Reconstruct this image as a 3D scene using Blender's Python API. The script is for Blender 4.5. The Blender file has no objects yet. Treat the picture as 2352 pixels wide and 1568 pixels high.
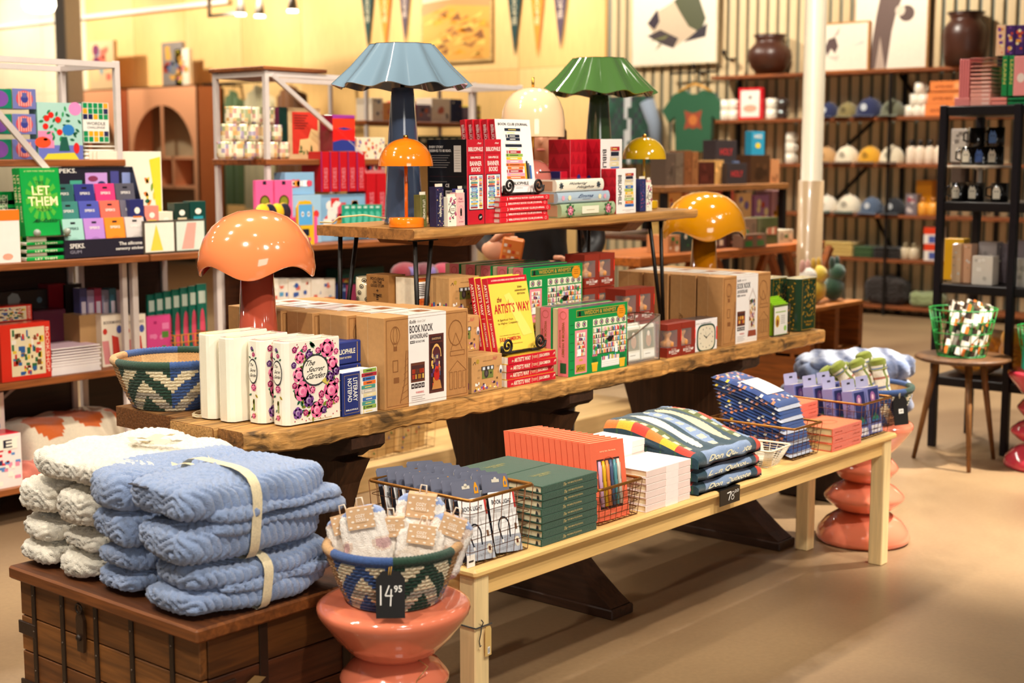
import bpy, math, random
import numpy as np
from mathutils import Matrix, Vector
SC = bpy.context.scene
COLL = SC.collection
PI = math.pi
R = math.radians
random.seed(7)

# ---------------------------------------------------------------- camera
# world: X runs along the display table (away to the right), Y away to the left, Z up, metres
EYE = 1.45
TH, PIT = R(40.44), R(7.39)
cam = bpy.data.objects.new('camera', bpy.data.cameras.new('camera'))
COLL.objects.link(cam)
_f = Vector((math.cos(TH)*math.cos(PIT), math.sin(TH)*math.cos(PIT), -math.sin(PIT)))
_r = Vector((math.sin(TH), -math.cos(TH), 0))
_u = _r.cross(_f)
cam.matrix_world = Matrix(((_r.x, _u.x, -_f.x, 0), (_r.y, _u.y, -_f.y, 0), (_r.z, _u.z, -_f.z, EYE), (0, 0, 0, 1)))
cam.data.lens = 50.0
cam.data.sensor_width = 36.0
cam.data.clip_end = 80
cam.data.dof.use_dof = True
cam.data.dof.focus_distance = 3.85
cam.data.dof.aperture_fstop = 3.2
SC.camera = cam

# ---------------------------------------------------------------- light
SC.view_settings.view_transform = 'Standard'
SC.view_settings.look = 'None'
SC.view_settings.gamma = 1.0
SC.view_settings.use_curve_mapping = False
SC.view_settings.exposure = 0.0
W = bpy.data.worlds.new('shop_light'); SC.world = W
W.use_nodes = True
W.node_tree.nodes['Background'].inputs[0].default_value = (1.0, 0.85, 0.69, 1)
W.node_tree.nodes['Background'].inputs[1].default_value = 0.11

def lamp(kind, loc, power, col=(1.0, 0.90, 0.77), size=0.07, aim=None, cone=None, sy=None):
    d = bpy.data.lights.new('scene_light', kind)
    d.energy = power; d.color = col
    if kind == 'AREA':
        d.shape = 'RECTANGLE'; d.size = size; d.size_y = sy or size
    else:
        d.shadow_soft_size = size
    if kind == 'SPOT':
        d.spot_size = R(cone or 70); d.spot_blend = 0.6
    o = bpy.data.objects.new('scene_light', d); COLL.objects.link(o)
    o.location = loc
    if aim is not None:
        o.rotation_euler = (Vector(aim) - Vector(loc)).to_track_quat('-Z', 'Y').to_euler()
    return o
# rows of track spots over the shop floor
for yy, p in ((0.4, 12), (4.1, 120), (7.6, 130)):
    for k in range(12):
        xx = 0.2+0.92*k
        lamp('SPOT', (xx, yy, 3.9), p, aim=(xx+0.3, yy-0.25, 0), cone=120, size=0.05)
# unseen spots added to brighten the shelving along the left
for (xx, ax) in ((1.6, 2.4), (3.2, 3.6), (4.9, 5.3)):
    lamp('SPOT', (xx, 2.3, 3.9), 190, aim=(ax, 5.1, 1.0), cone=62, size=0.06)
# spots on the table itself
for (xx, yy, ax, ay, p) in ((1.2, 0.2, 2.6, 2.8, 330), (2.6, -0.4, 3.6, 2.7, 360), (4.3, 0.2, 4.4, 2.7, 330), (0.2, 2.0, 2.0, 2.9, 260)):
    lamp('SPOT', (xx, yy, 3.7), p, aim=(ax, ay, 0.8), cone=46, size=0.07)
lamp('SPOT', (6.9, 0.8, 3.9), 2600, aim=(6.15, 1.85, 0), cone=46, size=0.07)
lamp('SPOT', (8.8, 4.6, 3.9), 700, aim=(9.0, 4.4, 0), cone=90, size=0.07)  # extra spot added to brighten the far floor
# wall washers
for yy in (6.0, 8.6, 11.0, 13.4, 15.8, 18.4, 20.8):
    lamp('SPOT', (10.6, yy, 3.9), 330, aim=(12.5, yy, 2.9), cone=95, size=0.08)
# the shop window behind the photographer
lamp('AREA', (-1.6, -4.2, 2.2), 110, col=(1.0, 0.95, 0.88), size=2.6, sy=2.2, aim=(3.4, 2.6, 0.9))

# ---------------------------------------------------------------- helpers
def H(s):
    s = s.lstrip('#')
    if len(s) == 3: s = ''.join(a*2 for a in s)
    o = []
    for i in (0, 2, 4):
        c = int(s[i:i+2], 16)/255
        o.append(c/12.92 if c <= 0.04045 else ((c+0.055)/1.055)**2.4)
    return (o[0], o[1], o[2], 1.0)
def tint(c, k): return (min(1, c[0]*k), min(1, c[1]*k), min(1, c[2]*k), 1.0)
def C_(c): return H(c) if isinstance(c, str) else c
def mixc(a, b, t): return tuple(a[i]*(1-t)+b[i]*t for i in range(3)) + (1.0,)

_tc = {}
def glyphs(s):
    """2-D outline of a line of lettering, normalised to its own bounding box"""
    if s in _tc: return _tc[s]
    cu = bpy.data.curves.new('lettering', 'FONT'); cu.body = s; cu.resolution_u = 2; cu.offset = 0.016; cu.fill_mode = 'FRONT'
    ob = bpy.data.objects.new('lettering', cu); COLL.objects.link(ob)
    bpy.context.view_layer.update()
    me = bpy.data.meshes.new_from_object(ob.evaluated_get(bpy.context.evaluated_depsgraph_get()))
    vs = [(v.co.x, v.co.y) for v in me.vertices]; fs = [tuple(p.vertices) for p in me.polygons]
    bpy.data.objects.remove(ob); bpy.data.curves.remove(cu); bpy.data.meshes.remove(me)
    x0 = min(a for a, b in vs); x1 = max(a for a, b in vs); y0 = min(b for a, b in vs); y1 = max(b for a, b in vs)
    _tc[s] = ([((a-x0)/max(1e-6, x1-x0), (b-y0)/max(1e-6, y1-y0)) for a, b in vs], fs)
    return _tc[s]

class MB:
    """collects coloured faces for one mesh"""
    def __init__(s): s.v = []; s.f = []; s.c = []; s.sm = []; s.M = None
    def add(s, vs, fs, c, smooth=False):
        k = len(s.v)
        if s.M is not None: vs = [tuple(s.M @ Vector(p)) for p in vs]
        s.v += vs
        per = isinstance(c, list)
        if not per: c = C_(c)
        for i, f in enumerate(fs):
            s.f.append(tuple(j+k for j in f)); s.c.append(C_(c[i]) if per else c); s.sm.append(smooth)
        return s
    def box(s, x0, y0, z0, x1, y1, z1, c, b=0.0):
        """box, chamfered by b; c is one colour or a dict with keys -x +x -y +y -z +z and d (default)"""
        if x0 > x1: x0, x1 = x1, x0
        if y0 > y1: y0, y1 = y1, y0
        if z0 > z1: z0, z1 = z1, z0
        if not isinstance(c, dict): c = {'d': c}
        g = lambda k: c.get(k, c['d'])
        if b <= 0:
            vs = [(x0,y0,z0),(x1,y0,z0),(x1,y1,z0),(x0,y1,z0),(x0,y0,z1),(x1,y0,z1),(x1,y1,z1),(x0,y1,z1)]
            return s.add(vs, [(0,4,7,3),(1,2,6,5),(0,1,5,4),(2,3,7,6),(0,3,2,1),(4,5,6,7)],
                         [g('-x'), g('+x'), g('-y'), g('+y'), g('-z'), g('+z')])
        b = min(b, (x1-x0)*.49, (y1-y0)*.49, (z1-z0)*.49)
        X, Y, Z = (x0, x1), (y0, y1), (z0, z1); I = {}; vs = []
        def vt(i, j, k, a):
            key = (i, j, k, a)
            if key not in I:
                p = [X[i] + (b if i == 0 else -b), Y[j] + (b if j == 0 else -b), Z[k] + (b if k == 0 else -b)]
                p[a] = (X[i], Y[j], Z[k])[a]
                I[key] = len(vs); vs.append(tuple(p))
            return I[key]
        fs, cs = [], []
        def q(l, col): fs.append(tuple(vt(*a) for a in l)); cs.append(col)
        q([(0,0,0,0),(0,0,1,0),(0,1,1,0),(0,1,0,0)], g('-x')); q([(1,0,0,0),(1,1,0,0),(1,1,1,0),(1,0,1,0)], g('+x'))
        q([(0,0,0,1),(1,0,0,1),(1,0,1,1),(0,0,1,1)], g('-y')); q([(0,1,0,1),(0,1,1,1),(1,1,1,1),(1,1,0,1)], g('+y'))
        q([(0,0,0,2),(0,1,0,2),(1,1,0,2),(1,0,0,2)], g('-z')); q([(0,0,1,2),(1,0,1,2),(1,1,1,2),(0,1,1,2)], g('+z'))
        d = g('d')
        for i in (0, 1):
            for j in (0, 1):
                q([(i,j,0,0),(i,j,1,0),(i,j,1,1),(i,j,0,1)], g('-y' if j == 0 else '+y'))
                q([(i,0,j,0),(i,1,j,0),(i,1,j,2),(i,0,j,2)], g('-x' if i == 0 else '+x'))
                q([(0,i,j,1),(1,i,j,1),(1,i,j,2),(0,i,j,2)], g('-y' if i == 0 else '+y'))
                for k in (0, 1): q([(i,j,k,0),(i,j,k,1),(i,j,k,2)], d)
        return s.add(vs, fs, cs)
    def prism(s, poly, ax, d0, d1, c, side=None):
        """polygon in the plane normal to axis ax ('x': (y,z), 'y': (x,z), 'z': (x,y)), extruded d0..d1"""
        n = len(poly)
        f3 = {'x': lambda a, b, d: (d, a, b), 'y': lambda a, b, d: (a, d, b), 'z': lambda a, b, d: (a, b, d)}[ax]
        vs = [f3(a, b, d0) for a, b in poly] + [f3(a, b, d1) for a, b in poly]
        fs = [tuple(range(n-1, -1, -1)), tuple(range(n, 2*n))] + [(i, (i+1) % n, (i+1) % n+n, i+n) for i in range(n)]
        return s.add(vs, fs, [c, c]+[side or c]*n)
    def lathe(s, prof, n, c, smooth=True, cx=0, cy=0, cap=True, rfn=None, zfn=None):
        """profile [(r,z)...] turned about z; c colour, or fn(i,j); rfn(a, r, z) / zfn(a, r, z) warp it"""
        vs = []
        for r, z in prof:
            for i in range(n):
                a = 2*PI*i/n
                rr = rfn(a, r, z) if rfn else r; zz = zfn(a, r, z) if zfn else z
                vs.append((cx+rr*math.cos(a), cy+rr*math.sin(a), zz))
        fs, cs = [], []
        for j in range(len(prof)-1):
            for i in range(n):
                k = (i+1) % n
                fs.append((j*n+i, j*n+k, (j+1)*n+k, (j+1)*n+i)); cs.append(c(i, j) if callable(c) else c)
        if cap:
            if prof[0][0] > 1e-4: fs.append(tuple(range(n-1, -1, -1))); cs.append(c(0, 0) if callable(c) else c)
            if prof[-1][0] > 1e-4: fs.append(tuple((len(prof)-1)*n+i for i in range(n))); cs.append(c(0, len(prof)-2) if callable(c) else c)
        return s.add(vs, fs, cs, smooth)
    def tube(s, pts, r, c, n=6, closed=False, smooth=True, cap=True):
        pts = [Vector(p) for p in pts]; m = len(pts); vs = []
        if m < 2: return s
        rr = r if isinstance(r, (list, tuple)) else [r]*m
        pu = None
        for i, p in enumerate(pts):
            if closed: t = pts[(i+1) % m]-pts[i-1]
            else: t = pts[min(m-1, i+1)]-pts[max(0, i-1)]
            t = t.normalized() if t.length > 1e-9 else Vector((0, 0, 1))
            if pu is None: pu = t.orthogonal().normalized()
            u = (pu - t*pu.dot(t)); u = u.normalized() if u.length > 1e-6 else t.orthogonal().normalized()
            pu = u; w = t.cross(u)
            for k in range(n):
                a = 2*PI*k/n
                vs.append(tuple(p+u*(rr[i]*math.cos(a))+w*(rr[i]*math.sin(a))))
        cc = c if isinstance(c, list) else [c]*m
        fs, cs = [], []
        for i in range(m if closed else m-1):
            j = (i+1) % m
            for k in range(n):
                l = (k+1) % n
                fs.append((i*n+k, i*n+l, j*n+l, j*n+k)); cs.append(cc[i])
        if cap and not closed:
            fs += [tuple(range(n-1, -1, -1)), tuple((m-1)*n+k for k in range(n))]; cs += [cc[0], cc[-1]]
        return s.add(vs, fs, cs, smooth)
    def ball(s, p, r, c, nu=10, nv=6, sz=1.0, sx=1.0, sy=1.0):
        prof = [(max(1e-5, math.sin(PI*j/nv)), -math.cos(PI*j/nv)) for j in range(nv+1)]
        vs, fs = [], []
        for a, z in prof:
            for i in range(nu):
                t = 2*PI*i/nu; vs.append((p[0]+r*sx*a*math.cos(t), p[1]+r*sy*a*math.sin(t), p[2]+r*sz*z))
        for j in range(nv):
            for i in range(nu): k = (i+1) % nu; fs.append((j*nu+i, j*nu+k, (j+1)*nu+k, (j+1)*nu+i))
        return s.add(vs, fs, c, True)
    def grid(s, P, c, smooth=True, thick=None):
        """surface through a 2-D array of points; c colour or fn(i,j)"""
        m, n = len(P), len(P[0]); vs = [tuple(p) for row in P for p in row]; fs, cs = [], []
        for i in range(m-1):
            for j in range(n-1):
                fs.append((i*n+j, (i+1)*n+j, (i+1)*n+j+1, i*n+j+1)); cs.append(c(i, j) if callable(c) else c)
        return s.add(vs, fs, cs, smooth)
    def mesh(s, name):
        me = bpy.data.meshes.new(name)
        me.from_pydata(s.v, [], s.f)
        a = me.color_attributes.new('Col', 'FLOAT_COLOR', 'CORNER')
        tot = np.array([len(f) for f in s.f])
        a.data.foreach_set('color', np.repeat(np.array(s.c, dtype=np.float32).reshape(-1, 4), tot, axis=0).ravel())
        me.polygons.foreach_set('use_smooth', np.array(s.sm, dtype=bool))
        me.update()
        return me

class Face:
    """a flat face to print on: origin o (lower left), unit directions u, v, size w x h; coordinates run 0..1"""
    def __init__(s, mb, o, u, v, w, h):
        s.mb, s.o, s.u, s.v, s.w, s.h = mb, Vector(o), Vector(u), Vector(v), w, h
        s.n = s.u.cross(s.v)
    def p(s, a, b, l): return tuple(s.o + s.u*(a*s.w) + s.v*(b*s.h) + s.n*(0.0005+0.00022*l))
    def poly(s, pts, c, l=1): s.mb.add([s.p(a, b, l) for a, b in pts], [tuple(range(len(pts)))], c); return s
    def rect(s, a, b, c, d, col, l=1): return s.poly([(a, b), (c, b), (c, d), (a, d)], col, l)
    def ell(s, cx, cy, rx, ry, col, l=1, n=12, a0=0.0):
        return s.poly([(cx+rx*math.cos(2*PI*i/n+a0), cy+ry*math.sin(2*PI*i/n+a0)) for i in range(n)], col, l)
    def ring(s, cx, cy, rx, ry, t, col, l=1, n=16):
        P = [(cx+rx*k*math.cos(2*PI*i/n), cy+ry*k*math.sin(2*PI*i/n)) for k in (1, 1-t) for i in range(n)]
        s.mb.add([s.p(a, b, l) for a, b in P], [(i, (i+1) % n, n+(i+1) % n, n+i) for i in range(n)], col); return s
    def frame(s, a, b, c, d, t, col, l=1):
        tv = t*s.w/s.h
        s.rect(a, b, c, b+tv, col, l); s.rect(a, d-tv, c, d, col, l); s.rect(a, b+tv, a+t, d-tv, col, l); return s.rect(c-t, b+tv, c, d-tv, col, l)
    def text(s, t, a, b, c, d, col, l=2, rot=0, slant=0.0):
        """lettering filling the rectangle a,b..c,d; rot 1 reads downwards, -1 upwards"""
        vs, fs = glyphs(t)
        def m(x, y):
            x += slant*(y-.5)
            if rot == 1: x, y = y, 1-x
            elif rot == -1: x, y = 1-y, x
            return s.p(a+(c-a)*x, b+(d-b)*y, l)
        s.mb.add([m(x, y) for x, y in vs], fs, col); return s
    def strip(s, pts, t, col, l=1):
        """a line of thickness t (share of width) through points"""
        ay = s.w/s.h
        for (a, b), (c, d) in zip(pts, pts[1:]):
            dx, dy = c-a, (d-b)/ay; n = math.hypot(dx, dy) or 1; ox, oy = -dy/n*t/2, dx/n*t/2*ay
            s.poly([(a-ox, b-oy), (c-ox, d-oy), (c+ox, d+oy), (a+ox, b+oy)], col, l)
        return s
def front(mb, x0, y, z0, x1, z1): return Face(mb, (x0, y, z0), (1, 0, 0), (0, 0, 1), x1-x0, z1-z0)      # faces -y
def left(mb, x, y0, z0, y1, z1): return Face(mb, (x, y1, z0), (0, -1, 0), (0, 0, 1), y1-y0, z1-z0)     # faces -x
def top(mb, x0, y0, z, x1, y1): return Face(mb, (x0, y0, z), (1, 0, 0), (0, 1, 0), x1-x0, y1-y0)        # faces +z

# ---------------------------------------------------------------- materials (colour comes from the mesh's own colours)
_m = {}
def mat(name, rough=0.5, metal=0.0, coat=0.0, sheen=0.0, vary=0.08, vs=30.0, bump=0.0, bs=200.0, spec=0.5, grain=None, trans=0.0, alpha=1.0, ior=1.45, emit=0.0, gvary=0.45, sss=0.0, knots=0.0):
    if name in _m: return _m[name]
    m = bpy.data.materials.new(name); m.use_nodes = True; t = m.node_tree; N = t.nodes; L = t.links
    b = N['Principled BSDF']
    at = N.new('ShaderNodeAttribute'); at.attribute_name = 'Col'
    tc = N.new('ShaderNodeTexCoord')
    mp = N.new('ShaderNodeMapping'); L.new(tc.outputs['Object'], mp.inputs[0])
    if grain:
        mp.inputs['Scale'].default_value = {'x': (1.6, 22, 22), 'y': (22, 1.6, 22), 'z': (22, 22, 1.6)}[grain]
    no = N.new('ShaderNodeTexNoise'); no.inputs['Scale'].default_value = 2.2 if grain else vs; no.inputs['Detail'].default_value = 6 if grain else 3
    if grain: no.inputs['Distortion'].default_value = 0.9
    L.new(mp.outputs[0], no.inputs['Vector'])
    mr = N.new('ShaderNodeMapRange'); mr.inputs['From Min'].default_value = 0.3; mr.inputs['From Max'].default_value = 0.7
    k = gvary if grain else vary
    mr.inputs['To Min'].default_value = 1-k; mr.inputs['To Max'].default_value = 1+k*0.7
    L.new(no.outputs['Fac'], mr.inputs['Value'])
    vm = N.new('ShaderNodeVectorMath'); vm.operation = 'SCALE'
    L.new(at.outputs['Color'], vm.inputs[0]); L.new(mr.outputs[0], vm.inputs['Scale'])
    if knots:                                    # dark knots, cracks and weathered patches in old wood
        kn = N.new('ShaderNodeTexNoise'); kn.inputs['Scale'].default_value = 7.0; kn.inputs['Detail'].default_value = 5; kn.inputs['Distortion'].default_value = 1.2
        km = N.new('ShaderNodeMapping'); km.inputs['Scale'].default_value = (0.8, 2.2, 2.6); L.new(tc.outputs['Object'], km.inputs[0]); L.new(km.outputs[0], kn.inputs['Vector'])
        kr = N.new('ShaderNodeMapRange'); kr.inputs['From Min'].default_value = 0.33; kr.inputs['From Max'].default_value = 0.47; kr.inputs['To Min'].default_value = 1-knots
        L.new(kn.outputs['Fac'], kr.inputs['Value'])
        v2 = N.new('ShaderNodeVectorMath'); v2.operation = 'SCALE'; L.new(vm.outputs[0], v2.inputs[0]); L.new(kr.outputs[0], v2.inputs['Scale']); vm = v2
    L.new(vm.outputs[0], b.inputs['Base Color'])
    b.inputs['Roughness'].default_value = rough; b.inputs['Metallic'].default_value = metal
    b.inputs['Coat Weight'].default_value = coat; b.inputs['Coat Roughness'].default_value = 0.06
    b.inputs['Sheen Weight'].default_value = sheen; b.inputs['Specular IOR Level'].default_value = spec
    b.inputs['Transmission Weight'].default_value = trans; b.inputs['Alpha'].default_value = alpha; b.inputs['IOR'].default_value = ior
    if sss: b.inputs['Subsurface Weight'].default_value = sss; b.inputs['Subsurface Radius'].default_value = (.02, .01, .006)
    if emit:
        L.new(vm.outputs[0], b.inputs['Emission Color']); b.inputs['Emission Strength'].default_value = emit
    if bump:
        bn = N.new('ShaderNodeTexNoise'); bn.inputs['Scale'].default_value = 4 if grain else bs; bn.inputs['Detail'].default_value = 4
        L.new(mp.outputs[0], bn.inputs['Vector'])
        bp = N.new('ShaderNodeBump'); bp.inputs['Strength'].default_value = bump; bp.inputs['Distance'].default_value = 0.004
        L.new(bn.outputs['Fac'], bp.inputs['Height']); L.new(bp.outputs[0], b.inputs['Normal'])
    _m[name] = m
    return m
PAPER = mat('printed_card', 0.55, vary=0.03)
GLOSS = mat('laminated_card', 0.28, vary=0.02, coat=0.25)
CARD = mat('brown_cardboard', 0.62, vary=0.07, vs=60, bump=0.08, bs=350)
PAGES = mat('page_edges', 0.8, vary=0.05)
GLAZE = mat('glazed_ceramic', 0.09, coat=1.0, vary=0.02)
LACQ = mat('lacquered_metal', 0.12, coat=1.0, vary=0.0)
GOLD = mat('brass', 0.25, metal=1.0, vary=0.03)
IRON = mat('black_iron', 0.42, metal=0.3, vary=0.1, bump=0.1, bs=120)
WIRE = mat('bronze_wire', 0.38, metal=0.75, vary=0.1)
PAINT = mat('painted_metal', 0.4, vary=0.03)
WOODX = mat('wood_grain_x', 0.5, grain='x', bump=0.25)
WOODY = mat('wood_grain_y', 0.55, grain='y', bump=0.25)
WOODZ = mat('wood_grain_z', 0.5, grain='z', bump=0.2)
PINEX = mat('pale_wood_x', 0.42, grain='x', bump=0.06, gvary=0.14)
PINEZ = mat('pale_wood_z', 0.42, grain='z', bump=0.06, gvary=0.14)
RUSTIC = mat('reclaimed_wood', 0.68, grain='x', bump=1.0, gvary=0.62, knots=0.75)
ENDGRAIN = mat('end_grain', 0.85, vary=0.35, vs=160, bump=0.9, bs=140)
CLOTH = mat('woven_cloth', 0.9, sheen=0.3, vary=0.12, vs=220, bump=0.5, bs=500)
PLUSH = mat('plush_pile', 0.95, sheen=0.55, vary=0.12, vs=90, bump=0.9, bs=420)
ROPE = mat('cotton_rope', 0.9, sheen=0.2, vary=0.2, vs=260, bump=0.7, bs=500)
PLASTIC = mat('plastic', 0.35, vary=0.02)
CLEAR = mat('clear_plastic', 0.06, trans=0.0, alpha=0.16, vary=0.0)
GLASS = mat('clear_glass', 0.03, alpha=0.14, vary=0.0)
SKIN = mat('skin', 0.5, vary=0.05, sss=0.1)
LEATHER = mat('aged_leather_wood', 0.45, vary=0.4, vs=9, bump=0.3, bs=90)

# ---------------------------------------------------------------- things, parts, labels
def thing(name, label, cat, loc=(0, 0, 0), rz=0.0, group=None, rot=None):
    o = bpy.data.objects.new(name, None); COLL.objects.link(o)
    o.location = loc; o.rotation_euler = rot if rot else (0, 0, rz)
    o.empty_display_size = 0.05
    return tag(o, label, cat, group)
def tag(o, label, cat, group=None):
    o['label'] = label; o['category'] = cat
    if group: o['group'] = group
    return o
SUBS = {'lettering', 'front_print', 'cover_print', 'spine_print', 'side_print', 'page_lines', 'top_label', 'card_insert', 'knit_lettering', 'felt_lettering', 'drawing', 'badge', 'round_sticker', 'paper_band', 'foot_pad', 'price_sticker', 'doodle_print'}
HOSTS = {'carton', 'cover', 'body', 'lid', 'stand', 'tag_card', 'card', 'knit', 'felt', 'crown', 'bag', 'sign_card', 'base', 'rim'}
def part(name, mb, m, parent, label=None, loc=None, rz=0.0):
    if name in SUBS and parent.type == 'EMPTY':        # prints and labels belong to the part they sit on
        for c in reversed(parent.children):
            if c.name.split('.')[0] in HOSTS: parent = c; break
    o = bpy.data.objects.new(name, mb.mesh(name) if isinstance(mb, MB) else mb)
    COLL.objects.link(o); o.parent = parent
    if not o.data.materials: o.data.materials.append(m)
    if loc: o.location = loc
    if rz: o.rotation_euler = (0, 0, rz)
    if label: o['label'] = label
    return o
def single(name, mb, m, label, cat, loc=(0, 0, 0), rz=0.0, group=None, rot=None):
    o = bpy.data.objects.new(name, mb.mesh(name) if isinstance(mb, MB) else mb)
    COLL.objects.link(o)
    if not o.data.materials: o.data.materials.append(m)
    o.location = loc; o.rotation_euler = rot if rot else (0, 0, rz)
    return tag(o, label, cat, group)
def struct(name, mb, m, parent=None):
    o = bpy.data.objects.new(name, mb.mesh(name)); COLL.objects.link(o); o.data.materials.append(m)
    if parent: o.parent = parent
    else: o['kind'] = 'structure'
    return o
def dup(root, loc, label, rz=None, group=None, rot=None):
    r = root.copy(); COLL.objects.link(r); r.location = loc; r['label'] = label
    if rz is not None: r.rotation_euler = (0, 0, rz)
    if rot is not None: r.rotation_euler = rot
    if group: r['group'] = group
    for ch in list(root.children):
        c = ch.copy(); COLL.objects.link(c); c.parent = r
        for g in list(ch.children):
            d = g.copy(); COLL.objects.link(d); d.parent = c
    return r
NUM = ['first', 'second', 'third', 'fourth', 'fifth', 'sixth', 'seventh', 'eighth', 'ninth', 'tenth', 'eleventh', 'twelfth', 'thirteenth', 'fourteenth', 'fifteenth', 'sixteenth']
def up_(i, n):
    """where the i-th of n (0 at the bottom) lies in its stack"""
    return 'bottom' if i == 0 else 'topmost' if i == n-1 else NUM[i]+' from bottom'
def rnd(a, b): return random.uniform(a, b)
# ================================================================ the setting
def node_mat(name, build):
    m = bpy.data.materials.new(name); m.use_nodes = True
    build(m.node_tree, m.node_tree.nodes, m.node_tree.links, m.node_tree.nodes['Principled BSDF']); return m
def _concrete(t, N, L, b):
    tc = N.new('ShaderNodeTexCoord')
    a = N.new('ShaderNodeTexNoise'); a.inputs['Scale'].default_value = 0.7; a.inputs['Detail'].default_value = 8; a.inputs['Distortion'].default_value = 0.5
    c = N.new('ShaderNodeTexNoise'); c.inputs['Scale'].default_value = 60; c.inputs['Detail'].default_value = 2
    L.new(tc.outputs['Object'], a.inputs['Vector']); L.new(tc.outputs['Object'], c.inputs['Vector'])
    r = N.new('ShaderNodeValToRGB'); e = r.color_ramp.elements
    e[0].position = 0.32; e[0].color = H('7d6349'); e[1].position = 0.68; e[1].color = H('a88b66')
    L.new(a.outputs['Fac'], r.inputs['Fac'])
    x = N.new('ShaderNodeMix'); x.data_type = 'RGBA'; x.blend_type = 'MULTIPLY'; x.inputs[0].default_value = 0.25
    L.new(r.outputs[0], x.inputs[6]); L.new(c.outputs['Fac'], x.inputs[7]); L.new(x.outputs[2], b.inputs['Base Color'])
    q = N.new('ShaderNodeMapRange'); q.inputs['To Min'].default_value = 0.28; q.inputs['To Max'].default_value = 0.5
    L.new(a.outputs['Fac'], q.inputs['Value']); L.new(q.outputs[0], b.inputs['Roughness'])
    bp = N.new('ShaderNodeBump'); bp.inputs['Strength'].default_value = 0.06; L.new(c.outputs['Fac'], bp.inputs['Height']); L.new(bp.outputs[0], b.inputs['Normal'])
CONCRETE = node_mat('polished_concrete', _concrete)
m = MB(); m.box(-3, -5, -0.1, 13, 23, 0, '#c8ab80'); struct('floor', m, CONCRETE)
PLY = mat('plywood', 0.5, grain='z', gvary=0.10, bump=0.03)
m = MB(); m.box(12.5, 0, 0, 12.7, 9.30, 4.8, '#6f7468'); wall_r = struct('wall_back_slatted', m, PAINT)
m = MB(); m.box(0, -0.036, 0, 0.03, 0.036, 4.8, '#d8bf93')
slat = m.mesh('slat'); slat.materials.append(PLY)
n = 0
yy = 4.0
while yy < 9.2:
    part('slat', slat, PLY, wall_r, loc=(12.47, yy, 0)); yy += 0.113
m = MB(); m.box(12.5, 9.30, 0, 12.7, 23, 4.8, '#b48f55'); wall_p = struct('wall_back_plywood', m, PAINT)
m = MB(); m.box(0, 0.004, 0, 0.018, 1.216, 2.436, '#efc682'); pm1 = m.mesh('plywood_panel'); pm1.materials.append(PLY)
m = MB(); m.box(0, 0.004, 0, 0.018, 1.216, 2.436, '#e8bb74'); pm2 = m.mesh('plywood_panel'); pm2.materials.append(PLY)
m = MB(); m.box(0, 0.004, 0, 0.018, 1.216, 2.436, '#f3e3bd'); pm3 = m.mesh('plywood_panel'); pm3.materials.append(PLY)
for k in range(11):
    for j in range(2):
        part('plywood_panel', pm3 if k >= 8 else (pm1, pm2)[(k*7+j*3) % 2], PLY, wall_p, loc=(12.482, 9.32+1.22*k, 2.44*j))
m = MB(); m.box(12.40, 15.6, 3.50, 12.48, 23, 3.56, '#efe6d6'); struct('trim_1', m, PAINT)
m = MB(); m.lathe([(0.075, 0), (0.075, 1.31), (0.063, 1.312), (0.063, 4.8)], 24, lambda i, j: '#b99c78' if j == 0 else '#e9dcc3', cap=False)
o = struct('pillar', m, mat('wrapped_column', 0.3, metal=0.0, vary=0.02, coat=0.3)); o.location = (7.64, 4.17, 0); o.data.shade_smooth()
m = MB(); m.box(-0.13, -0.13, 0, 0.13, 0.13, 4.8, '#e4ddd2', 0.01); o = struct('pillar_far', m, PAINT); o.location = (11.2, 17.55, 0)

# ================================================================ the long trestle table
TT = 0.76
tb = thing('trestle_table', 'long reclaimed plank table on dark trestles in the middle of the shop', 'table', (0, 0, 0))
def plank(y0, y1, x0, x1, z0, z1, c, ragged=0.006, seg=46, corner=0.0, seed=1):
    """a plank along x with an uneven front edge"""
    rg = random.Random(seed); m = MB(); P = []
    prof = lambda j: (rg.uniform(-ragged, ragged), rg.uniform(-ragged, ragged)*0.6)
    dy = dz = 0
    for i in range(seg+1):
        x = x0+(x1-x0)*i/seg
        a, b = prof(i); dy = dy*0.55+a; dz = dz*0.55+b
        f = y0+dy
        if corner and x < x0+corner: f += (corner-(x-x0))*0.62
        ch = 0.006
        P.append([(x, f+ch, z1), (x, f, z1-ch), (x, f+0.3*dy, (z0+z1)/2+dz*0.4), (x, f+ch*.4, z0+ch+dz), (x, f+2*ch, z0+dz), (x, y1, z0), (x, y1, z1), (x, f+ch, z1)])
    m.grid(P, c, smooth=False)
    for e in (P[0], P[-1]):
        m.add([q for q in e[:-1]], [tuple(range(7)) if e is P[-1] else tuple(range(6, -1, -1))], '#8f6030')
    return m
part('plank', plank(2.732, 2.905, 2.245, 5.15, TT-0.056, TT, '#bd8a4a', 0.0045, 150, 0.12, 3), RUSTIC, tb)
part('plank', plank(2.910, 3.095, 2.235, 5.13, TT-0.056, TT, '#b08348', 0.001, 8, 0, 4), RUSTIC, tb)
part('plank', plank(3.100, 3.385, 2.265, 5.14, TT-0.056, TT, '#8e6236', 0.001, 8, 0, 5), RUSTIC, tb)
for k, (ya, yb, xx) in enumerate(((2.915, 3.09, 2.2348), (3.105, 3.38, 2.2648))):
    m = MB(); m.box(xx-0.003, ya, TT-0.054, xx, yb, TT-0.002, ('#b88a50', '#6f431c')[k]); part('end_grain', m, ENDGRAIN, tb)
DK = '#3b2416'
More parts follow.
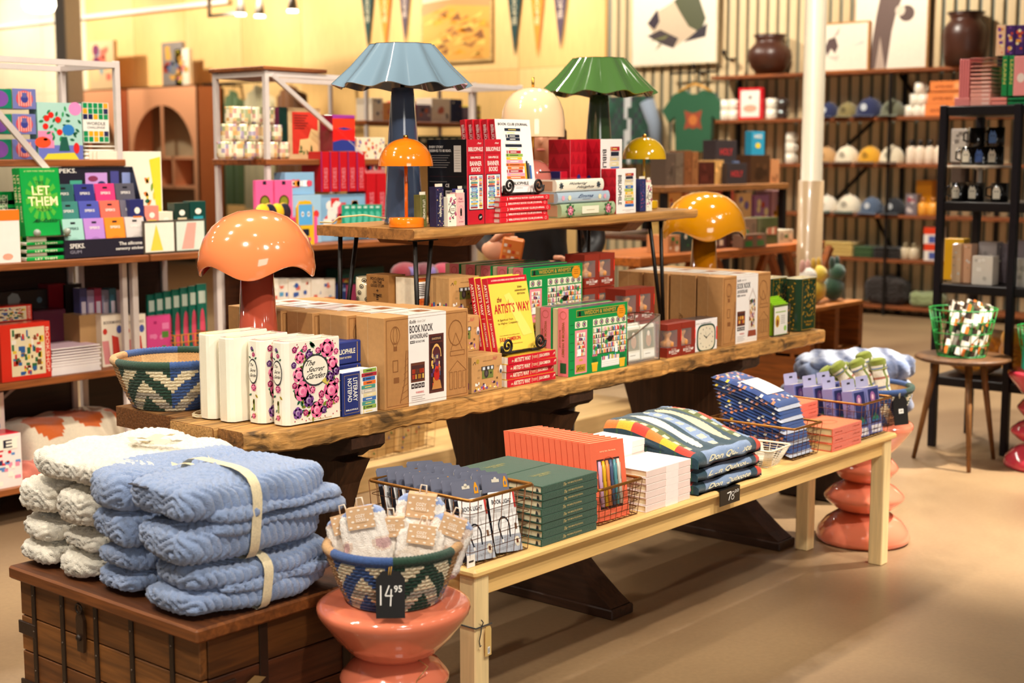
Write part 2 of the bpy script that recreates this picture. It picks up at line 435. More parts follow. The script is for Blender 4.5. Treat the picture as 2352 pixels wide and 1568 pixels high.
for k, xc in enumerate((2.62, 3.56, 4.60)):
    t0, t1 = xc-0.05, xc+0.05
    m = MB(); m.prism([(2.60, 0), (3.52, 0), (3.54, .035), (3.50, .06), (3.42, .12), (3.38, .155), (2.74, .155), (2.70, .12), (2.62, .06), (2.58, .035)], 'x', t0, t1, DK)
    m.box(t0-.008, 2.57, 0, t1+.008, 3.55, .032, DK, .004); part('trestle_foot', m, WOODY, tb)
    m = MB(); m.prism([(2.80, .155), (3.32, .155), (3.28, .20), (3.26, .30), (3.25, .42), (3.30, .56), (3.34, .63), (2.78, .63), (2.82, .56), (2.87, .42), (2.86, .30), (2.84, .20)], 'x', t0+.008, t1-.008, '#4a2e1b'); part('trestle_post', m, WOODZ, tb)
    m = MB(); m.prism([(2.742, .704), (3.37, .704), (3.37, .68), (3.34, .655), (3.30, .63), (2.83, .63), (2.80, .65), (2.76, .66), (2.742, .675)], 'x', t0-.012, t1+.012, DK); part('trestle_cap', m, WOODY, tb)
m = MB(); m.box(2.68, 3.03, .22, 4.54, 3.09, .32, DK, .006); part('stretcher', m, WOODX, tb)

# ================================================================ the raised plank shelf on hairpin legs
def UZ(x): return 1.236 + 0.0138*(x-3.05)          # its top rises a little to the right
UTILT = -math.atan(0.0138)
us = thing('riser_shelf', 'thick plank riser with black hairpin legs standing on the trestle table', 'shelf', (3.03, 2.945, UZ(3.03)), rot=(0, UTILT, 0))
m = plank(0, 0.215, 0, 1.50, -0.032, 0, '#b58347', 0.002, 24, 0.03, 9); part('plank', m, WOODX, us)
m = plank(0.219, 0.455, 0.005, 1.495, -0.032, 0, '#ad7a40', 0.0008, 6, 0, 10); part('plank', m, WOODX, us)
for xc in (0.28, 1.15):
    m = MB(); m.prism([(.03, -.033), (.44, -.033), (.40, -.066), (.07, -.066)], 'x', xc-.05, xc+.05, '#8a5527'); part('batten', m, WOODY, us)
for (xc, yc, sx, sy) in ((.075, .055, -1, -1), (1.30, .055, 1, -1), (.10, .41, -1, 1), (1.33, .41, 1, 1)):
    m = MB(); top_z = -.034; bot = TT-UZ(3.03+xc)+.001
    m.box(xc-.045, yc-.02, top_z-.004, xc+.045, yc+.02, top_z+.002, '#15120f')
    e = (xc+sx*.040, yc+sy*.014, bot+.009)
    m.tube([(xc-.036, yc, top_z), e], .0072, '#17130f', 8); m.tube([(xc+.036, yc, top_z), e], .0072, '#17130f', 8); m.ball(e, .0075, '#17130f')
    part('hairpin_leg', m, IRON, us)

# ================================================================ the pale bench in front
BZ = 0.475
bn = thing('bench', 'long pale pine bench in front of the trestle table', 'bench')
m = MB(); m.box(2.435, 2.190, BZ-.020, 4.69, 2.560, BZ, '#ecc37c', .006); part('bench_top', m, PINEX, bn)
m = MB(); m.box(2.50, 2.212, BZ-.075, 4.62, 2.232, BZ-.0205, '#ecc27a', .002); part('apron', m, PINEX, bn)
m = MB(); m.box(2.50, 2.52, BZ-.075, 4.62, 2.54, BZ-.0205, '#dbab62', .002); part('apron', m, PINEX, bn)
for xx in (2.462, 4.645):
    m = MB(); m.box(xx-.01, 2.25, BZ-.075, xx+.01, 2.50, BZ-.0205, '#e6ba72', .002); part('apron', m, PINEX, bn)
for (xx, yy) in ((2.445, 2.200), (4.615, 2.200), (2.445, 2.495), (4.615, 2.495)):
    m = MB(); m.box(xx, yy, 0, xx+.052, yy+.052, BZ-.0205, '#f0d49b', .003); part('leg', m, PINEZ, bn)

# string and paper tag on its near leg
t = thing('price_tag', 'manila tag tied by black cord round the near bench leg', 'tag', (2.445, 2.198, .33))
m = MB(); m.box(-.002, -.0035, 0, .056, -.0005, .0025, '#15110e'); m.box(-.0035, -.003, 0, -.0005, .055, .0025, '#15110e')
m.tube([(.018, -.003, .002), (.012, -.006, -.012), (.006, -.006, -.03), (.008, -.007, -.045), (.013, -.006, -.043)], .0014, '#15110e')
m.tube([(.018, -.003, .002), (.021, -.006, .012), (.014, -.006, .02)], .0014, '#15110e'); part('cord', m, CLOTH, t)
m = MB(); m.prism([(.028, -.075), (.050, -.075), (.050, -.01), (.046, -.002), (.032, -.002), (.028, -.01)], 'y', -.006, -.0045, '#d9b56f'); front(m, .028, -.006, -.075, .05, 0).rect(.35, .06, .75, .3, '#f4f1ea').text('|||', .42, .1, .68, .26, '#222'); part('tag_card', m, PAPER, t)

# ================================================================ the old chest
ch = thing('trunk', 'old dark wooden trunk with iron straps under the folded blankets', 'trunk', (1.80, 2.41, 0))
CW, CL, CH = 0.50, 0.72, 0.455
m = MB(); m.box(-.02, -.015, CH-.032, CW+.02, CL+.015, CH, {'d': '#7a451d', '+z': '#5a3013'}, .005); part('lid', m, WOODY, ch)
nP = 4
for k in range(nP):
    z0 = .06+(CH-.034-.06)*k/nP; z1 = .06+(CH-.034-.06)*(k+1)/nP
    m = MB(); m.box(0, 0.004, z0+.0015, .02, CL-.004, z1-.0015, ('#7a4a20', '#6b3f1a', '#835224', '#70441c')[k], .002); part('plank', m, WOODY, ch)
    m = MB(); m.box(0.0205, 0, z0+.0015, CW, .02, z1-.0015, ('#4f2911', '#5a2f14', '#4c2710', '#54300f')[k], .002); part('plank', m, WOODX, ch)
m = MB(); m.box(.021, .021, .06, CW, CL-.01, CH-.034, '#3a2010'); part('body', m, LEATHER, ch)
m = MB(); m.box(-.025, -.02, 0, CW+.02, CL+.02, .055, '#5a2e13', .008); part('plinth', m, LEATHER, ch)
for yy in (.10, .25, .39, .53, .655):
    m = MB(); m.box(-.004, yy-.008, .06, 0.001, yy+.008, CH-.034, '#2c1e14', .001)
    for z in (.1, .2, .3, .39): m.ball((-.004, yy, z), .0035, '#4a3a2c', 6, 4)
    part('iron_strap', m, IRON, ch)
for xx in (.17, .42):
    m = MB(); m.box(xx-.012, -.004, .06, xx+.012, .001, CH-.034, '#2c1e14', .001); part('iron_strap', m, IRON, ch)
for z in (.15, .30):
    m = MB(); m.box(-.005, -.005, z-.016, .09, .001, z+.016, '#33231a', .001); m.box(-.005, -.004, z-.016, .001, .06, z+.016, '#33231a', .001); part('corner_plate', m, IRON, ch)
    m = MB(); m.box(-.005, CL-.07, z-.016, .001, CL+.004, z+.016, '#33231a', .001); part('corner_plate', m, IRON, ch)
m = MB(); m.prism([(.43, .30), (.455, .30), (.458, .38), (.443, .41), (.427, .38)], 'x', -.012, -.004, '#3b2718'); m.tube([(-.012, .443+.012*math.cos(a*.7), .405+.012*math.sin(a*.7)) for a in range(9)], .0025, '#2b2018', closed=True); m.ball((-.014, .443, .335), .008, '#2b2018'); part('hasp', m, IRON, ch)
m = MB(); m.tube([(.24, -.005, .22), (.24, -.028, .22), (.245, -.036, .17), (.35, -.036, .165), (.355, -.028, .215), (.355, -.005, .215)], .0055, '#241a12', 8); m.ball((.24, -.004, .222), .012, '#2b2018'); m.ball((.355, -.004, .218), .012, '#2b2018'); part('handle', m, IRON, ch)
m = MB(); front(m, .10, -.0052, .285, .18, .315).poly([(.1,.3),(.5,.8),(.9,.4),(.7,.1),(.3,.2)], '#8a6e44'); part('worn_label', m, PAPER, ch)

# ================================================================ stacked-disc stools
def stool(label, loc, col, s=1.0, grp='lacquered stacked-disc stools'):
    t = thing('disc_stool', label, 'stool', loc, group=grp)
    P = [(.0, .462), (.150, .462), (.163, .460), (.172, .454), (.174, .447), (.172, .437), (.160, .418), (.135, .385), (.105, .352), (.08, .335)]
    m = MB(); m.lathe([(r*s, z) for r, z in reversed(P)], 48, col); part('seat', m, LACQ, t)
    def lens(r, z0, z1, nm):
        zc = (z0+z1)/2; h = (z1-z0)/2
        Q = [(.07, z0), (.07+(r-.07)*.55, z0+h*.35), (r*.955, zc-h*.22), (r, zc-.004), (r, zc+.004), (r*.955, zc+h*.22), (.07+(r-.07)*.55, z1-h*.35), (.07, z1)]
        m = MB(); m.lathe([(a*s, b) for a, b in Q], 48, col); part(nm, m, LACQ, t)
    lens(.124, .230, .337, 'disc'); lens(.150, .112, .232, 'disc')
    m = MB(); m.lathe([(a*s, b) for a, b in [(.165, 0), (.176, .012), (.177, .022), (.168, .05), (.14, .082), (.105, .105), (.075, .114)]], 48, col); part('base', m, LACQ, t)
    return t
stool('coral stacked-disc stool holding the basket of fuzzy socks', (2.19, 2.217, 0), '#ee8462')
stool('coral stacked-disc stool at the far end of the bench', (4.90, 2.415, 0), '#ec8466')
stool('raspberry red stacked-disc stool by the round side table', (6.62, 2.36, 0), '#c93c4c')
# ================================================================ lamps
def wavy_shade(prof, n, col, waves, amp, inner=None, zamp=0.0, ph=0.0, thick=.004):
    """shade turned from a profile, ruffled more towards its rim (prof runs rim -> top)"""
    m = MB(); r0 = prof[0][0]; rt = prof[-1][0]; zt = prof[-1][1]; zb = prof[0][1]
    def k(z): return max(0, min(1, (zt-z)/(zt-zb)))
    rf = lambda a, r, z: r*(1+amp*(.8+.2*k(z))*math.cos(waves*a+ph))
    zf = lambda a, r, z: z+zamp*k(z)**2*math.cos(waves*a+ph)
    m.lathe(prof, n, col, rfn=rf, zfn=zf, cap=False)
    pi = [(max(.001, r-thick), z-thick*.5) for r, z in prof]
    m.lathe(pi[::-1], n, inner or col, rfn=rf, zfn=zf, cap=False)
    N = len(prof)
    m.add([m.v[i] for i in range(n)] + [m.v[N*n + (N-1)*n + i] for i in range(n)], [(i, n+i, n+(i+1) % n, (i+1) % n) for i in range(n)], col, True)
    return m
def ruffle_lamp(label, loc, shade, stem, inner, ph):
    t = thing('table_lamp', label, 'lamp', loc, group='ruffled metal lamps')
    m = MB(); m.lathe([(.064, 0), (.062, .01), (.048, .26), (.037, .40), (.034, .425), (.002, .43)], 40, stem); part('stem', m, GLAZE, t)
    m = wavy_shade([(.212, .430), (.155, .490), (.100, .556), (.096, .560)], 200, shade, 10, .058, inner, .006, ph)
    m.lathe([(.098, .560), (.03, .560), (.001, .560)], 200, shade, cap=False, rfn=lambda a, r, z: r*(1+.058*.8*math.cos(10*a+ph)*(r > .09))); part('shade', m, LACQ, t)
    m = MB(); m.tube([(0, 0, .42), (0, 0, .56)], .008, '#2a2420'); part('socket', m, IRON, t)
    return t
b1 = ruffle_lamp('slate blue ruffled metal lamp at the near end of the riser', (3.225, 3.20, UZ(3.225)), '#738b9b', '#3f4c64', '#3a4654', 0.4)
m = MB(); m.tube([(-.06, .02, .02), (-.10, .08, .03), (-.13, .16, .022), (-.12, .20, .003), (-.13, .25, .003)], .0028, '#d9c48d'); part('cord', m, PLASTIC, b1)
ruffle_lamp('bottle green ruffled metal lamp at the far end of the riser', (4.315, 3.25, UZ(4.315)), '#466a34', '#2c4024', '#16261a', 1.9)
def dome_lamp(label, loc, col, stemc, usb=True):
    t = thing('table_lamp', label, 'lamp', loc, group='small dome lamps')
    m = MB(); m.lathe([(.052, 0), (.054, .003), (.054, .027), (.051, .031), (.002, .032)], 40, col)
    if usb:
        m.M = Matrix.Rotation(R(-118), 4, 'Z'); front(m, -.006, -.0552, .013, .006, .018).rect(0, 0, 1, 1, '#1d1108'); m.M = None
    part('base', m, LACQ, t)
    m = MB(); m.lathe([(.053, 0), (.053, .0035)], 40, '#33200f'); part('foot_pad', m, PLASTIC, t)
    m = MB(); m.tube([(0, 0, .03), (0, 0, .25)], .0055, stemc, 12); part('stem', m, LACQ, t)
    P = [(.0835*math.cos(a), .186+.084*math.sin(a)) for a in [i*PI/2/12 for i in range(12)]]
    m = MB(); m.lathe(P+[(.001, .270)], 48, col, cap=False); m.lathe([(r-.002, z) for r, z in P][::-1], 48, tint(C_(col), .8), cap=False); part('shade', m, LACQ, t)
    m = MB(); m.lathe([(.008, .268), (.008, .277), (.006, .279), (.001, .279)], 16, '#c08a3e'); part('finial', m, GOLD, t)
    return t
dome_lamp('small orange dome lamp on the near end of the riser', (3.10, 3.065, UZ(3.1)), '#f07f10', '#e2681f')
dome_lamp('small yellow dome lamp with thin brass stem on the riser', (4.47, 3.15, UZ(4.47)), '#d3a60c', '#c8a63a', usb=False)
# beige bell lamp
t = thing('table_lamp', 'beige bell-shaped lamp with pink body behind the red journals', 'lamp', (3.885, 3.215, UZ(3.885)))
P = [(.066, 0), (.067, .01), (.067, .125), (.062, .155), (.048, .178), (.025, .19), (.001, .194)]
m = MB(); m.lathe(P, 40, '#b5655a'); part('body', m, GLAZE, t)
m = MB(); m.tube([(0, 0, .19), (0, 0, .44)], .006, '#b98a3c'); m.tube([(0, 0, .44), (0, 0, .478)], .0055, '#c39a45'); part('stem', m, GOLD, t)
P = [(.112, .272), (.1125, .278), (.112, .33), (.107, .365), (.095, .397), (.074, .422), (.045, .438), (.012, .444), (.001, .4445)]
m = MB(); m.lathe(P, 48, '#efc79c', cap=False); m.lathe([(max(.0005, r-.003), z) for r, z in P][::-1], 48, '#e0b58a', cap=False); part('shade', m, LACQ, t)
m = MB(); m.tube([(.062*math.cos(a), .062*math.sin(a), .15) for a in [R(-60-i*12) for i in range(6)]], .003, '#3a2420'); part('carry_loop', m, LACQ, t)
# mushroom lamps
def mushroom(label, loc, col, stemc, inner, s, ph, stem_h):
    t = thing('table_lamp', label, 'lamp', loc, group='mushroom lamps')
    m = MB(); m.lathe([(.068*s, 0), (.066*s, .01), (.043*s, stem_h), (.001, stem_h+.002)], 40, stemc); part('stem', m, GLAZE, t)
    h = .175*s; z0 = stem_h-.028*s
    prof = [(.160*s, z0), (.165*s, z0+.02*s), (.160*s, z0+.055*s), (.146*s, z0+.09*s), (.122*s, z0+.122*s), (.09*s, z0+.147*s), (.05*s, z0+.163*s), (.002, z0+.168*s)]
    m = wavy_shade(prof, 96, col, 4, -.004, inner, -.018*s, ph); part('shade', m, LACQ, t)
    return t
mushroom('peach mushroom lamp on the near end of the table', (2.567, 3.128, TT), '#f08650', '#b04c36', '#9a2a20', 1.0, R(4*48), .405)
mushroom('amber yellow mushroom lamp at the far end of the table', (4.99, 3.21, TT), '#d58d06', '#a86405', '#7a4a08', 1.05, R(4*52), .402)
# ================================================================ things on the trestle table
# ---------------------------------------------------------------- coiled rope baskets
BLUE, GREEN, CREAM, TAN, GREY = '#37568f', '#1f4230', '#eee0bd', '#c89a63', '#a9a090'
def woven_basket(label, loc, rt, rb, h, rz=0.0, order=('g', 'b', 't')):
    t = thing('rope_basket', label, 'basket', loc, rz=rz, group='coiled rope baskets')
    rows, n, S = 14, 108, 6
    cc = {'g': GREEN, 'b': BLUE, 't': TAN}
    def col(i, j):
        f = (i/n*S) % 1; k = order[int(i/n*S) % 3]; tt = j/rows; zig = abs(f-.5)*2
        if k == 't':
            d = max(zig, abs(tt-.5)*2)
            return TAN if int(d*6) % 2 else ('#b0824c' if tt > .3 else '#8e8494')
        v = (zig*.9+tt*1.55+.15*(i % 2)*0) % 1
        if v < .5: return cc[k]
        if tt > .92: return cc[k]
        return CREAM if (tt > .38 or (j % 3 == 0)) else GREY
    def R0(u): return rb+(rt-rb)*(u**.75)
    prof, tag_ = [], []
    for j in range(rows):
        for q, bul in ((0, 0), (.33, 1), (.67, 1)):
            u = (j+q)/rows; prof.append((R0(u)+.0035*bul, h*u)); tag_.append(j)
    prof.append((R0(1), h)); tag_.append(rows-1)
    m = MB(); tw = lambda a, r, z: r+.0012*math.cos(a*n/2+z*500)
    m.lathe(prof, n, lambda i, j: col(i, tag_[j]), rfn=tw, cap=False, smooth=False)
    inn = [(R0(u/6)-.008, max(.006, h*u/6)) for u in range(6, -1, -1)]
    m.lathe(inn, 54, lambda i, j: TAN if (i//6) % 2 else '#d9b27c', cap=False)
    m.lathe([(rb-.006, .006), (.001, .006)], 54, TAN, cap=False); m.lathe([(.001, 0), (rb, 0)], 54, BLUE, cap=False)
    part('coiled_wall', m, ROPE, t)
    m = MB(); N, K, rr = 216, 8, .0105; vs, fs, cs = [], [], []
    for i in range(N):
        a = 2*PI*i/N
        for k in range(K):
            b = 2*PI*k/K; r = rr*(1+.13*math.sin(a*110+b))
            vs.append(((rt-.002+r*math.cos(b))*math.cos(a), (rt-.002+r*math.cos(b))*math.sin(a), h+.006+r*math.sin(b)))
            fs.append((i*K+k, ((i+1) % N)*K+k, ((i+1) % N)*K+(k+1) % K, i*K+(k+1) % K)); cs.append(cc[order[int(i/N*S) % 3]])
    m.add(vs, fs, cs, True); part('rope_rim', m, ROPE, t)
    return t
woven_basket('blue, green and cream rope basket on the near corner of the table', (2.385, 3.275, TT), .166, .108, .128, rz=R(170))
t = thing('eyeglass_case', 'dark purple case with white tag lying in the table-corner basket', 'case', (2.44, 3.24, TT+.100), rz=.5)
m = MB(); m.ball((0, 0, 0.002), .055, '#2d1626', 16, 8, .32, 1.25, .7); part('case', m, PLUSH, t)
m = MB(); m.box(-.04, -.025, .018, .012, .0, .0195, '#efe7d8'); m.box(.02, -.03, .02, .06, -.012, .0215, '#e8dfd0'); part('paper_tag', m, PAPER, t)
t = thing('lamp_cable', 'clear coiled lamp cable with white plug beside the rope basket', 'cable', (2.375, 3.06, TT))
m = MB(); m.tube([(.085*math.cos(a*.42)*(1+.04*math.sin(a)), .05*math.sin(a*.42), .004+.0022*(a/15)) for a in range(46)], .0022, '#cbb893', 6); part('cord', m, PLASTIC, t)
m = MB(); m.box(-.012, .05, .004, .016, .075, .03, '#f1ead8', .003); m.tube([(0, .06, .015), (.05, .05, .02), (.09, .03, .006)], .003, '#d9caa9'); part('plug', m, PLASTIC, t)

# ---------------------------------------------------------------- ceramic book vases
def rosette(F, x, y, r, c1, c2, ar, l=2):
    for q in range(5):
        a = q*1.2566+.3; F.ell(x+r*.45*math.cos(a), y+r*.45*ar*math.sin(a), r*.62, r*.62*ar, c1 if q % 2 else mixc(C_(c1), C_(c2), .3), l, 8)
    h = mixc(C_(c1), C_(c2), .35); w = mixc(C_(c1), C_('#ffe9ee'), .45)
    F.ell(x, y, r*.62, r*.62*ar, h, l+1, 9); F.ell(x-r*.05, y+r*.04*ar, r*.45, r*.45*ar, w, l+2, 8); F.ell(x+r*.04, y-r*.02*ar, r*.33, r*.33*ar, c1, l+3, 7); F.ell(x, y, r*.16, r*.16*ar, h, l+4, 6)
def leaf2(F, x, y, L, a, c, ar, l=1):
    ca, sa = math.cos(a), math.sin(a); P = [(0, 0), (.35, .22), (.7, .2), (1, 0), (.7, -.2), (.35, -.22)]
    F.poly([(x+L*(p*ca-q*sa), y+L*ar*(p*sa+q*ca)) for p, q in P], c, l)
PINK, MAG, PURP, LEAF = '#f27aa5', '#c53a72', '#6d3a80', '#1f5a3f'
def floral_cover(F, ar):
    rg = random.Random(5)
    for k in range(90):
        a = k*.1366*2+rg.uniform(-.1, .1); x = .5+rg.uniform(.26, .43)*math.cos(a); y = .5+rg.uniform(.28, .43)*math.sin(a)
        leaf2(F, x, y, rg.uniform(.09, .15), rg.uniform(0, 6.3), rg.choice([LEAF, '#2c6b45', '#7d8a2e', '#17402f']), ar)
    for (x, y, r, c1, c2) in ((.75, .87, .14, PINK, MAG), (.85, .68, .11, PINK, '#e0588c'), (.92, .59, .08, PURP, '#4a2560'), (.20, .80, .09, PINK, MAG), (.38, .82, .07, PURP, '#8a57a0'), (.17, .60, .11, PINK, '#f5a4c0'), (.24, .40, .15, PINK, MAG), (.82, .36, .15, PINK, MAG), (.80, .52, .08, PURP, '#4a2560'), (.36, .28, .10, PURP, '#8a57a0'), (.52, .15, .12, PINK, MAG), (.78, .2, .07, MAG, PINK), (.14, .15, .09, '#8a57a0', PURP), (.92, .24, .06, PINK, MAG), (.62, .33, .06, MAG, PINK), (.56, .86, .05, PINK, MAG), (.10, .90, .05, MAG, PURP), (.08, .72, .05, PURP, '#8a57a0'), (.30, .90, .05, PINK, MAG), (.93, .82, .05, PINK, MAG), (.66, .14, .06, PURP, '#8a57a0'), (.30, .14, .05, MAG, PINK), (.09, .48, .05, MAG, PINK), (.93, .46, .05, PINK, MAG), (.60, .24, .06, PINK, MAG), (.44, .40, .06, PINK, MAG)):
        rosette(F, x, y, r, c1, c2, ar)
    for k in range(26):
        F.ell(rg.uniform(.04, .96), rg.choice([rg.uniform(.04, .12), rg.uniform(.9, .97), rg.uniform(.4, .5)]), .012, .012*ar, '#b03a55', 1, 6)
    F.ell(.5, .63, .27, .19, '#3a3a40', 5, 24); F.ell(.5, .63, .245, .17, '#f8f1dd', 6, 24)
    F.text('The', .30, .69, .50, .755, '#3a3230', 7, slant=.3); F.text('Secret', .36, .615, .68, .675, '#3a3230', 7, slant=.25); F.text('Garden', .33, .53, .70, .60, '#3a3230', 7, slant=.25)
    F.poly([(.62, .49), (.70, .53), (.72, .46), (.80, .50), (.74, .43)], '#d9c25a', 7)
    F.text('Frances Hodgson Burnett', .38, .03, .82, .05, '#c9a86a', 2)
def floral_spine(F, ar):
    for (x, y, L, a) in ((.4, .86, .3, 1.2), (.6, .86, .3, 1.9), (.3, .78, .3, 2.6), (.7, .78, .3, .4), (.3, .36, .35, 3.6), (.7, .36, .4, 5.6), (.5, .3, .4, 4.7), (.4, .2, .3, 4.2), (.6, .14, .3, 5.2), (.35, .1, .25, 4)):
        leaf2(F, x, y, L, a, LEAF if a < 4.5 else '#a8922f', ar)
    rosette(F, .42, .9, .14, PURP, '#8a57a0', ar); rosette(F, .6, .83, .17, MAG, PINK, ar)
    F.ell(.52, .63, .52, .15, '#333338', 4, 20); F.ell(.5, .63, .46, .132, '#f8f1dd', 5, 20)
    F.text('The', .22, .69, .6, .725, '#3a3230', 6, slant=.3); F.text('Secret', .25, .625, .85, .665, '#3a3230', 6, slant=.2); F.text('Garden', .2, .565, .9, .605, '#3a3230', 6, slant=.2)
    rosette(F, .55, .44, .28, PINK, MAG, ar); rosette(F, .5, .1, .2, PINK, MAG, ar)
    F.rect(.45, .16, .62, .3, '#7d8a2e', 1)
def book_vase(name, label, loc, w, d, h, rz, col, cover, spine, grp, flip=False, rim=None):
    """ceramic vase shaped like a book; spine at -x, cover facing -y, hollow on top"""
    t = thing(name, label, 'vase', loc, rz=rz, group=grp)
    k = d*.22
    out = [(k, 0), (w, 0), (w, d*.08), (w-.006, d*.2), (w-.009, d*.5), (w-.006, d*.8), (w, d*.92), (w, d), (k, d), (.004, d*.86), (0, d*.72), (0, d*.28), (.004, d*.14)]
    cx, cy = w/2, d/2; n = len(out)
    ins = [(cx+(x-cx)*(1-.016/w*2), cy+(y-cy)*(1-.010/d*2)) for x, y in out]
    vs = [(x, y, .004) for x, y in out]+[(x, y, h-.004) for x, y in out]+[(cx+(x-cx)*.985, cy+(y-cy)*.97, h) for x, y in out]+[(x, y, h) for x, y in ins]+[(x, y, h-.06) for x, y in ins]
    fs = [tuple(range(n-1, -1, -1))]; cs = [col]; rimc = rim or col
    for j in range(4):
        for i in range(n):
            fs.append((j*n+i, j*n+(i+1) % n, (j+1)*n+(i+1) % n, (j+1)*n+i)); cs.append(col if j == 0 else rimc)
    fs.append(tuple(4*n+i for i in range(n))); cs.append('#8a7d5c')
    m = MB(); m.add(vs, fs, cs, False); part('body', m, GLAZE, t)
    if cover:
        m = MB(); cover(front(m, k, -.0002, 0, w, h), (w-k)/h); part('cover_print', m, GLAZE, t)
        m = MB(); spine(left(m, -.0002, d*.22, 0, d*.78, h), d*.56/h); part('spine_print', m, GLAZE, t)
    else:
        m = MB(); F = left(m, -.0002, d*.24, .01, d*.76, h-.01)
        for q in range(9): F.rect(.04+q*.108, 0, .055+q*.108, 1, '#e6dcbf')
        part('page_lines', m, GLAZE, t)
    return t
G = 'ceramic book vases with garden flowers'
IV = '#f6efdb'
book_vase('book_vase', 'ivory ceramic book vase covered in pink flowers, nearest of the four', (2.360, 2.772, TT), .186, .062, .221, 0, IV, floral_cover, floral_spine, G)
book_vase('book_vase', 'ivory ceramic book vase with flowered spine, second of four from the front', (2.340, 2.845, TT), .186, .062, .221, 0, IV, floral_cover, floral_spine, G)
book_vase('book_vase', 'ivory ceramic book vase showing its plain page edge, third of four from the front', (2.300, 2.920, TT), .19, .062, .225, R(-2), IV, None, None, G)
book_vase('book_vase', 'ivory ceramic book vase showing its plain page edge, next to the rope basket', (2.295, 2.995, TT), .19, .062, .229, R(-1), IV, None, None, G)
GG = 'green and gold ceramic book vases'
def gold_cover(F, ar):
    rg = random.Random(11); F.frame(.05, .03, .95, .97, .02, '#a8812c')
    for k in range(70): leaf2(F, rg.uniform(.1, .85), rg.uniform(.25, .93), rg.uniform(.06, .14), rg.uniform(.6, 1.6), rg.choice(['#b8882a', '#9a7426', '#c79a38']), ar)
    F.text('The Wonderful', .2, .16, .8, .2, '#b8882a'); F.text('Wizard', .32, .1, .68, .145, '#b8882a')
for k, (x, y, s) in enumerate(((4.995, 2.765, 'front one at far table end'), (4.93, 2.86, 'rear one at far table end'))):
    book_vase('book_vase', 'dark green book vase with gold foliage, '+s, (x, y, TT), .135, .068, .215, 0, '#1f3b24', gold_cover, lambda F, ar: [leaf2(F, .5+.25*math.sin(q*2.1), .06+q*.045, .3, q*1.3, '#b8882a', ar) for q in range(20)], GG, rim='#efe6c4')

# ---------------------------------------------------------------- notepads
SPN = ['#f0c02f', '#d63a45', '#3a6fb5', '#f29bb5', '#222a3a', '#f5f0e4', '#e8722c', '#4a9a8a', '#7a3a6a', '#c9c0b0', '#b02a35', '#e9d9a5', '#5aa6d6', '#8fb04a']
def book_stack_art(F, x0, y0, x1, y1, n, seed, l=2):
    rg = random.Random(seed); h = (y1-y0)/n
    for i in range(n):
        a = rg.uniform(0, .14)*(x1-x0); b = rg.uniform(0, .14)*(x1-x0); c = rg.choice(SPN)
        F.rect(x0+a, y0+i*h+h*.06, x1-b, y0+(i+1)*h-h*.06, c, l)
        d = rg.choice(['#f5f0e4', '#2a2430', '#f0d26a'])
        F.rect(x0+a+(x1-x0)*.2, y0+i*h+h*.38, x1-b-(x1-x0)*.25, y0+i*h+h*.6, d if d != c else '#ffffff', l+1)
        if rg.random() < .5: F.rect(x0+a+(x1-x0)*.06, y0+i*h+h*.06, x0+a+(x1-x0)*.1, y0+(i+1)*h-h*.06, d, l+1)
NAVY = '#1f2f73'
t = thing('notepad', 'navy literary notepad standing upright beside the flowered vase', 'notepad', (2.556, 2.772, TT), rz=R(3))
m = MB(); m.box(0, 0, 0, .125, .055, .118, {'d': NAVY, '+z': '#f3efe6'}, .0015); part('cover', m, PAPER, t)
m = MB(); F = left(m, 0, 0, 0, .055, .118); F.rect(.1, .14, .9, .155, '#c9a24a'); F.rect(.1, .83, .9, .845, '#c9a24a'); F.text('BIBLIOPHILE', .36, .22, .64, .78, '#d9b766', rot=1)
F = front(m, 0, 0, 0, .125, .118); F.frame(.05, .06, .5, .94, .006, '#c9a24a'); F.text('LITERARY', .32, .32, .45, .86, '#fbf7ee', rot=1); F.text('NOTEPAD', .15, .32, .28, .86, '#fbf7ee', rot=1); F.text('BIBLIOPHILE', .09, .12, .46, .155, '#fbf7ee')
part('lettering', m, PAPER, t)
m = MB(); m.box(.066, -.006, 0, .128, -.001, .122, '#f5f0e4'); book_stack_art(front(m, .066, -.006, 0, .128, .122), 0, 0, 1, 1, 11, 3); part('book_tab', m, PAPER, t)
for k in range(3):
    t = thing('notepad', 'navy literary notepad lying flat behind the upright one, %s of three' % up_(k, 3), 'notepad', (2.565+.006*k, 2.845, TT+.0635*k), rz=R(-3+3*k), group='navy notepads lying in a pile')
    m = MB(); m.box(0, 0, 0, .125, .118, .062, {'d': NAVY, '-x': '#efe9da'}, .003); part('cover', m, PAPER, t)
    m = MB(); F = front(m, 0, 0, 0, .125, .062); F.rect(.05, .06, .06, .94, '#c9a24a'); F.rect(.86, .06, .875, .94, '#c9a24a'); F.text('BIBLIOPHILE', .13, .45, .8, .68, '#f0e6cc'); F.text('LITERARY NOTEPAD', .26, .25, .68, .34, '#d9c9a0'); part('lettering', m, PAPER, t)

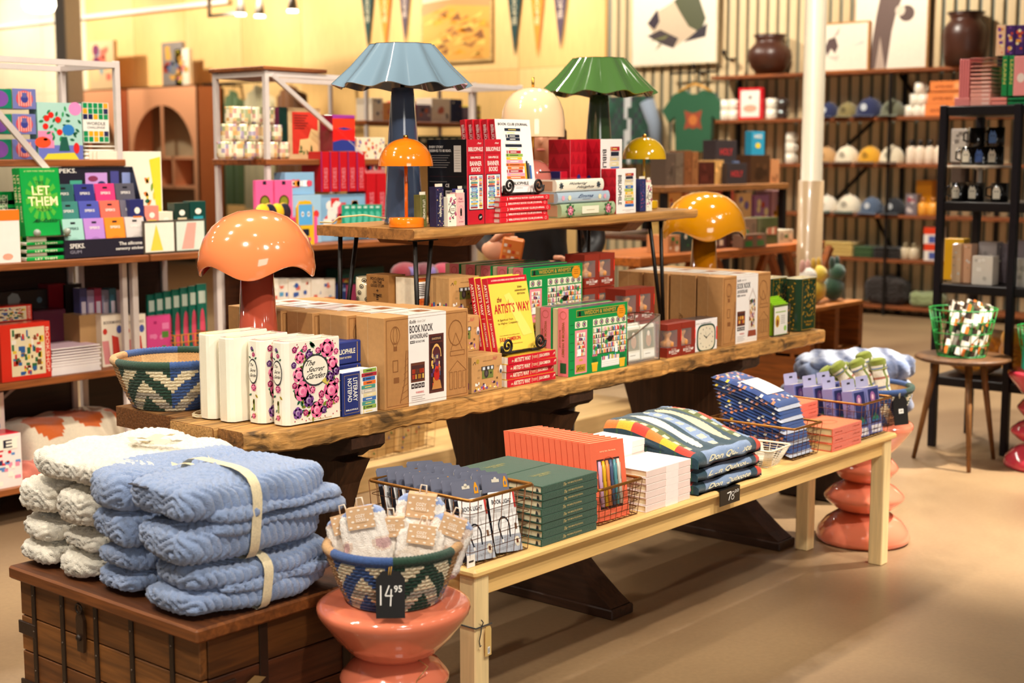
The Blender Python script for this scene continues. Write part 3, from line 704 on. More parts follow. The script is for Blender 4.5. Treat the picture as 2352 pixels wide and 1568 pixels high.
# ---------------------------------------------------------------- book nook kits
KRAFT = '#b5824c'
def nook_art(F, kind):
    """front of the kit's box: kraft with line drawings, a white band and the picture"""
    D = '#8a5a34'
    F.frame(.02, .03, .98, .97, .004, D); F.rect(.27, 0, .72, 1, '#f6f2ec', 1)
    F.ring(.12, .80, .055, .10, .09, D); F.ring(.12, .80, .025, .10, .16, D); F.rect(.10, .63, .14, .68, D); F.strip([(.09, .72), (.105, .68)], .004, D); F.strip([(.15, .72), (.135, .68)], .004, D)
    F.frame(.09, .40, .15, .53, .006, D); F.rect(.1, .28, .16, .34, D); F.strip([(.17, .05), (.225, .28), (.245, .62)], .008, D); F.strip([(.265, .62), (.262, .28), (.268, .05)], .006, D)
    for q in range(7): F.strip([(.18+.008*q, .08+.07*q), (.265, .12+.07*q)], .004, D)
    F.ring(.84, .74, .09, .15, .08, D); F.strip([(.84, .74), (.78, .55)], .005, D); F.strip([(.84, .74), (.92, .55)], .005, D); F.frame(.77, .48, .95, .54, .005, D)
    for q in range(4): F.frame(.76+.055*q, .1, .80+.055*q, .3, .004, D)
    F.strip([(.75, .3), (.86, .42), (.97, .3)], .005, D)
    F.text('Rolife', .285, .905, .36, .945, '#5a4a44', 3, slant=.15); F.text('Hands Craft', .375, .91, .47, .94, '#b8b0a8', 3, slant=.15)
    F.text('BOOK NOOK', .285, .80, .56, .885, '#2c2024', 3); F.text('&WONDERLAND', .29, .735, .50, .785, '#3a2c30', 3)
    F.rect(.29, .685, .345, .715, '#2c2024', 2); F.text('MAGIC', .295, .69, .34, .71, '#f6f2ec', 4); F.text('BOOKSTORE' if kind == 0 else 'GARDEN HOUSE', .355, .688, .46, .712, '#3a2c30', 3)
    F.rect(.295, .255, .46, .47, '#6a3c2c', 2); F.rect(.305, .275, .45, .44, '#4a2c2c', 3)
    rg = random.Random(3+kind)
    for q in range(16): F.rect(*(lambda a, b: (a, b, a+.022, b+.05))(.312+.016*(q % 8), .29+.06*(q//8)), rg.choice(['#e09a3a', '#c8452c', '#f0c860', '#7a4a3a']), 4)
    for q in range(4): F.rect(.30+.04*q, .185, .335+.04*q, .24, '#2c2024', 2); F.text(('*', '14+', '294', 'o')[q], .307+.04*q, .198, .328+.04*q, .227, '#f6f2ec', 3)
    F.text('WARNING:', .35, .125, .45, .15, '#d64a4a', 3)
    for q in range(4): F.rect(.30, .095-.022*q, .46-.03*(q % 2), .103-.022*q, '#b8aca6', 2)
    if kind == 0:
        F.rect(.51, .10, .69, .76, '#5a2f2a', 2); F.rect(.525, .13, .675, .66, '#3a2022', 3); F.rect(.53, .68, .67, .735, '#3a2428', 3); F.text('SHAKESPEARE', .545, .695, .655, .72, '#c9a57a', 4)
        F.poly([(.54, .5), (.55, .59), (.58, .64), (.6, .65), (.62, .64), (.65, .59), (.66, .5)], '#e8b86a', 4); F.ell(.60, .52, .05, .1, '#5a2c30', 5)
        for q in range(40):
            a = rg.uniform(.532, .64); b = rg.uniform(.16, .5); F.rect(a, b, a+rg.uniform(.012, .025), b+rg.uniform(.03, .06), rg.choice(['#d9862c', '#c23a2c', '#e8c060', '#8a4a2c', '#5a3a6a', '#3a5a7a', '#f0d8a0']), 5)
        F.ell(.60, .30, .035, .07, '#c22a22', 7); F.ell(.60, .36, .022, .04, '#d6382c', 7); F.poly([(.54, .14), (.66, .14), (.64, .24), (.57, .24)], '#c98a4a', 7); F.text('14', .0, .0, .001, .001, '#000', 1)
    else:
        F.poly([(.52, .62), (.61, .8), (.70, .62), (.68, .62), (.61, .74), (.54, .62)], '#d9cfc8', 2)
        F.rect(.54, .18, .68, .62, '#e6d9cc', 2)
        for q in range(44):
            a = rg.uniform(.545, .655); b = rg.uniform(.2, .58); F.rect(a, b, a+rg.uniform(.012, .025), b+rg.uniform(.03, .07), rg.choice(['#d9862c', '#c23a2c', '#e8c060', '#8a4a2c', '#5a6aa0', '#5a8a4a', '#f0d8a0']), 3)
        F.poly([(.52, .08), (.70, .08), (.69, .17), (.53, .17)], '#9a4a34', 4)
NW, ND, NH = .340, .112, .255
def nook(label, loc, kind, rz, grp, proto=[None, None]):
    if proto[kind]: return dup(proto[kind], loc, label, rz=rz, group=grp)
    t = proto[kind] = thing('craft_kit_box', label, 'box', loc, rz=rz, group=grp)
    m = MB(); m.box(0, 0, 0, NW, ND, NH, {'d': KRAFT, '-x': '#b98a55', '+z': '#bb8b55'}, .0015); part('carton', m, CARD, t)
    m = MB(); nook_art(front(m, 0, 0, 0, NW, NH), kind); part('front_print', m, GLOSS, t)
    m = MB(); F = left(m, 0, 0, 0, ND, NH); F.rect(.42, .3, .43, 1, '#d9b98a'); F.text('Rolife', .36, .18, .52, .42, '#8a5f38', rot=1, slant=.2); part('side_print', m, GLOSS, t)
    m = MB(); F = top(m, 0, 0, NH, NW, ND); F.rect(.27, 0, .72, 1, '#f3eee4'); F.rect(.5, .3, .66, .7, '#c08a5a', 2); F.rect(.52, .36, .64, .64, '#a5603a', 3); F.rect(.3, .55, .46, .6, '#8a7f74', 2); F.rect(.3, .4, .42, .44, '#8a7f74', 2); part('top_label', m, GLOSS, t)
    return t
ordn = ['front box', 'second box', 'third box', 'fourth box', 'hindmost box']
for k in range(5):
    nook('brown book nook kit, %s of the row by the peach lamp' % ordn[k], ((2.70, 2.675, 2.657, 2.645, 2.64)[k], 2.758+.121*k, TT), 0, R((0, 1.2, -.8, .6, 0)[k]), 'book nook kits at the near end')
for k in range(4):
    nook('brown book nook kit, %s of the row by the alarm clock box' % ordn[k if k < 3 else 4], (4.435+.004*(k % 2), 2.768+.121*k, TT), 1, R((0, .8, -.6, 0)[k]), 'book nook kits at the far end')

# ---------------------------------------------------------------- toy camera boxes
CW_, CD_, CH_ = .136, .085, .108
def cam_art(F):
    rg = random.Random(8); KB = '#3a2f24'
    F.rect(.33, .36, .70, .60, '#6f7a3c', 2); F.rect(.31, .58, .72, .70, '#3c3838', 2); F.rect(.35, .6, .43, .68, '#cfd8dd', 3); F.rect(.5, .6, .57, .68, '#cfd8dd', 3); F.rect(.62, .6, .69, .68, '#cfd8dd', 3); F.ell(.47, .5, .075, .13, '#3a3234', 3); F.ell(.47, .5, .04, .07, '#5a4f52', 4); F.ell(.62, .5, .03, .03, '#2c2c22', 3)
    F.text('WHAT IN THE WORLD', .36, .83, .66, .86, '#8a6a44', 2)
    F.text('@', .14, .8, .24, .92, '#b8a12c', 2); F.text('360', .68, .84, .82, .94, '#c86a5a', 2, slant=.3); F.strip([(.04, .78), (.1, .86), (.13, .78)], .012, KB)
    for (x, y) in ((.2, .62), (.82, .66), (.85, .5), (.18, .42)): F.rect(x, y, x+.1, y+.012, '#a5855a', 2); F.rect(x, y-.03, x+.08, y-.02, '#a5855a', 2)
    for q in range(26):
        x = rg.uniform(.02, .85); y = rg.uniform(.03, .22); F.rect(x, y, x+rg.uniform(.03, .08), y+rg.uniform(.03, .09), rg.choice(['#f5efe2', '#c23a2c', '#3a2f3a', '#e09aa8', '#7a5a9a', '#f0c860', '#f5efe2']), 2+q % 3)
    for q in range(6): F.rect(.80+.02*(q % 3), .30+.03*(q//3), .815+.02*(q % 3), .32+.03*(q//3), '#3a2f24', 2)
    F.ell(.95, .55, .05, .12, '#dfe4e8', 2); F.ell(.95, .5, .03, .06, '#3a3a44', 3)
cp = None
for k, (x, y, z, s) in enumerate(((3.062, 2.765, 0, 'front step'), (3.062, 2.856, 0, 'foot of the middle step'), (3.062, 2.856, 1, 'middle step'), (3.165, 2.948, 0, 'foot of the rear step'), (3.165, 2.948, 1, 'waist of the rear step'), (3.165, 2.948, 2, 'top of the rear step'))):
    lab = 'small kraft toy camera box at the %s of its pile' % s
    if cp is None:
        cp = thing('camera_box', lab, 'box', (x, y, TT), group='kraft toy camera boxes')
        m = MB(); m.box(0, 0, 0, CW_, CD_, CH_-.001, {'d': '#c0925a', '-x': '#c79a62'}, .001); part('carton', m, CARD, cp)
        m = MB(); cam_art(front(m, 0, 0, 0, CW_, CH_)); F = left(m, 0, 0, 0, CD_, CH_); [F.rect(.1*q, .05+.03*(q % 3), .1*q+.08, .2+.04*(q % 3), SPN[q], 2) for q in range(9)]; part('front_print', m, GLOSS, cp)
    else: dup(cp, (x, y, TT+CH_*z), lab)
# patterned boxes and mug behind, on their own carton
m = MB(); m.box(0, 0, 0, .30, .27, .215, {'d': '#b08049'}, .002); single('carton', m, CARD, 'plain brown carton under the mug box and orange patterned boxes', 'box', (3.105, 3.05, TT))
for k in range(4):
    t = thing('patterned_box', 'orange and cream patterned box with barcode, %s of four from the mug box' % NUM[k], 'box', (3.135+.054*k, 3.06, TT+.216), rz=0, group='orange boxes with barcodes')
    m = MB(); m.box(0, 0, 0, .052, .09, .103, {'d': '#e9dcc0', '+z': '#a98052'}, .001); part('carton', m, CARD, t)
    m = MB(); F = front(m, 0, 0, 0, .052, .103); F.rect(0, 0, 1, .45, '#dd5a24'); F.rect(0, .86, 1, 1, '#8a2418')
    for q in range(9): F.ell((q % 3)*.33+.18, .08+.13*(q//3), .12, .05, '#f0813c', 2); F.poly([(q*.11, .86), (q*.11+.05, .97), (q*.11+.1, .86)], '#e8912c', 3)
    F.poly([(0, .2), (.45, .45), (0, .62)], '#1d1512', 3); F.rect(.05, .38+.05*(k % 2), .78, .88+.04*(k % 2), '#f7f4ee', 4)
    for q in range(7): F.rect(.14, .46+.055*q, .68, .485+.055*q, '#1d1a1a', 5)
    part('front_print', m, GLOSS, t)
t = thing('mug_box', 'kraft box lettered focusing on the good stuff, under the riser', 'box', (3.110, 3.155, TT+.216))
m = MB(); m.box(0, 0, 0, .075, .10, .108, {'d': '#9a6a35'}, .001); part('carton', m, CARD, t)
m = MB(); F = left(m, 0, 0, 0, .10, .108)
for q, (s, a, b) in enumerate((('FOCUSING', .2, .84), ('ON THE', .3, .74), ('GOOD STUFF', .2, .64), ('+', .45, .5), ('TIME', .3, .36), ('=', .45, .27), ('YOU WANT', .25, .12))): F.text(s, a, b, 1-a, b+.085, '#2a1a10')
part('lettering', m, PAPER, t)
t = thing('mug', 'cream mug with black doodles beside the kraft mug box', 'mug', (3.150, 3.29, TT+.216))
m = MB(); m.lathe([(.028, 0), (.036, .012), (.039, .05), (.038, .095), (.035, .095), (.034, .02), (.001, .015)], 28, '#e6d9b5'); part('body', m, GLAZE, t)
m = MB()
for q in range(10):
    a = R(170+q*13); m.M = Matrix.Translation((0, 0, .02+.02*(q % 4))) @ Matrix.Rotation(a+PI/2, 4, 'Z'); F = front(m, -.008, -.0392, 0, .008, .014); F.ring(.5, .5, .5, .5, .3, '#1f1a18'); F.rect(.3, .3, .7, .6, '#1f1a18', 2)
m.M = None; part('doodle_print', m, GLAZE, t)

# ---------------------------------------------------------------- yellow paperbacks
def artist_spine(F, flat=False):
    F.text('ARTIST\'S WAY', .12, .2, .46, .78, '#f7ecd0'); F.text('the', .07, .3, .105, .6, '#f0dcae', slant=.3); F.rect(.49, .2, .495, .8, '#f0dcae', 2); F.text('30TH ANNIVERSARY', .505, .52, .60, .66, '#f0dcae'); F.text('EDITION', .52, .34, .59, .46, '#f0dcae'); F.rect(.61, .2, .615, .8, '#f0dcae', 2); F.text('JULIA CAMERON', .64, .22, .86, .76, '#f7ecd0'); F.poly([(.93, .3), (.96, .7), (.97, .4), (.98, .75)], '#f7ecd0', 2)
AW, AD, AT = .232, .150, .0232
proto = None
for k in range(4):
    lab = 'yellow and red creativity paperback lying in the pile, %s of four' % up_(k, 4)
    loc = (3.212+.003*(k % 2), 2.756+.003*((k*2) % 3), TT+AT*k)
    if not proto:
        proto = t = thing('paperback', lab, 'book', loc, group='paperbacks piled under the scroll easel')
        m = MB(); m.box(.002, .003, .001, AW, AD, AT-.0015, '#f3ead6'); part('pages', m, PAGES, t)
        m = MB(); m.box(.002, 0, 0, AW, AD+.001, .0012, '#e9b93a'); m.box(.002, 0, AT-.0016, AW, AD+.001, AT-.0004, '#e9b93a'); m.box(.002, -.001, 0, AW, .003, AT-.0004, '#c2182c', .0008); part('cover', m, GLOSS, t)
        m = MB(); artist_spine(front(m, 0, -.001, 0, AW, AT)); part('lettering', m, GLOSS, t)
    else: dup(proto, loc, lab, rz=R((1, -1.5, .8)[k-1]))
def easel(label, loc, w, rz=0.0):
    t = thing('book_easel', label, 'easel', loc, rz=rz, group='black iron scroll easels')
    def scroll(sx, x0):
        P = [];
        for q in range(26):
            a = q*.42; r = .026*(1-q/29); P.append((x0+sx*(.0+r*math.cos(a+PI/2*0+PI)*1.0), -.020, .032+r*math.sin(a+PI)))
        return P
    for sx, x0 in ((1, .012), (-1, w-.012)):
        m = MB(); m.tube(scroll(sx, x0), .0042, '#1a1411', 8); m.tube([(x0-sx*.026, -.020, .032), (x0-sx*.024, -.018, .014), (x0-sx*.012, -.008, .0055), (x0+sx*.02, .0, .005)], .0042, '#1a1411', 8); part('scroll', m, IRON, t)
    m = MB(); m.tube([(.0, .0, .005), (w, .0, .005)], .0042, '#1a1411', 8); m.tube([(.03, 0, .005), (.03, .07, .005), (.05, .045, .11)], .004, '#1a1411', 8); m.tube([(w-.03, 0, .005), (w-.03, .07, .005), (w-.05, .045, .11)], .004, '#1a1411', 8); part('support', m, IRON, t)
    return t
easel('black iron scroll easel holding the yellow paperbacks on the table', (3.215, 2.788, TT+4*AT+.001), .180)
def leaning(name, label, loc, w, h, d, tilt, cols, cover, spine, grp, rz=0.0, cat='book'):
    t = thing(name, label, cat, loc, group=grp, rot=(-tilt, 0, rz))
    m = MB(); m.box(.002, .0012, .001, w-.002, d-.0012, h-.001, '#f1e8d6'); part('pages', m, PAGES, t)
    m = MB(); m.box(0, 0, 0, w, .0014, h, cols[0]); m.box(0, d-.0014, 0, w, d, h, cols[1]); m.box(-.001, 0, 0, .0012, d, h, cols[2], .0005); part('cover', m, GLOSS, t)
    if cover: m = MB(); cover(front(m, 0, 0, 0, w, h)); part('cover_print', m, GLOSS, t)
    if spine: m = MB(); spine(left(m, -.001, 0, 0, d, h)); part('spine_print', m, GLOSS, t)
    return t
def artist_cover(F):
    F.rect(0, .915, 1, 1, '#c2182c', 1); F.text('A COURSE IN DISCOVERING AND RECOVERING YOUR CREATIVE SELF', .08, .945, .95, .968, '#f7ecd0', 2)
    F.poly([(.35, .75), (.5, .78), (.95, .2), (.7, .18)], '#f6d76a', 1); F.poly([(.2, .3), (.45, .7), (.5, .4)], '#f0c84a', 1)
    F.text('30th', .72, .83, .84, .86, '#5a4020'); F.text('ANNIVERSARY', .64, .785, .95, .81, '#5a4020'); F.text('EDITION', .70, .74, .90, .765, '#5a4020')
    F.text('the', .16, .66, .28, .735, '#8a1a2a', slant=.25); F.text("ARTIST'S", .06, .51, .58, .64, '#b8182c', slant=.03); F.text('WAY', .63, .51, .97, .64, '#b8182c')
    F.text('A Spiritual Path', .1, .40, .50, .437, '#6a5020'); F.text('to Higher Creativity', .1, .355, .62, .39, '#6a5020')
    F.text('Internationally bestselling author', .1, .205, .62, .222, '#8a6a2a'); F.text('JULIA CAMERON', .08, .12, .62, .19, '#b8182c'); F.text('AUTHOR OF LIVING THE ARTIST\'S WAY', .3, .085, .66, .1, '#8a6a2a')
def artist_spine_v(F): F.text("ARTIST'S WAY", .25, .5, .75, .92, '#f7ecd0', rot=1); F.text('JULIA CAMERON', .3, .08, .7, .40, '#f7ecd0', rot=1); F.rect(.2, .45, .8, .454, '#f0dcae', 2)
zE = TT+4*AT+.0105
for k, s in enumerate(('shown face out on the table easel', 'standing second behind the one on the easel', 'standing hindmost on the easel')):
    leaning('paperback', 'yellow and red creativity paperback ' + s, (3.212-.004*k, 2.793+.0235*k, zE), .182, .228, .022, R(11), ('#f0cd4f', '#e9b93a', '#c2182c'), artist_cover if k == 0 else None, artist_spine_v, 'paperbacks on the table easel')

# ---------------------------------------------------------------- shop-front puzzles
def puzzle_front(F):
    rg = random.Random(4); G1, G2, PK = '#0d5a30', '#0f8a42', '#ef8a94'
    F.rect(0, 0, 1, 1, '#118a42', 1); F.rect(.12, .86, .95, .965, '#0c6a34', 2); F.frame(.12, .86, .95, .965, .006, '#b8a13c', 3); F.text('WISDOM & WHIMSY', .25, .885, .80, .945, '#c29a3c', 4); F.poly([(.15, .87), (.2, .87), (.19, .9), (.195, .93), (.175, .95), (.155, .93), (.16, .9)], '#1a1a18', 4)
    for q in range(6): F.rect(.02, .1+.13*q, .08, .11+.13*q, G1, 2)
    def pan(x0, x1):
        F.rect(x0, .70, x1, .80, '#e9e0c4', 2); n = max(1, round((x1-x0)/.09))
        for q in range(n):
            c = x0+(x1-x0)*(q+.5)/n; F.ell(c, .75, .034, .046, '#117a40', 3, 10); F.ell(c, .75, .024, .032, '#e9e0c4', 4, 8)
            for a in range(4): F.ell(c+.011*math.cos(a*1.57+.78), .75+.016*math.sin(a*1.57+.78), .01, .014, ('#8a2a4a', '#5a3a7a')[a % 2], 5, 6)
    pan(.10, .30); pan(.40, .98)
    F.rect(.10, .03, .30, .67, PK, 2)
    F.rect(.13, .28, .27, .63, '#f0e4d2', 3)
    def books(x0, y0, x1, y1, l=4):
        x = x0
        while x < x1-.006:
            w = rg.uniform(.008, .02)
            if rg.random() < .12: x += w; continue
            F.rect(x, y0, min(x1, x+w), y0+(y1-y0)*rg.uniform(.6, .98), rg.choice(SPN+['#d9534a', '#2f6a4a', '#f2b8a0']), l); x += w+.001
    for r in range(6): books(.135, .285+.058*r, .265, .335+.058*r); F.rect(.13, .278+.058*r, .27, .284+.058*r, '#7a3a3a', 5)
    F.rect(.14, .29, .2, .39, '#fbf7ee', 6); F.rect(.17, .21, .23, .24, '#c9973c', 3); F.rect(.12, .05, .28, .16, '#b8922f', 3); F.text('BOOKS', .145, .075, .255, .125, '#3a2a10', 4); F.strip([(.12, .06), (.2, .15)], .006, '#3a2a10', 4)
    F.rect(.40, .27, .98, .68, '#e8ddc8', 2)
    for r in range(5):
        y = .275+.081*r; F.rect(.40, y-.006, .98, y+.002, '#4a2a2a', 5); books(.405, y, .535, y+.07); books(.555, y, .855, y+.07); books(.875, y, .975, y+.07)
    for x in (.54, .86): F.rect(x, .27, x+.012, .68, '#118a42', 6)
    F.ell(.69, .475, .05, .038, '#1d1a18', 7); F.ell(.735, .50, .02, .02, '#1d1a18', 7); F.poly([(.78, .26), (.83, .26), (.82, .38), (.79, .42), (.775, .36)], '#f7f3ea', 7)
    for (x, y) in ((.45, .36), (.62, .58), (.63, .44), (.92, .6)): [leaf2(F, x, y, .035, a*.9, '#2f8a4a', 1.4, 6) for a in range(7)]
    F.rect(.55, .06, .86, .22, '#f2efe6', 3); [F.rect(.56, .07+.03*q, .85, .075+.03*q, '#b9c4c0', 4) for q in range(3)]; books(.56, .17, .85, .25, 5)
    for x in (.43, .91):
        F.poly([(x-.04, .02), (x+.04, .02), (x+.05, .14), (x-.05, .14)], '#e6b422', 6); F.rect(x-.055, .13, x+.055, .155, '#edc23a', 7)
        for a in range(7): F.poly([(x-.03+.01*a, .155), (x-.05+.017*a, .25), (x-.022+.01*a, .155)], '#1f6a38', 6)
        for a in range(3): F.ell(x-.03+.03*a, .26, .013, .018, '#e0708a', 7, 7)
    F.ell(.885, .865, .075, .1, '#e0921f', 6, 16); F.ring(.885, .865, .065, .087, .05, '#b86a10', 7); [F.rect(.845, .84+.03*q, .925, .848+.03*q, '#8a4a10', 7) for q in range(3)]
PW, PD, PH = .312, .066, .217
def puzzle(label, loc, grp, rz=0.0, proto=[]):
    if proto: return dup(proto[0], loc, label, rz=rz, group=grp)
    t = thing('puzzle_box', label, 'puzzle box', loc, rz=rz, group=grp); proto.append(t)
    m = MB(); m.box(0, 0, 0, PW, .044, PH, {'d': '#ef7f86', '-y': '#118a42', '+z': '#4a4258', '-z': '#118a42'}, .001); part('lid', m, GLOSS, t)
    m = MB(); m.box(.002, .0442, .002, PW-.002, PD, PH-.002, {'d': '#d9c89a'}, .001); part('tray', m, GLOSS, t)
    m = MB(); puzzle_front(front(m, 0, 0, 0, PW, PH)); part('front_print', m, GLOSS, t)
    m = MB(); F = left(m, 0, 0, 0, .044, PH); F.text('WISDOM & WHIMSY', .40, .28, .62, .8, '#a0622c', rot=1); F.text('BOOKSHOP', .15, .42, .28, .68, '#a0622c', rot=1); F.ring(.5, .9, .3, .06, .12, '#c8624a'); F.rect(.25, .05, .8, .2, '#1f5a34', 2); part('side_print', m, GLOSS, t)
    return t
puzzle('green bookshop puzzle box standing foremost at the table edge', (3.492, 2.742, TT), 'bookshop puzzles in front')
puzzle('green bookshop puzzle box standing right behind the foremost one', (3.490, 2.812, TT), 'bookshop puzzles in front')
for k in range(5):
    puzzle('green bookshop puzzle box on the raised rear row, %s from the front' % NUM[k], (3.520+.003*(k % 2), 2.952+.0705*k, TT+.1165), 'bookshop puzzles on the raised row')
for k in range(2):
    m = MB(); m.box(0, 0, 0, .315, .35, .057, {'d': '#ef7f86', '+z': '#118a42', '-y': '#4a4258'}, .001); single('puzzle_box', m, GLOSS, 'bookshop puzzle box lying flat under the raised row, %s of two' % ('lower', 'upper')[k], 'puzzle box', (3.520, 2.95, TT+.058*k), group='puzzles lying flat')

# ---------------------------------------------------------------- glass display box with photo packs
t = thing('display_case', 'metal-edged glass case of photo packs beside the puzzle box', 'display case', (3.832, 2.758, TT))
m = MB(); fr = '#6a5642'
gx, gy, gf, gb = .185, .105, .085, .155
E_ = [((0,0,0),(gx,0,0)),((0,gy,0),(gx,gy,0)),((0,0,0),(0,gy,0)),((gx,0,0),(gx,gy,0)),((0,0,0),(0,0,gf)),((gx,0,0),(gx,0,gb)),((0,gy,0),(0,gy,gb)),((gx,gy,0),(gx,gy,gb)),((0,gy,gb),(gx,gy,gb)),((0,0,gf),(0,gy,gb)),((gx,0,gb),(gx,gy,gb)),((0,0,gf),(gx,0,gb))]
for a, b in E_: m.tube([a, b], .0022, fr, 4)
part('metal_frame', m, IRON, t)
for nm, q in (('pane', [(0,0,.002),(gx,0,.002),(gx,0,gb),(0,0,gf)]), ('pane', [(0,0,.002),(0,0,gf),(0,gy,gb),(0,gy,.002)]), ('pane', [(gx,0,.002),(gx,gy,.002),(gx,gy,gb),(gx,0,gb)])):
    m = MB(); m.add(q, [(0,1,2,3)], '#eef2ee'); part(nm, m, GLASS, t)
def photo_pack(loc, rot, label):
    t = thing('photo_pack', label, 'photo pack', loc, group='clear packs of photo magnets', rot=rot)
    m = MB(); m.box(0, 0, 0, .078, .014, .118, '#e9e2d2', .004)
    F = front(m, 0, 0, 0, .078, .118); F.rect(.08, .30, .92, .9, '#8a7d5c', 1); F.rect(.2, .34, .8, .86, '#6e6a4e', 2); F.ell(.5, .55, .2, .2, '#b98a6a', 3); F.ell(.5, .74, .11, .08, '#e3d2c2', 4); F.rect(.1, .06, .9, .24, '#f6f2ea', 2); F.rect(.2, .15, .6, .17, '#8a8478', 3)
    part('photos', m, PAPER, t)
    m = MB(); m.box(-.004, -.003, -.003, .082, .017, .121, '#e6ece2', .003); part('clear_bag', m, CLEAR, t)
photo_pack((3.838, 2.764, TT+.008), (R(-3), 0, 0), 'photo pack leaning in the glass case nearest the puzzle boxes')
photo_pack((3.925, 2.764, TT+.008), (R(-3), 0, 0), 'photo pack leaning in the glass case nearest the stamp boxes')
photo_pack((3.842, 2.800, TT+.052), (R(-18), 0, 0), 'photo pack sticking out on top of the glass case')
photo_pack((3.925, 2.835, TT+.004), (0, 0, 0), 'photo pack at the back of the glass case')

# ---------------------------------------------------------------- book stamp boxes
RB = '#8a2a18'
def stamp(label, loc, proto=[]):
    if proto: return dup(proto[0], loc, label)
    t = thing('stamp_box', label, 'box', loc, group='brick red book stamp boxes'); proto.append(t)
    w, d, h = .087, .087, .117
    m = MB()   # carton with a window cut across front and left edge
    for a in ((.0, 0, 0, w, d, .034), (0, 0, .094, w, d, h-.001), (.062, 0, .034, w, d, .094), (0, .045, .034, .062, d, .094)): m.box(*a, RB)
    part('carton', m, PAPER, t)
    m = MB(); F = front(m, 0, 0, 0, w, h); F.text('EX LIBRIS', .3, .225, .62, .255, '#e6cdb8'); F.text('BOOK STAMP', .12, .12, .86, .205, '#f7ece0'); F.rect(.3, .08, .68, .1, '#e6cdb8'); F.rect(.93, .45, .985, .78, '#ee2f24', 2)
    F = top(m, 0, 0, h-.001, w, d); F.text('Ex Libris', .15, .35, .6, .6, '#b5523a', slant=.2); F.ring(.75, .3, .16, .16, .15, '#b5523a')
    F = left(m, 0, 0, 0, d, h); F.text('BOOK STAMP', .1, .12, .6, .2, '#b5523a'); part('lettering', m, PAPER, t)
    m = MB(); m.lathe([(.021, .036), (.024, .038), (.024, .05), (.021, .053), (.010, .058), (.009, .066), (.013, .074), (.016, .083), (.012, .09), (.001, .092)], 20, '#c98a4c', cx=.030, cy=.022); part('wooden_stamp', m, WOODZ, t)
    m = MB(); m.add([(0, .0005, .034), (.062, .0005, .034), (.062, .0005, .094), (0, .0005, .094), (.0005, .045, .034), (.0005, .045, .094)], [(0, 1, 2, 3), (0, 3, 5, 4)], '#e8e2da'); part('window_film', m, CLEAR, t)
    return t
for c in range(2):
    s = ('nearer', 'farther')[c]
    stamp('brick red book stamp box in the bottom front row, %s of two' % s, (4.056+.0885*c, 2.752, TT))
    for r in range(2): stamp('brick red book stamp box in the middle step, %s column, %s' % (s, ('lower one', 'upper one')[r]), (3.985+.0885*c, 2.880, TT+.118*r))
    for r in range(3): stamp('brick red book stamp box in the rear step, %s column, %s' % (s, ('bottom one', 'middle one', 'top one')[r]), (3.915+.089*c+.012, 3.015, TT+.118*r))
# ---------------------------------------------------------------- alarm clock box
t = thing('clock_box', 'white carton picturing a retro green alarm clock', 'box', (4.238, 2.758, TT))
m = MB(); m.box(0, 0, 0, .146, .075, .114, {'d': '#f2efec', '+z': '#3c3a40'}, .001); part('carton', m, GLOSS, t)
m = MB(); F = front(m, 0, 0, 0, .146, .114); F.text('RETRO', .04, .86, .2, .9, '#b0a8a0'); F.text('ALARM CLOCK', .24, .86, .72, .9, '#7a7470')
def sq(F, cx, cy, r, c, l): F.poly([(cx+r*(abs(math.cos(a))**.55)*math.copysign(1, math.cos(a)), cy+r*1.05*(abs(math.sin(a))**.55)*math.copysign(1, math.sin(a))) for a in [i*2*PI/32 for i in range(32)]], c, l)
F.rect(.38, .76, .58, .82, '#e3dcc4', 2); sq(F, .5, .41, .42, '#23483c', 2); sq(F, .5, .41, .37, '#e3dbc0', 3)
for q in range(12): a = q*PI/6; F.ell(.5+.29*math.sin(a), .41+.31*math.cos(a), .012, .028, '#3a3a34', 4, 6)
F.strip([(.5, .41), (.38, .5)], .02, '#23282a', 5); F.strip([(.5, .41), (.68, .53)], .014, '#23282a', 5); F.strip([(.5, .41), (.46, .62)], .006, '#5a5a50', 5); F.ell(.5, .41, .025, .03, '#23282a', 6); F.rect(.95, .3, 1, .72, '#e8352c', 2); F.rect(0, .3, .02, .72, '#e8352c', 2); part('front_print', m, GLOSS, t)
# ---------------------------------------------------------------- lime cards in a metal stand
t = thing('card_stand', 'small metal-edged stand of lime green cards at the far table end', 'card stand', (4.80, 2.765, TT))
m = MB()
for a, b in [((0,0,0),(.12,0,0)),((0,.055,0),(.12,.055,0)),((0,0,0),(0,.055,0)),((.12,0,0),(.12,.055,0)),((0,0,0),(0,0,.12)),((.12,0,0),(.12,0,.12)),((0,0,.12),(.12,0,.12)),((0,.055,0),(0,.055,.14)),((.12,.055,0),(.12,.055,.14))]: m.tube([a, b], .002, '#5a4a3c', 4)
m.box(0, 0, 0, .12, .055, .003, '#5a4a3c'); part('metal_frame', m, IRON, t)
for k in range(5):
    t = thing('card_pack', 'lime green card pack in the stand, %s from the front' % NUM[k], 'card pack', (4.806+.001*k, 2.768+.0102*k, TT+.004), group='lime green card packs')
    m = MB(); m.box(0, 0, 0, .105, .009, .122+.006*k, {'d': '#8cc21c'}, .001); F = front(m, 0, 0, 0, .105, .122+.006*k)
    if k == 0: F.rect(.02, .02, .98, .9, '#f0ede4'); F.rect(.1, .72, .85, .76, '#a5bf6a', 2); F.ell(.25, .45, .16, .2, '#d9b23a', 2); F.ell(.25, .4, .08, .12, '#8a4a2a', 3); F.ell(.82, .2, .1, .09, '#9acb5a', 2); [F.rect(.5, .6-.06*q, .8, .62-.06*q, '#9a958a', 2) for q in range(5)]
    part('card', m, GLOSS, t)
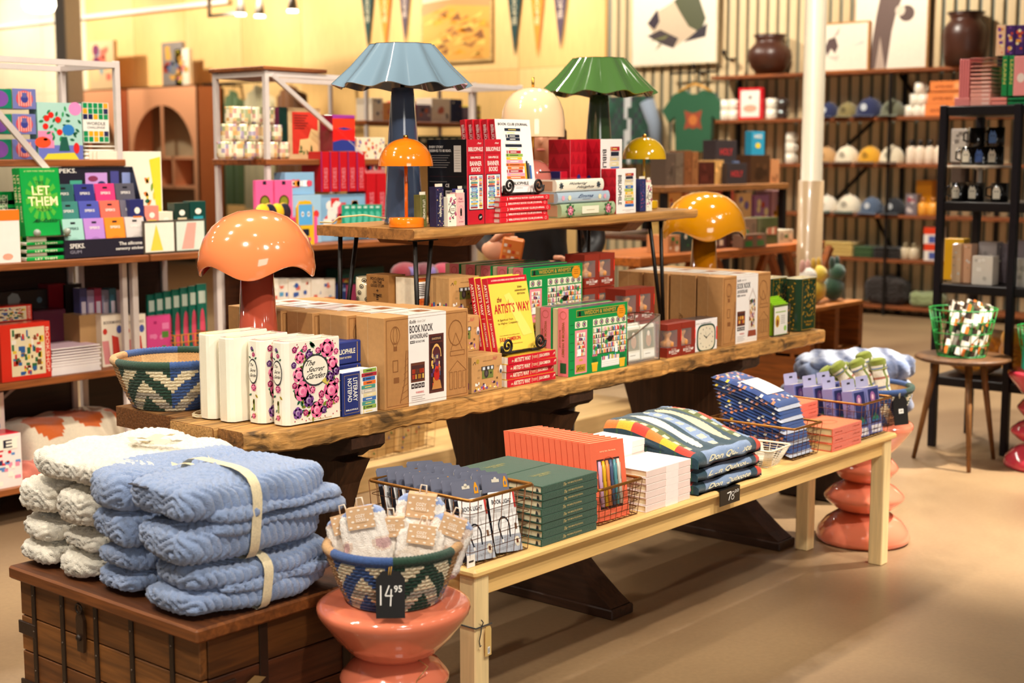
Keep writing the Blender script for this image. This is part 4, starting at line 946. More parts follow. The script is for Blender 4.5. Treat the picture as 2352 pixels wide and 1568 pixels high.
# ================================================================ things on the raised plank
def onu(x, y, dz=0.0): return (x, y, UZ(x)+dz+.0004)
TILTY = (0, UTILT, 0)
# ---------------------------------------------------------------- small novel-shaped boxes
def mini(label, x, y, w, d, h, col, art, grp):
    t = thing('mini_book_box', label, 'box', onu(x, y), group=grp, rot=TILTY)
    m = MB(); m.box(0, 0, 0, w, d, h, col, .001); part('carton', m, PAPER, t)
    m = MB(); art(front(m, 0, 0, 0, w, h)); part('front_print', m, PAPER, t)
    m = MB(); m.box(w*.03, d*.15, h, w*.97, d*.22, h+.009, '#efe6cf'); part('card_insert', m, PAPER, t)
def speck(bg, cols, seed, title=None, tc='#f0e6cc'):
    def f(F):
        rg = random.Random(seed); ar = F.w/F.h
        for q in range(40): F.ell(rg.uniform(.08, .92), rg.uniform(.03, .97), rg.uniform(.03, .08), rg.uniform(.03, .08)*ar, rg.choice(cols), 1, 6)
        if title: F.rect(.25, .2, .75, .9, bg, 3); F.text(title, .3, .25, .7, .85, tc, 4, rot=1)
    return f
def floral_mini(F):
    ar = F.w/F.h; rg = random.Random(2)
    for q in range(14): leaf2(F, rg.uniform(.1, .8), rg.uniform(.05, .95), .2, rg.uniform(0, 6), LEAF, ar)
    for q in range(16): rosette(F, rg.uniform(.1, .9), rg.uniform(.04, .96), rg.uniform(.07, .13), rg.choice([PINK, PURP, MAG]), MAG, ar)
    F.ell(.5, .58, .36, .16, '#3a3a3a', 6, 14); F.ell(.5, .58, .31, .14, '#f8f1dd', 7, 14); F.text('Secret', .28, .58, .72, .64, '#3a3230', 8); F.text('Garden', .28, .52, .72, .57, '#3a3230', 8)
def pride(F):
    F.text('Pride', .2, .78, .7, .86, '#b0607a', slant=.2); F.text('Prejudice', .15, .70, .85, .76, '#b0607a', slant=.2); F.ring(.5, .42, .34, .2, .1, '#d98aa0'); F.ell(.5, .44, .12, .1, '#2a2024', 2); F.rect(.4, .3, .6, .42, '#2a2024', 2); F.text('Jane Austen', .2, .1, .8, .15, '#b0607a', slant=.2)
g1 = 'mini novel boxes by the orange lamp'
mini('slim olive mini novel box beside the orange lamp', 3.128, 3.03, .026, .03, .098, '#6a6a35', speck('#5a5a2c', ['#8a8a4a', '#4a4a22'], 1, 'LITTLE WOMEN'), g1)
mini('tall navy starry mini novel box near the orange lamp', 3.155, 2.99, .033, .03, .122, '#262248', speck('#262248', ['#c07a8a', '#5a4a8a', '#d9c28a'], 2, 'Wuthering Heights'), g1)
mini('white flowered mini novel box near the orange lamp', 3.190, 2.975, .039, .03, .090, '#f6efdb', floral_mini, g1)
mini('pale pink mini novel box with cameo near the orange lamp', 3.2305, 2.975, .036, .03, .102, '#f2b5ae', pride, g1)
mini('violet mini novel box next to the banner puzzle', 3.268, 3.00, .020, .03, .112, '#4a4a9a', speck('#4a4a9a', ['#8a8ad0', '#2f2f70'], 4), g1)
# ---------------------------------------------------------------- banner puzzle boxes (black side, red spine)
def banner(label, x):
    t = thing('banner_puzzle', label, 'puzzle box', onu(x, 2.985), group='red and black banner puzzles', rot=TILTY)
    w, d, h = .080, .17, .264
    m = MB(); m.box(0, 0, 0, w, d, h, {'d': '#121012', '-y': '#c5202e'}, .001); part('carton', m, GLOSS, t)
    m = MB(); F = front(m, 0, 0, 0, w, h); F.text('BIBLIOPHILE', .08, .86, .92, .91, '#fbeee4'); F.rect(.1, .835, .9, .838, '#7a1018'); F.text('500-PIECE', .2, .775, .8, .80, '#fbeee4'); F.text('BANNER', .16, .69, .84, .745, '#fbeee4'); F.text('BOOKS', .24, .62, .76, .675, '#fbeee4')
    F.rect(.08, .17, .92, .59, '#1d2436', 1); F.rect(.11, .18, .89, .58, '#f5f0e8', 2); book_stack_art(F, .16, .19, .62, .57, 17, 21, 3); book_stack_art(F, .66, .19, .86, .57, 19, 22, 3); F.ell(.74, .085, .13, .04, '#161214', 2); F.text('gd', .68, .07, .8, .1, '#fbeee4', 3, slant=.3); F.text('Pratt', .62, .945, .84, .965, '#fbeee4', slant=.3); part('front_print', m, GLOSS, t)
    m = MB(); F = left(m, 0, 0, 0, d, h); F.text('EVERY STORY', .06, .90, .42, .93, '#efe9e0'); F.text('DESERVES TO BE READ.', .06, .855, .62, .885, '#efe9e0'); [F.rect(.06, .81-.028*q, .58-.04*(q % 3), .818-.028*q, '#7a7672') for q in range(6)]; F.rect(.06, .565, .94, .567, '#5a2a2e'); F.rect(.68, .62, .86, .93, '#d9d2c6'); [F.rect(.7, .66+.03*q, .84, .664+.03*q, '#8a847a', 2) for q in range(8)]; F.rect(.06, .50, .5, .508, '#6a6662'); F.rect(.46, .29, .82, .40, '#e8e4dc'); F.text('WARNING:', .48, .365, .66, .39, '#2a2624', 3); F.rect(.48, .33, .78, .34, '#8a847a', 3); F.text('CE', .46, .44, .56, .48, '#efe9e0')
    for q in range(5): F.rect(.12+.06*(q % 3), .3+.06*(q//2), .17+.06*(q % 3), .35+.06*(q//2), ('#c23a3a', '#3a6aa5', '#5a8ac0', '#3a6aa5', '#c23a3a')[q], 2)
    part('side_print', m, GLOSS, t)
banner('red-spined banner puzzle box showing its black side', 3.290)
banner('red-spined banner puzzle box right beside the journals on the easel', 3.373)
# ---------------------------------------------------------------- book club journals
JR = '#d3222e'
zs = .0168
for k in range(5):
    t = thing('journal', 'red book club journal lying under the riser easel, %s of five' % up_(k, 5), 'journal', onu(3.412+.002*(k % 3), 2.958+.002*(k % 2), zs*k), group='red journals piled on the riser', rot=(0, UTILT, R((0, 1, -1, .5, -.5)[k])))
    m = MB(); m.box(.003, .003, .002, .244, .158, zs-.002, '#e6ddd0'); part('pages', m, PAGES, t)
    m = MB(); m.box(0, 0, 0, .245, .16, .002, JR); m.box(0, 0, zs-.0022, .245, .16, zs-.0004, JR); m.box(0, -.001, 0, .245, .004, zs-.0004, JR, .002); part('cover', m, GLOSS, t)
    m = MB(); F = front(m, 0, -.001, 0, .245, zs); F.text('BIBLIOPHILE BOOK CLUB JOURNAL', .17, .28, .87, .74, '#fbeee4'); F.ring(.93, .5, .022, .3, .3, '#f2a09a'); F.text(')', .12, .2, .14, .8, '#fbeee4'); part('lettering', m, GLOSS, t)
ZJ = 5*zs
e2 = easel('black iron scroll easel with the book club journals on the riser', onu(3.462, 2.992, ZJ+.001), .172)
def journal_cover(F):
    F.text('BOOK CLUB JOURNAL', .08, .905, .92, .95, '#2a2628')
    book_stack_art(F, .2, .18, .72, .88, 16, 31, 1); 
    for q, c in enumerate(('#e0b22c', '#2a2a2c', '#5a5a60', '#3a6ab0')): F.rect(.72+.05*q, .18, .765+.05*q, .40-.03*(q % 2)+.06*(q == 1), c, 4)
    F.text('BIBLIOPHILE', .28, .10, .80, .145, '#2a2628'); F.rect(.28, .085, .82, .088, '#c23a3a'); F.text('by Jane Mount', .42, .05, .62, .065, '#6a6462')
def journal_spine(F):
    F.text('BIBLIOPHILE', .25, .55, .75, .93, '#fbe0d8', rot=1); F.text('BOOK CLUB JOURNAL', .3, .06, .7, .5, '#f2a09a', rot=1)
    for q in range(9): F.poly([(1, .1*q+.02), (.72, .1*q+.07), (1, .1*q+.12)], '#f0606a', 1)
for k in range(5):
    x = 3.462-.006*k; y = 2.996+.0262*k
    leaning('journal', ('white-fronted book club journal face out on the riser easel', 'red journal standing second on the riser easel', 'red journal standing third on the riser easel', 'red journal standing fourth on the riser easel', 'red journal standing hindmost on the riser easel')[k], onu(x, y, ZJ+.0105), .176, .236, .0225, R(7), ('#f6f1ea' if k == 0 else JR, JR, JR), journal_cover if k == 0 else None, journal_spine, 'journals standing on the riser easel', cat='journal')
# ---------------------------------------------------------------- three ceramic books lying flat
def lying_vase(label, x, y, z, w, d, h, col, art, rz):
    t = thing('book_vase', label, 'vase', onu(x, y, z), group='ceramic book vases lying flat', rot=(0, UTILT, R(rz)))
    m = MB(); pr = [(0, .0), (.004, -.004)]
    sp = [(d*.0+.010-.010*math.cos(a), h/2+(h/2)*math.sin(a)*.98) for a in [(-PI/2)+i*PI/8 for i in range(9)]]      # rounded spine at -y
    poly = [(a, b) for a, b in sp]+[(d, h), (d, h-.004), (d-.0, .004), (d, 0)]
    m.prism(poly, 'x', .002, w, col); m.box(0.0, .018, .005, .0025, d-.004, h-.005, '#b98f70'); part('body', m, GLAZE, t)
    m = MB(); art(front(m, 0, -.0002, h*.12, w, h*.88)); part('spine_print', m, GLAZE, t)
    return t
def sp_green(F):
    ar = F.w/F.h
    for cx in (.16, .86):
        for q in range(8): leaf2(F, cx, .5, .09, q*.8, '#3f6a3f', ar, 1)
        rosette(F, cx, .5, .05, '#e58aa0', '#b0304a', ar)
    F.rect(.37, .15, .68, .85, '#efe9cf', 1); F.rect(.45, .45, .6, .5, '#a9a27c', 2)
def sp_blue(F):
    ar = F.w/F.h; F.text('Emma', .40, .45, .68, .85, '#4a5a7a', slant=.2); F.rect(.46, .25, .62, .3, '#6a7a9a'); [F.ell(x, .5, .03, .03*ar, c, 1, 8) for x, c in ((.1, '#e3a5b5'), (.22, '#f2e3b0'), (.8, '#f2e3b0'), (.9, '#e3a5b5'))]
def sp_white(F):
    ar = F.w/F.h; F.text('Wuthering', .25, .5, .62, .85, '#3a3a3c', slant=.2); F.text('Heights', .42, .12, .78, .45, '#3a3a3c', slant=.2)
    for x in (.1, .88): [leaf2(F, x, .5, .05, q*.9, ('#2a2a30', '#5a6a72')[q % 2], ar) for q in range(7)]
lying_vase('pale green ceramic book with roses, bottom of the lying three', 3.742, 2.972, 0, .305, .15, .047, '#a5b890', sp_green, 0)
lying_vase('powder blue ceramic book lettered Emma, middle of the lying three', 3.735, 2.982, .0475, .285, .14, .038, '#a9bccb', sp_blue, -1)
lying_vase('white ceramic book with black script, top of the lying three', 3.735, 2.988, .086, .265, .135, .042, '#ece6d2', sp_white, 0)
# ---------------------------------------------------------------- red card sets
def card_front(F):
    F.text('BIBLIOPHILE', .08, .2, .26, .86, '#2a2628', rot=1); book_stack_art(F, .40, .14, .9, .9, 11, 41, 1); F.rect(.3, .07, .9, .078, '#b0a8a2'); F.rect(.45, .04, .7, .048, '#b0a8a2')
def redbox(label, x, y, w, d, h, white=True, oval=False):
    t = thing('note_card_box', label, 'box', onu(x, y), group='red boxed note cards', rot=TILTY)
    m = MB(); m.box(0, 0, 0, w, d, h, {'d': '#c2182a', '-y': '#f4efe9' if white else '#bf1526', '+z': '#d63a30'}, .001); part('carton', m, GLOSS, t)
    m = MB(); F = front(m, 0, 0, 0, w, h)
    if white: card_front(F)
    else:
        for q in range(18): F.poly([((q % 3)*.33+.02, (q//3)*.165+.01), ((q % 3)*.33+.18, (q//3)*.165+.15), ((q % 3)*.33+.33, (q//3)*.165+.01)], '#a80f20', 1)
    if oval: F.ell(.5, .45, .13, .08, '#2a2a72', 3)
    F = left(m, 0, 0, 0, d, h); [F.poly([((q % 2)*.5+.02, (q//2)*.2+.01), ((q % 2)*.5+.25, (q//2)*.2+.17), ((q % 2)*.5+.48, (q//2)*.2+.01)], '#a80f20', 1) for q in range(10)]
    if oval or white: F.ell(.3, .45, .14, .06, '#2a2a72', 3)
    part('front_print', m, GLOSS, t)
redbox('tall plain red card box with navy dot behind the lying books', 4.012, 3.145, .095, .10, .262, False, True)
redbox('tall red and white bookish card box behind the small one', 4.132, 3.10, .130, .075, .262)
redbox('small red and white bookish card box at the riser edge', 4.070, 2.985, .118, .068, .158)
m = MB(); m.box(0, 0, 0, .04, .05, .15, {'d': '#1f2a66', '-y': '#b8142a'}, .001); single('card_box', m, GLOSS, 'small red and navy box behind the lying ceramic books', 'box', onu(3.962, 3.15), rot=TILTY)
g2 = 'mini novel boxes at the far riser end'
mini('olive mini novel box at the far riser end', 4.200, 3.03, .040, .03, .105, '#6a6a50', speck('#6a6a50', ['#8a8a6a', '#4a4a3a'], 6), g2)
mini('navy starry mini novel box at the far riser end', 4.243, 3.005, .036, .03, .118, '#2a2f60', speck('#2a2f60', ['#c05a7a', '#5a5aa0'], 7), g2)
mini('white flowered mini novel box at the far riser end', 4.282, 3.005, .036, .03, .096, '#f6efdb', floral_mini, g2)
mini('pale pink mini novel box at the far riser end', 4.3205, 3.025, .020, .03, .112, '#f2b5ae', pride, g2)
# ================================================================ folded plush blankets on the trunk
def plush_lobe(a, b, c, cx, cy, cz, seed, pitch=.0205, p=2.9, ridge=.0085, nx=None, lump=.011, flat=0.0):
    """one rounded fold of plush (half sizes a, b, c) with chevron ribs; returns verts, faces"""
    rg = np.random.RandomState(seed)
    nx = nx or max(30, int(a*2/pitch*9)); ny = max(14, int(b*2/.0085)); nz = max(8, int(c*2/.0045))
    N = (nx, ny, nz); key = {}; pts = []
    def idx(i, j, k):
        q = (i*(ny+1)+j)*(nz+1)+k
        if q not in key: key[q] = len(pts); pts.append((i, j, k))
        return key[q]
    F = []
    for (i0, i1) in ((0, 0), (nx, nx)):
        for j in range(ny):
            for k in range(nz):
                f = (idx(i0, j, k), idx(i0, j+1, k), idx(i0, j+1, k+1), idx(i0, j, k+1)); F.append(f if i0 else f[::-1])
    for j0 in (0, ny):
        for i in range(nx):
            for k in range(nz):
                f = (idx(i, j0, k), idx(i, j0, k+1), idx(i+1, j0, k+1), idx(i+1, j0, k)); F.append(f if j0 else f[::-1])
    for k0 in (0, nz):
        for i in range(nx):
            for j in range(ny):
                f = (idx(i, j, k0), idx(i+1, j, k0), idx(i+1, j+1, k0), idx(i, j+1, k0)); F.append(f if k0 else f[::-1])
    P = np.array(pts, dtype=float); P = P/np.array(N)*2-1
    P = np.sign(P)*np.abs(P)**.92
    nrm = (np.abs(P)**p).sum(1)**(1/p); S = P/nrm[:, None]
    S[:, 0] = P[:, 0]/((np.abs(P)**9).sum(1)**(1/9))*.5+S[:, 0]*.5
    V = S*np.array([a, b, c])
    n = np.sign(S)*np.abs(S)**3/np.array([a, b, c]); n /= np.linalg.norm(n, axis=1)[:, None]+1e-9
    x, y, z = V[:, 0], V[:, 1], V[:, 2]
    we = n[:, 0]**2
    zz = np.abs(((y+rg.rand()*.1)/.085) % 1-.5)*2*.034
    s = x+z*(we*1.0+.22)+zz*(1-.8*n[:, 1]**2)
    rid = np.abs(np.sin(np.pi*s/pitch))**.45
    ph = rg.rand(6)*6.28
    lm = np.sin(x*19+ph[0]+z*9)*np.sin(y*26+ph[1])+.6*np.sin(x*41+ph[2])*np.sin(z*50+y*21+ph[3])
    V = V+n*(ridge*(1+.8*we)*(rid-1)+lump*lm*.6+rg.normal(0, .0006, len(x)))[:, None]
    V += np.array([cx, cy, cz])
    if flat: V[:, 2] = np.maximum(V[:, 2], flat)
    return V, F
def blanket(label, loc, lobes, col, seed, grp, rz=0.0, ribbons=(), extra=None):
    t = thing('folded_blanket', label, 'blanket', loc, rz=rz, group=grp)
    Vs, Fs, o = [], [], 0
    for q, l in enumerate(lobes):
        V, F = plush_lobe(*l, seed=seed*10+q, flat=.0015); Vs.append(V); Fs += [tuple(i+o for i in f) for f in F]; o += len(V)
    me = bpy.data.meshes.new('fleece'); me.from_pydata(np.vstack(Vs).tolist(), [], Fs)
    at = me.color_attributes.new('Col', 'FLOAT_COLOR', 'CORNER'); c = np.array(C_(col), dtype=np.float32)
    at.data.foreach_set('color', np.tile(c, len(me.loops))); me.polygons.foreach_set('use_smooth', np.ones(len(me.polygons), dtype=bool)); me.update()
    part('fleece', me, PLUSH, t)
    for (x, w, y0, y1, z0, z1) in ribbons:
        m = MB(); cy, cz, b, cc = (y0+y1)/2, (z0+z1)/2, (y1-y0)/2+.014, (z1-z0)/2+.010; n = 40; P = []
        for i in range(n+1):
            a = 2*PI*i/n; ca, sa = math.cos(a), math.sin(a); r = (abs(ca)**4+abs(sa)**4)**(-.25)
            P.append([(x-w/2+.004*math.sin(3*a), cy+b*r*ca, max(.001, cz+cc*r*sa)), (x+w/2+.004*math.sin(3*a), cy+b*r*ca, max(.001, cz+cc*r*sa))])
        m.grid(P, '#efe0b8'); part('ribbon', m, CLOTH, t)
    if extra: extra(t)
    return t
CB, BB = '#f6eedb', '#8ea4cc'
TZ = CH+.0005
gc, gb = 'cream plush blankets on the trunk', 'blue plush blankets on the trunk'
X0 = 1.815
L = .20  # half length along x
blanket('cream plush blanket at the bottom of the outermost column', (X0-.01, 3.085, TZ), [(L, .092, .031, L, 0, .031), (L*.97, .088, .032, L+.004, .003, .088)], CB, 1, gc)
blanket('cream plush blanket on top of the outermost column', (X0-.004, 3.085, TZ+.121), [(L, .094, .052, L, 0, .052)], CB, 2, gc)
blanket('cream plush blanket at the bottom of the column next to the blue ones', (X0-.005, 2.915, TZ), [(L, .090, .033, L, 0, .033), (L*.97, .088, .030, L, -.002, .090)], CB, 3, gc)
blanket('cream plush blanket on top of the column next to the blue ones', (X0-.012, 2.912, TZ+.121), [(L, .094, .054, L, 0, .054)], CB, 4, gc)
def tails(t):
    m = MB()
    for (x0, y0, x1, y1, z) in ((.15, -.05, .24, -.13, .092), (.16, -.03, .27, -.06, .094)):
        m.grid([[(x0+(x1-x0)*i/8, y0+(y1-y0)*i/8-.012, z+.006*math.sin(i*1.1)), (x0+(x1-x0)*i/8+.006, y0+(y1-y0)*i/8+.012, z+.005*math.sin(i*1.3+1))] for i in range(9)], '#eddcae')
    part('ribbon_tail', m, CLOTH, t)
blanket('cream plush blanket lying across the top of the cream columns', (X0-.005, 2.93, TZ+.222), [(.20, .215, .040, .20, .0, .040)], CB, 5, gc, extra=tails)
blanket('blue plush blanket at the bottom of the column beside the cream ones', (X0-.012, 2.742, TZ), [(L, .094, .032, L, 0, .032), (L, .092, .031, L, 0, .087)], BB, 6, gb)
blanket('blue plush blanket on top of the column beside the cream ones', (X0-.026, 2.742, TZ+.112), [(L, .098, .047, L, 0, .047), (L, .100, .052, L-.002, .002, .135)], BB, 7, gb)
def bow(t):
    m = MB()
    for q, (x0, y0, z0, x1, y1, z1) in enumerate(((.16, -.02, .187, .10, .09, .192), (.17, -.02, .188, .30, .02, .176), (.16, -.03, .187, .22, .12, .186))):
        m.grid([[(x0+(x1-x0)*i/8, y0+(y1-y0)*i/8-.011, z0+(z1-z0)*i/8+.009*abs(math.sin(i*.8))), (x0+(x1-x0)*i/8+.012, y0+(y1-y0)*i/8+.011, z0+(z1-z0)*i/8+.007*abs(math.sin(i*.8+.6)))] for i in range(9)], '#eddcae')
    part('ribbon_tail', m, CLOTH, t)
    m = MB(); m.box(-.008, .02, .168, .05, .09, .1695, '#2b2a33'); part('paper_label', m, PAPER, t)
blanket('blue plush blanket tied with cream ribbon, bottom of the front column', (X0-.022, 2.522, TZ), [(L+.005, .128, .034, L, 0, .034), (L, .124, .032, L+.012, -.002, .090), (L*.92, .052, .017, L+.05, -.080, .062)], BB, 8, gb, ribbons=((.175, .026, -.124, .124, 0, .122),))
blanket('blue plush blanket tied with cream ribbon, top of the front column', (X0-.034, 2.530, TZ+.116), [(L, .128, .050, L-.005, 0, .050), (L+.008, .130, .052, L, .0, .143), (L*.93, .056, .018, L+.055, -.082, .082), (L*.90, .054, .017, L+.045, -.088, .112)], BB, 9, gb, rz=R(-2), ribbons=((.165, .026, -.126, .126, 0, .194),), extra=bow)

# ================================================================ basket of socks on the near stool
sb = woven_basket('blue, green and tan rope basket of fuzzy socks with black price tag', (2.19, 2.217, .4625), .150, .098, .122, rz=R(165), order=('b', 'g', 't'))
def hang_tag(parent, ang, r, z, w, h, lines, loop='#d9a63a'):
    """black card tag hanging outside a round basket at angle ang"""
    M0 = Matrix.Rotation(ang+PI/2, 4, 'Z')
    m = MB(); m.M = M0 @ Matrix.Translation((0, -r-.004, z)) @ Matrix.Rotation(R(-9), 4, 'X')
    m.prism([(-w/2, -h), (w/2, -h), (w/2, -h*.16), (w*.28, 0), (-w*.28, 0), (-w/2, -h*.16)], 'y', -.0015, .0015, '#131010'); tg = part('tag_card', m, PAPER, parent, label='black card price tag')
    m = MB(); m.M = M0 @ Matrix.Translation((0, -r-.004, z)) @ Matrix.Rotation(R(-9), 4, 'X'); lines(Face(m, (-w/2, -.0016, -h), (1, 0, 0), (0, 0, 1), w, h)); part('lettering', m, PAPER, parent)
    m = MB(); m.M = M0; m.tube([(0, -r-.006, z-.008), (.003, -r-.004, z+.012), (0, -r+.012, z+.02)], .0014, loop); m.tube([(-.004, -r-.006, z-.008), (-.002, -r-.004, z+.012), (0, -r+.012, z+.02)], .0014, loop); part('tag_loop', m, CLOTH, parent)
hang_tag(sb, R(-137-165), .150, .110, .062, .100, lambda F: (F.rect(.14, .28, .19, .70, '#f4f1ea', 2), F.strip([(.46, .70), (.32, .48), (.58, .48)], .045, '#f4f1ea', 2), F.strip([(.53, .62), (.50, .26)], .045, '#f4f1ea', 2), F.text('95', .62, .55, .90, .70, '#f4f1ea', 2)))
def sock(label, loc, rot, w, l, seed, cols):
    t = thing('fuzzy_socks', label, 'socks', loc, group='fuzzy socks in the near basket', rot=rot)
    rg = np.random.RandomState(seed); V, F = plush_lobe(w, .022, l, 0, 0, l, seed=seed, pitch=.02, ridge=.003, nx=24, lump=.005, p=3.2)
    me = bpy.data.meshes.new('knit'); me.from_pydata(V.tolist(), [], F)
    at = me.color_attributes.new('Col', 'FLOAT_COLOR', 'CORNER'); cs = [np.array(C_(c)) for c in cols]; per = []
    for f in F:
        p = V[f[0]]; k = np.sin(p[0]*70+seed)*np.sin(p[2]*60+seed*2)+.5*np.sin(p[2]*110); c = cs[0] if k < .45 else cs[1] if k < .9 else cs[2]
        if p[2] > l*1.75: c = cs[3]
        if p[2] < l*.25: c = cs[2]
        per.append(np.tile(c, len(f)))
    at.data.foreach_set('color', np.concatenate(per).astype(np.float32)); me.polygons.foreach_set('use_smooth', np.ones(len(me.polygons), dtype=bool)); me.update()
    part('knit', me, PLUSH, t)
    m = MB(); m.box(-w*.55, -.0265, l*1.38, w*.55, -.0245, l*1.96, '#cfa980'); m.box(-w*.55, -.0265, l*1.96, w*.55, .0265, l*1.985, '#cfa980'); m.box(-w*.55, .0245, l*1.38, w*.55, .0265, l*1.96, '#cfa980'); F = front(m, -w*.55, -.0265, l*1.38, w*.55, l*1.96)
    for q in range(16): F.ell((q % 4)*.27+.1+.1*((q//4) % 2), (q//4)*.26+.12, .06, .05, '#f1e6d6', 1, 8)
    F.rect(.28, .3, .72, .75, '#cfa980', 2); F.text('COZY', .32, .55, .68, .7, '#f6efe4', 3); F.text('SOCKS', .32, .36, .68, .5, '#f6efe4', 3); part('paper_band', m, PAPER, t)
    m = MB(); m.tube([(-.008, 0, l*2), (-.006, 0, l*2+.018), (.006, 0, l*2+.018), (.008, 0, l*2)], .0018, '#e3d6c4'); part('hang_loop', m, PLASTIC, t)
WH = ['#fbf4ea', '#e9d3c2', '#c9a2a0', '#93a9d9']
aw = R(-50)   # across the view
# axes: across = (.649,-.761), toward camera = (-.755,-.643)
def sk(u, v, z): return (2.19+.649*u-.755*v, 2.217-.761*u-.643*v, .4625+z)
sock('fuzzy sock pair leaning out at the edge of the basket by the blankets', sk(-.075, .0, .055), (R(-12), R(-16), aw), .050, .072, 3, WH)
sock('fuzzy sock pair with raised dotted band, second from the blankets', sk(-.045, .03, .06), (R(-10), R(-10), aw), .055, .080, 5, WH)
sock('fuzzy cream sock pair in the middle of the basket', sk(.0, .012, .05), (R(-8), R(-2), aw), .058, .070, 7, ['#f6eee2', '#efdccb', '#e9d3c2', '#f6eee2'])
sock('fuzzy sock pair standing tallest in the basket', sk(.045, -.02, .065), (R(-6), R(7), aw), .058, .086, 9, WH)
sock('fuzzy sock pair with green specks beside the tallest pair', sk(.05, .045, .04), (R(-14), R(8), aw), .056, .070, 12, ['#f3ebe0', '#e9dccb', '#a9bf7a', '#f3ebe0'])
sock('fuzzy sock pair leaning out toward the book light basket', sk(.092, .01, .055), (R(-8), R(20), aw), .050, .072, 15, WH)
sock('fuzzy pale blue sock toe at the front of the basket', sk(.015, .095, .045), (R(-70), R(0), aw), .042, .045, 17, ['#7f95c9', '#7389c0', '#93a9d9', '#7f95c9'])
t = thing('twine', 'loose twine around the neck of the near coral stool', 'twine', (2.19, 2.217, .337))
m = MB(); m.tube([(.083*math.cos(a), .083*math.sin(a), .003) for a in [i*2*PI/28 for i in range(28)]], .0013, '#b98a4a', 5, closed=True); m.tube([(-.01, -.085, .003), (-.02, -.10, .01), (-.015, -.12, 0), (-.035, -.105, -.03), (-.05, -.11, -.06)], .0012, '#b98a4a', 5); part('cord', m, CLOTH, t)
# ================================================================ things on the bench
def wire_basket(label, loc, w, d, h, pitch=.026, flare=.010, rows=5, col='#6a4226', rimc='#a06c30', rz=0.0):
    """bronze wire basket, w along x, d along y"""
    t = thing('wire_basket', label, 'basket', loc, rz=rz, group='bronze wire baskets')
    def rect(z, r=.012):
        f = flare*z/h; x0, x1, y0, y1 = -f, w+f, -f, d+f; P = []
        for (cx, cy, a0) in ((x1-r, y1-r, 0), (x0+r, y1-r, 90), (x0+r, y0+r, 180), (x1-r, y0+r, 270)):
            for q in range(4): a = R(a0+30*q); P.append((cx+r*math.cos(a), cy+r*math.sin(a), z))
        return P
    m = MB(); m.tube(rect(h), .0042, rimc, 8, closed=True); part('rim', m, WIRE, t)
    m = MB(); wr = .0011
    for j in range(rows): m.tube(rect(.002+(h-.004)*j/rows), wr, col, 4, closed=True)
    nx, ny = max(2, round(w/pitch)), max(2, round(d/pitch))
    for i in range(nx+1):
        x = w*i/nx; xo = -flare+(w+2*flare)*i/nx
        m.tube([(xo, -flare, h), (x, 0, .0015), (x, d, .0015), (xo, d+flare, h)], wr, col, 4)
    for i in range(ny+1):
        y = d*i/ny; yo = -flare+(d+2*flare)*i/ny
        m.tube([(-flare, yo, h), (0, y, .0012), (w, y, .0012), (w+flare, yo, h)], wr, col, 4)
    part('wire_mesh', m, WIRE, t)
    return t
# ---------------------------------------------------------------- book lights
bk = wire_basket('bronze wire basket of book lights at the near bench end', (2.452, 2.222, BZ+.001), .215, .325, .165)
m = MB(); m.box(-.012, -.002, .0, .016, -.001, .03, '#f4f1ea'); front(m, -.012, -.002, 0, .016, .03).rect(.2, .4, .8, .55, '#33302c'); part('price_sticker', m, PAPER, bk)
lp = None
for r in range(9):
    for c in range(2):
        lab = 'boxed book light in the wire basket, %s row from the front, %s column' % (NUM[r], ('outer', 'inner')[c])
        loc = (2.456+.104*c+.004*(r % 2), 2.232+.0315*r, BZ+.010); rot = (R(-17-(r % 3)), R(4+2*c), R(-3))
        if lp is None:
            lp = thing('book_light', lab, 'book light', loc, group='boxed book lights', rot=rot)
            m = MB(); m.box(0, 0, 0, .095, .02, .150, {'d': '#22232b', '-y': '#efeeec'}, .0015); part('carton', m, GLOSS, lp)
            m = MB(); F = front(m, 0, 0, 0, .095, .150); F.rect(0, 0, 1, .28, '#aab0bb', 1); F.text('BOOK LIGHT', .08, .80, .82, .875, '#3a3a42', 2); F.rect(.9, .72, .97, 1, '#c23a34', 2); F.rect(.1, .7, .5, .71, '#b0aeb0', 2); F.rect(.1, .67, .42, .68, '#b0aeb0', 2)
            P = [(.42+.2*math.cos(a), .42+.16*math.sin(a)) for a in [R(-20+12*q) for q in range(20)]]; F.strip(P+[(.3, .2)], .045, '#23232a', 3); F.strip([(P[0][0], P[0][1]), (.6, .24)], .045, '#23232a', 3); F.ell(.3, .19, .04, .03, '#f4f2ee', 4); F.ell(.84, .16, .1, .085, '#ece2cc', 3); F.rect(.8, .13, .88, .2, '#6a3a2a', 4); F.rect(.82, .36, .9, .46, '#7a5a44', 3); part('front_print', m, GLOSS, lp)
            m = MB(); F = left(m, 0, 0, 0, .02, .15); [F.rect(.2, .1+.05*q, .8, .115+.05*q, '#6a6a78') for q in range(10)]; part('side_print', m, GLOSS, lp)
            m = MB(); m.prism([(0, .15), (.095, .15), (.095, .190), (.090, .196), (.005, .196), (0, .190)], 'y', .016, .0185, '#6c7082'); F = front(m, 0, .016, .15, .095, .196); F.rect(.36, .55, .64, .72, '#d9d2c0'); F.ell(.5, .72, .06, .12, '#d9d2c0'); F.poly([(.78, .25), (.94, .25), (.93, .6), (.88, .85), (.84, .85), (.79, .6)], '#e39a22', 1); F.ell(.86, .48, .04, .12, '#6c7082', 2); part('header_card', m, GLOSS, lp)
        else: dup(lp, loc, lab, rot=rot)
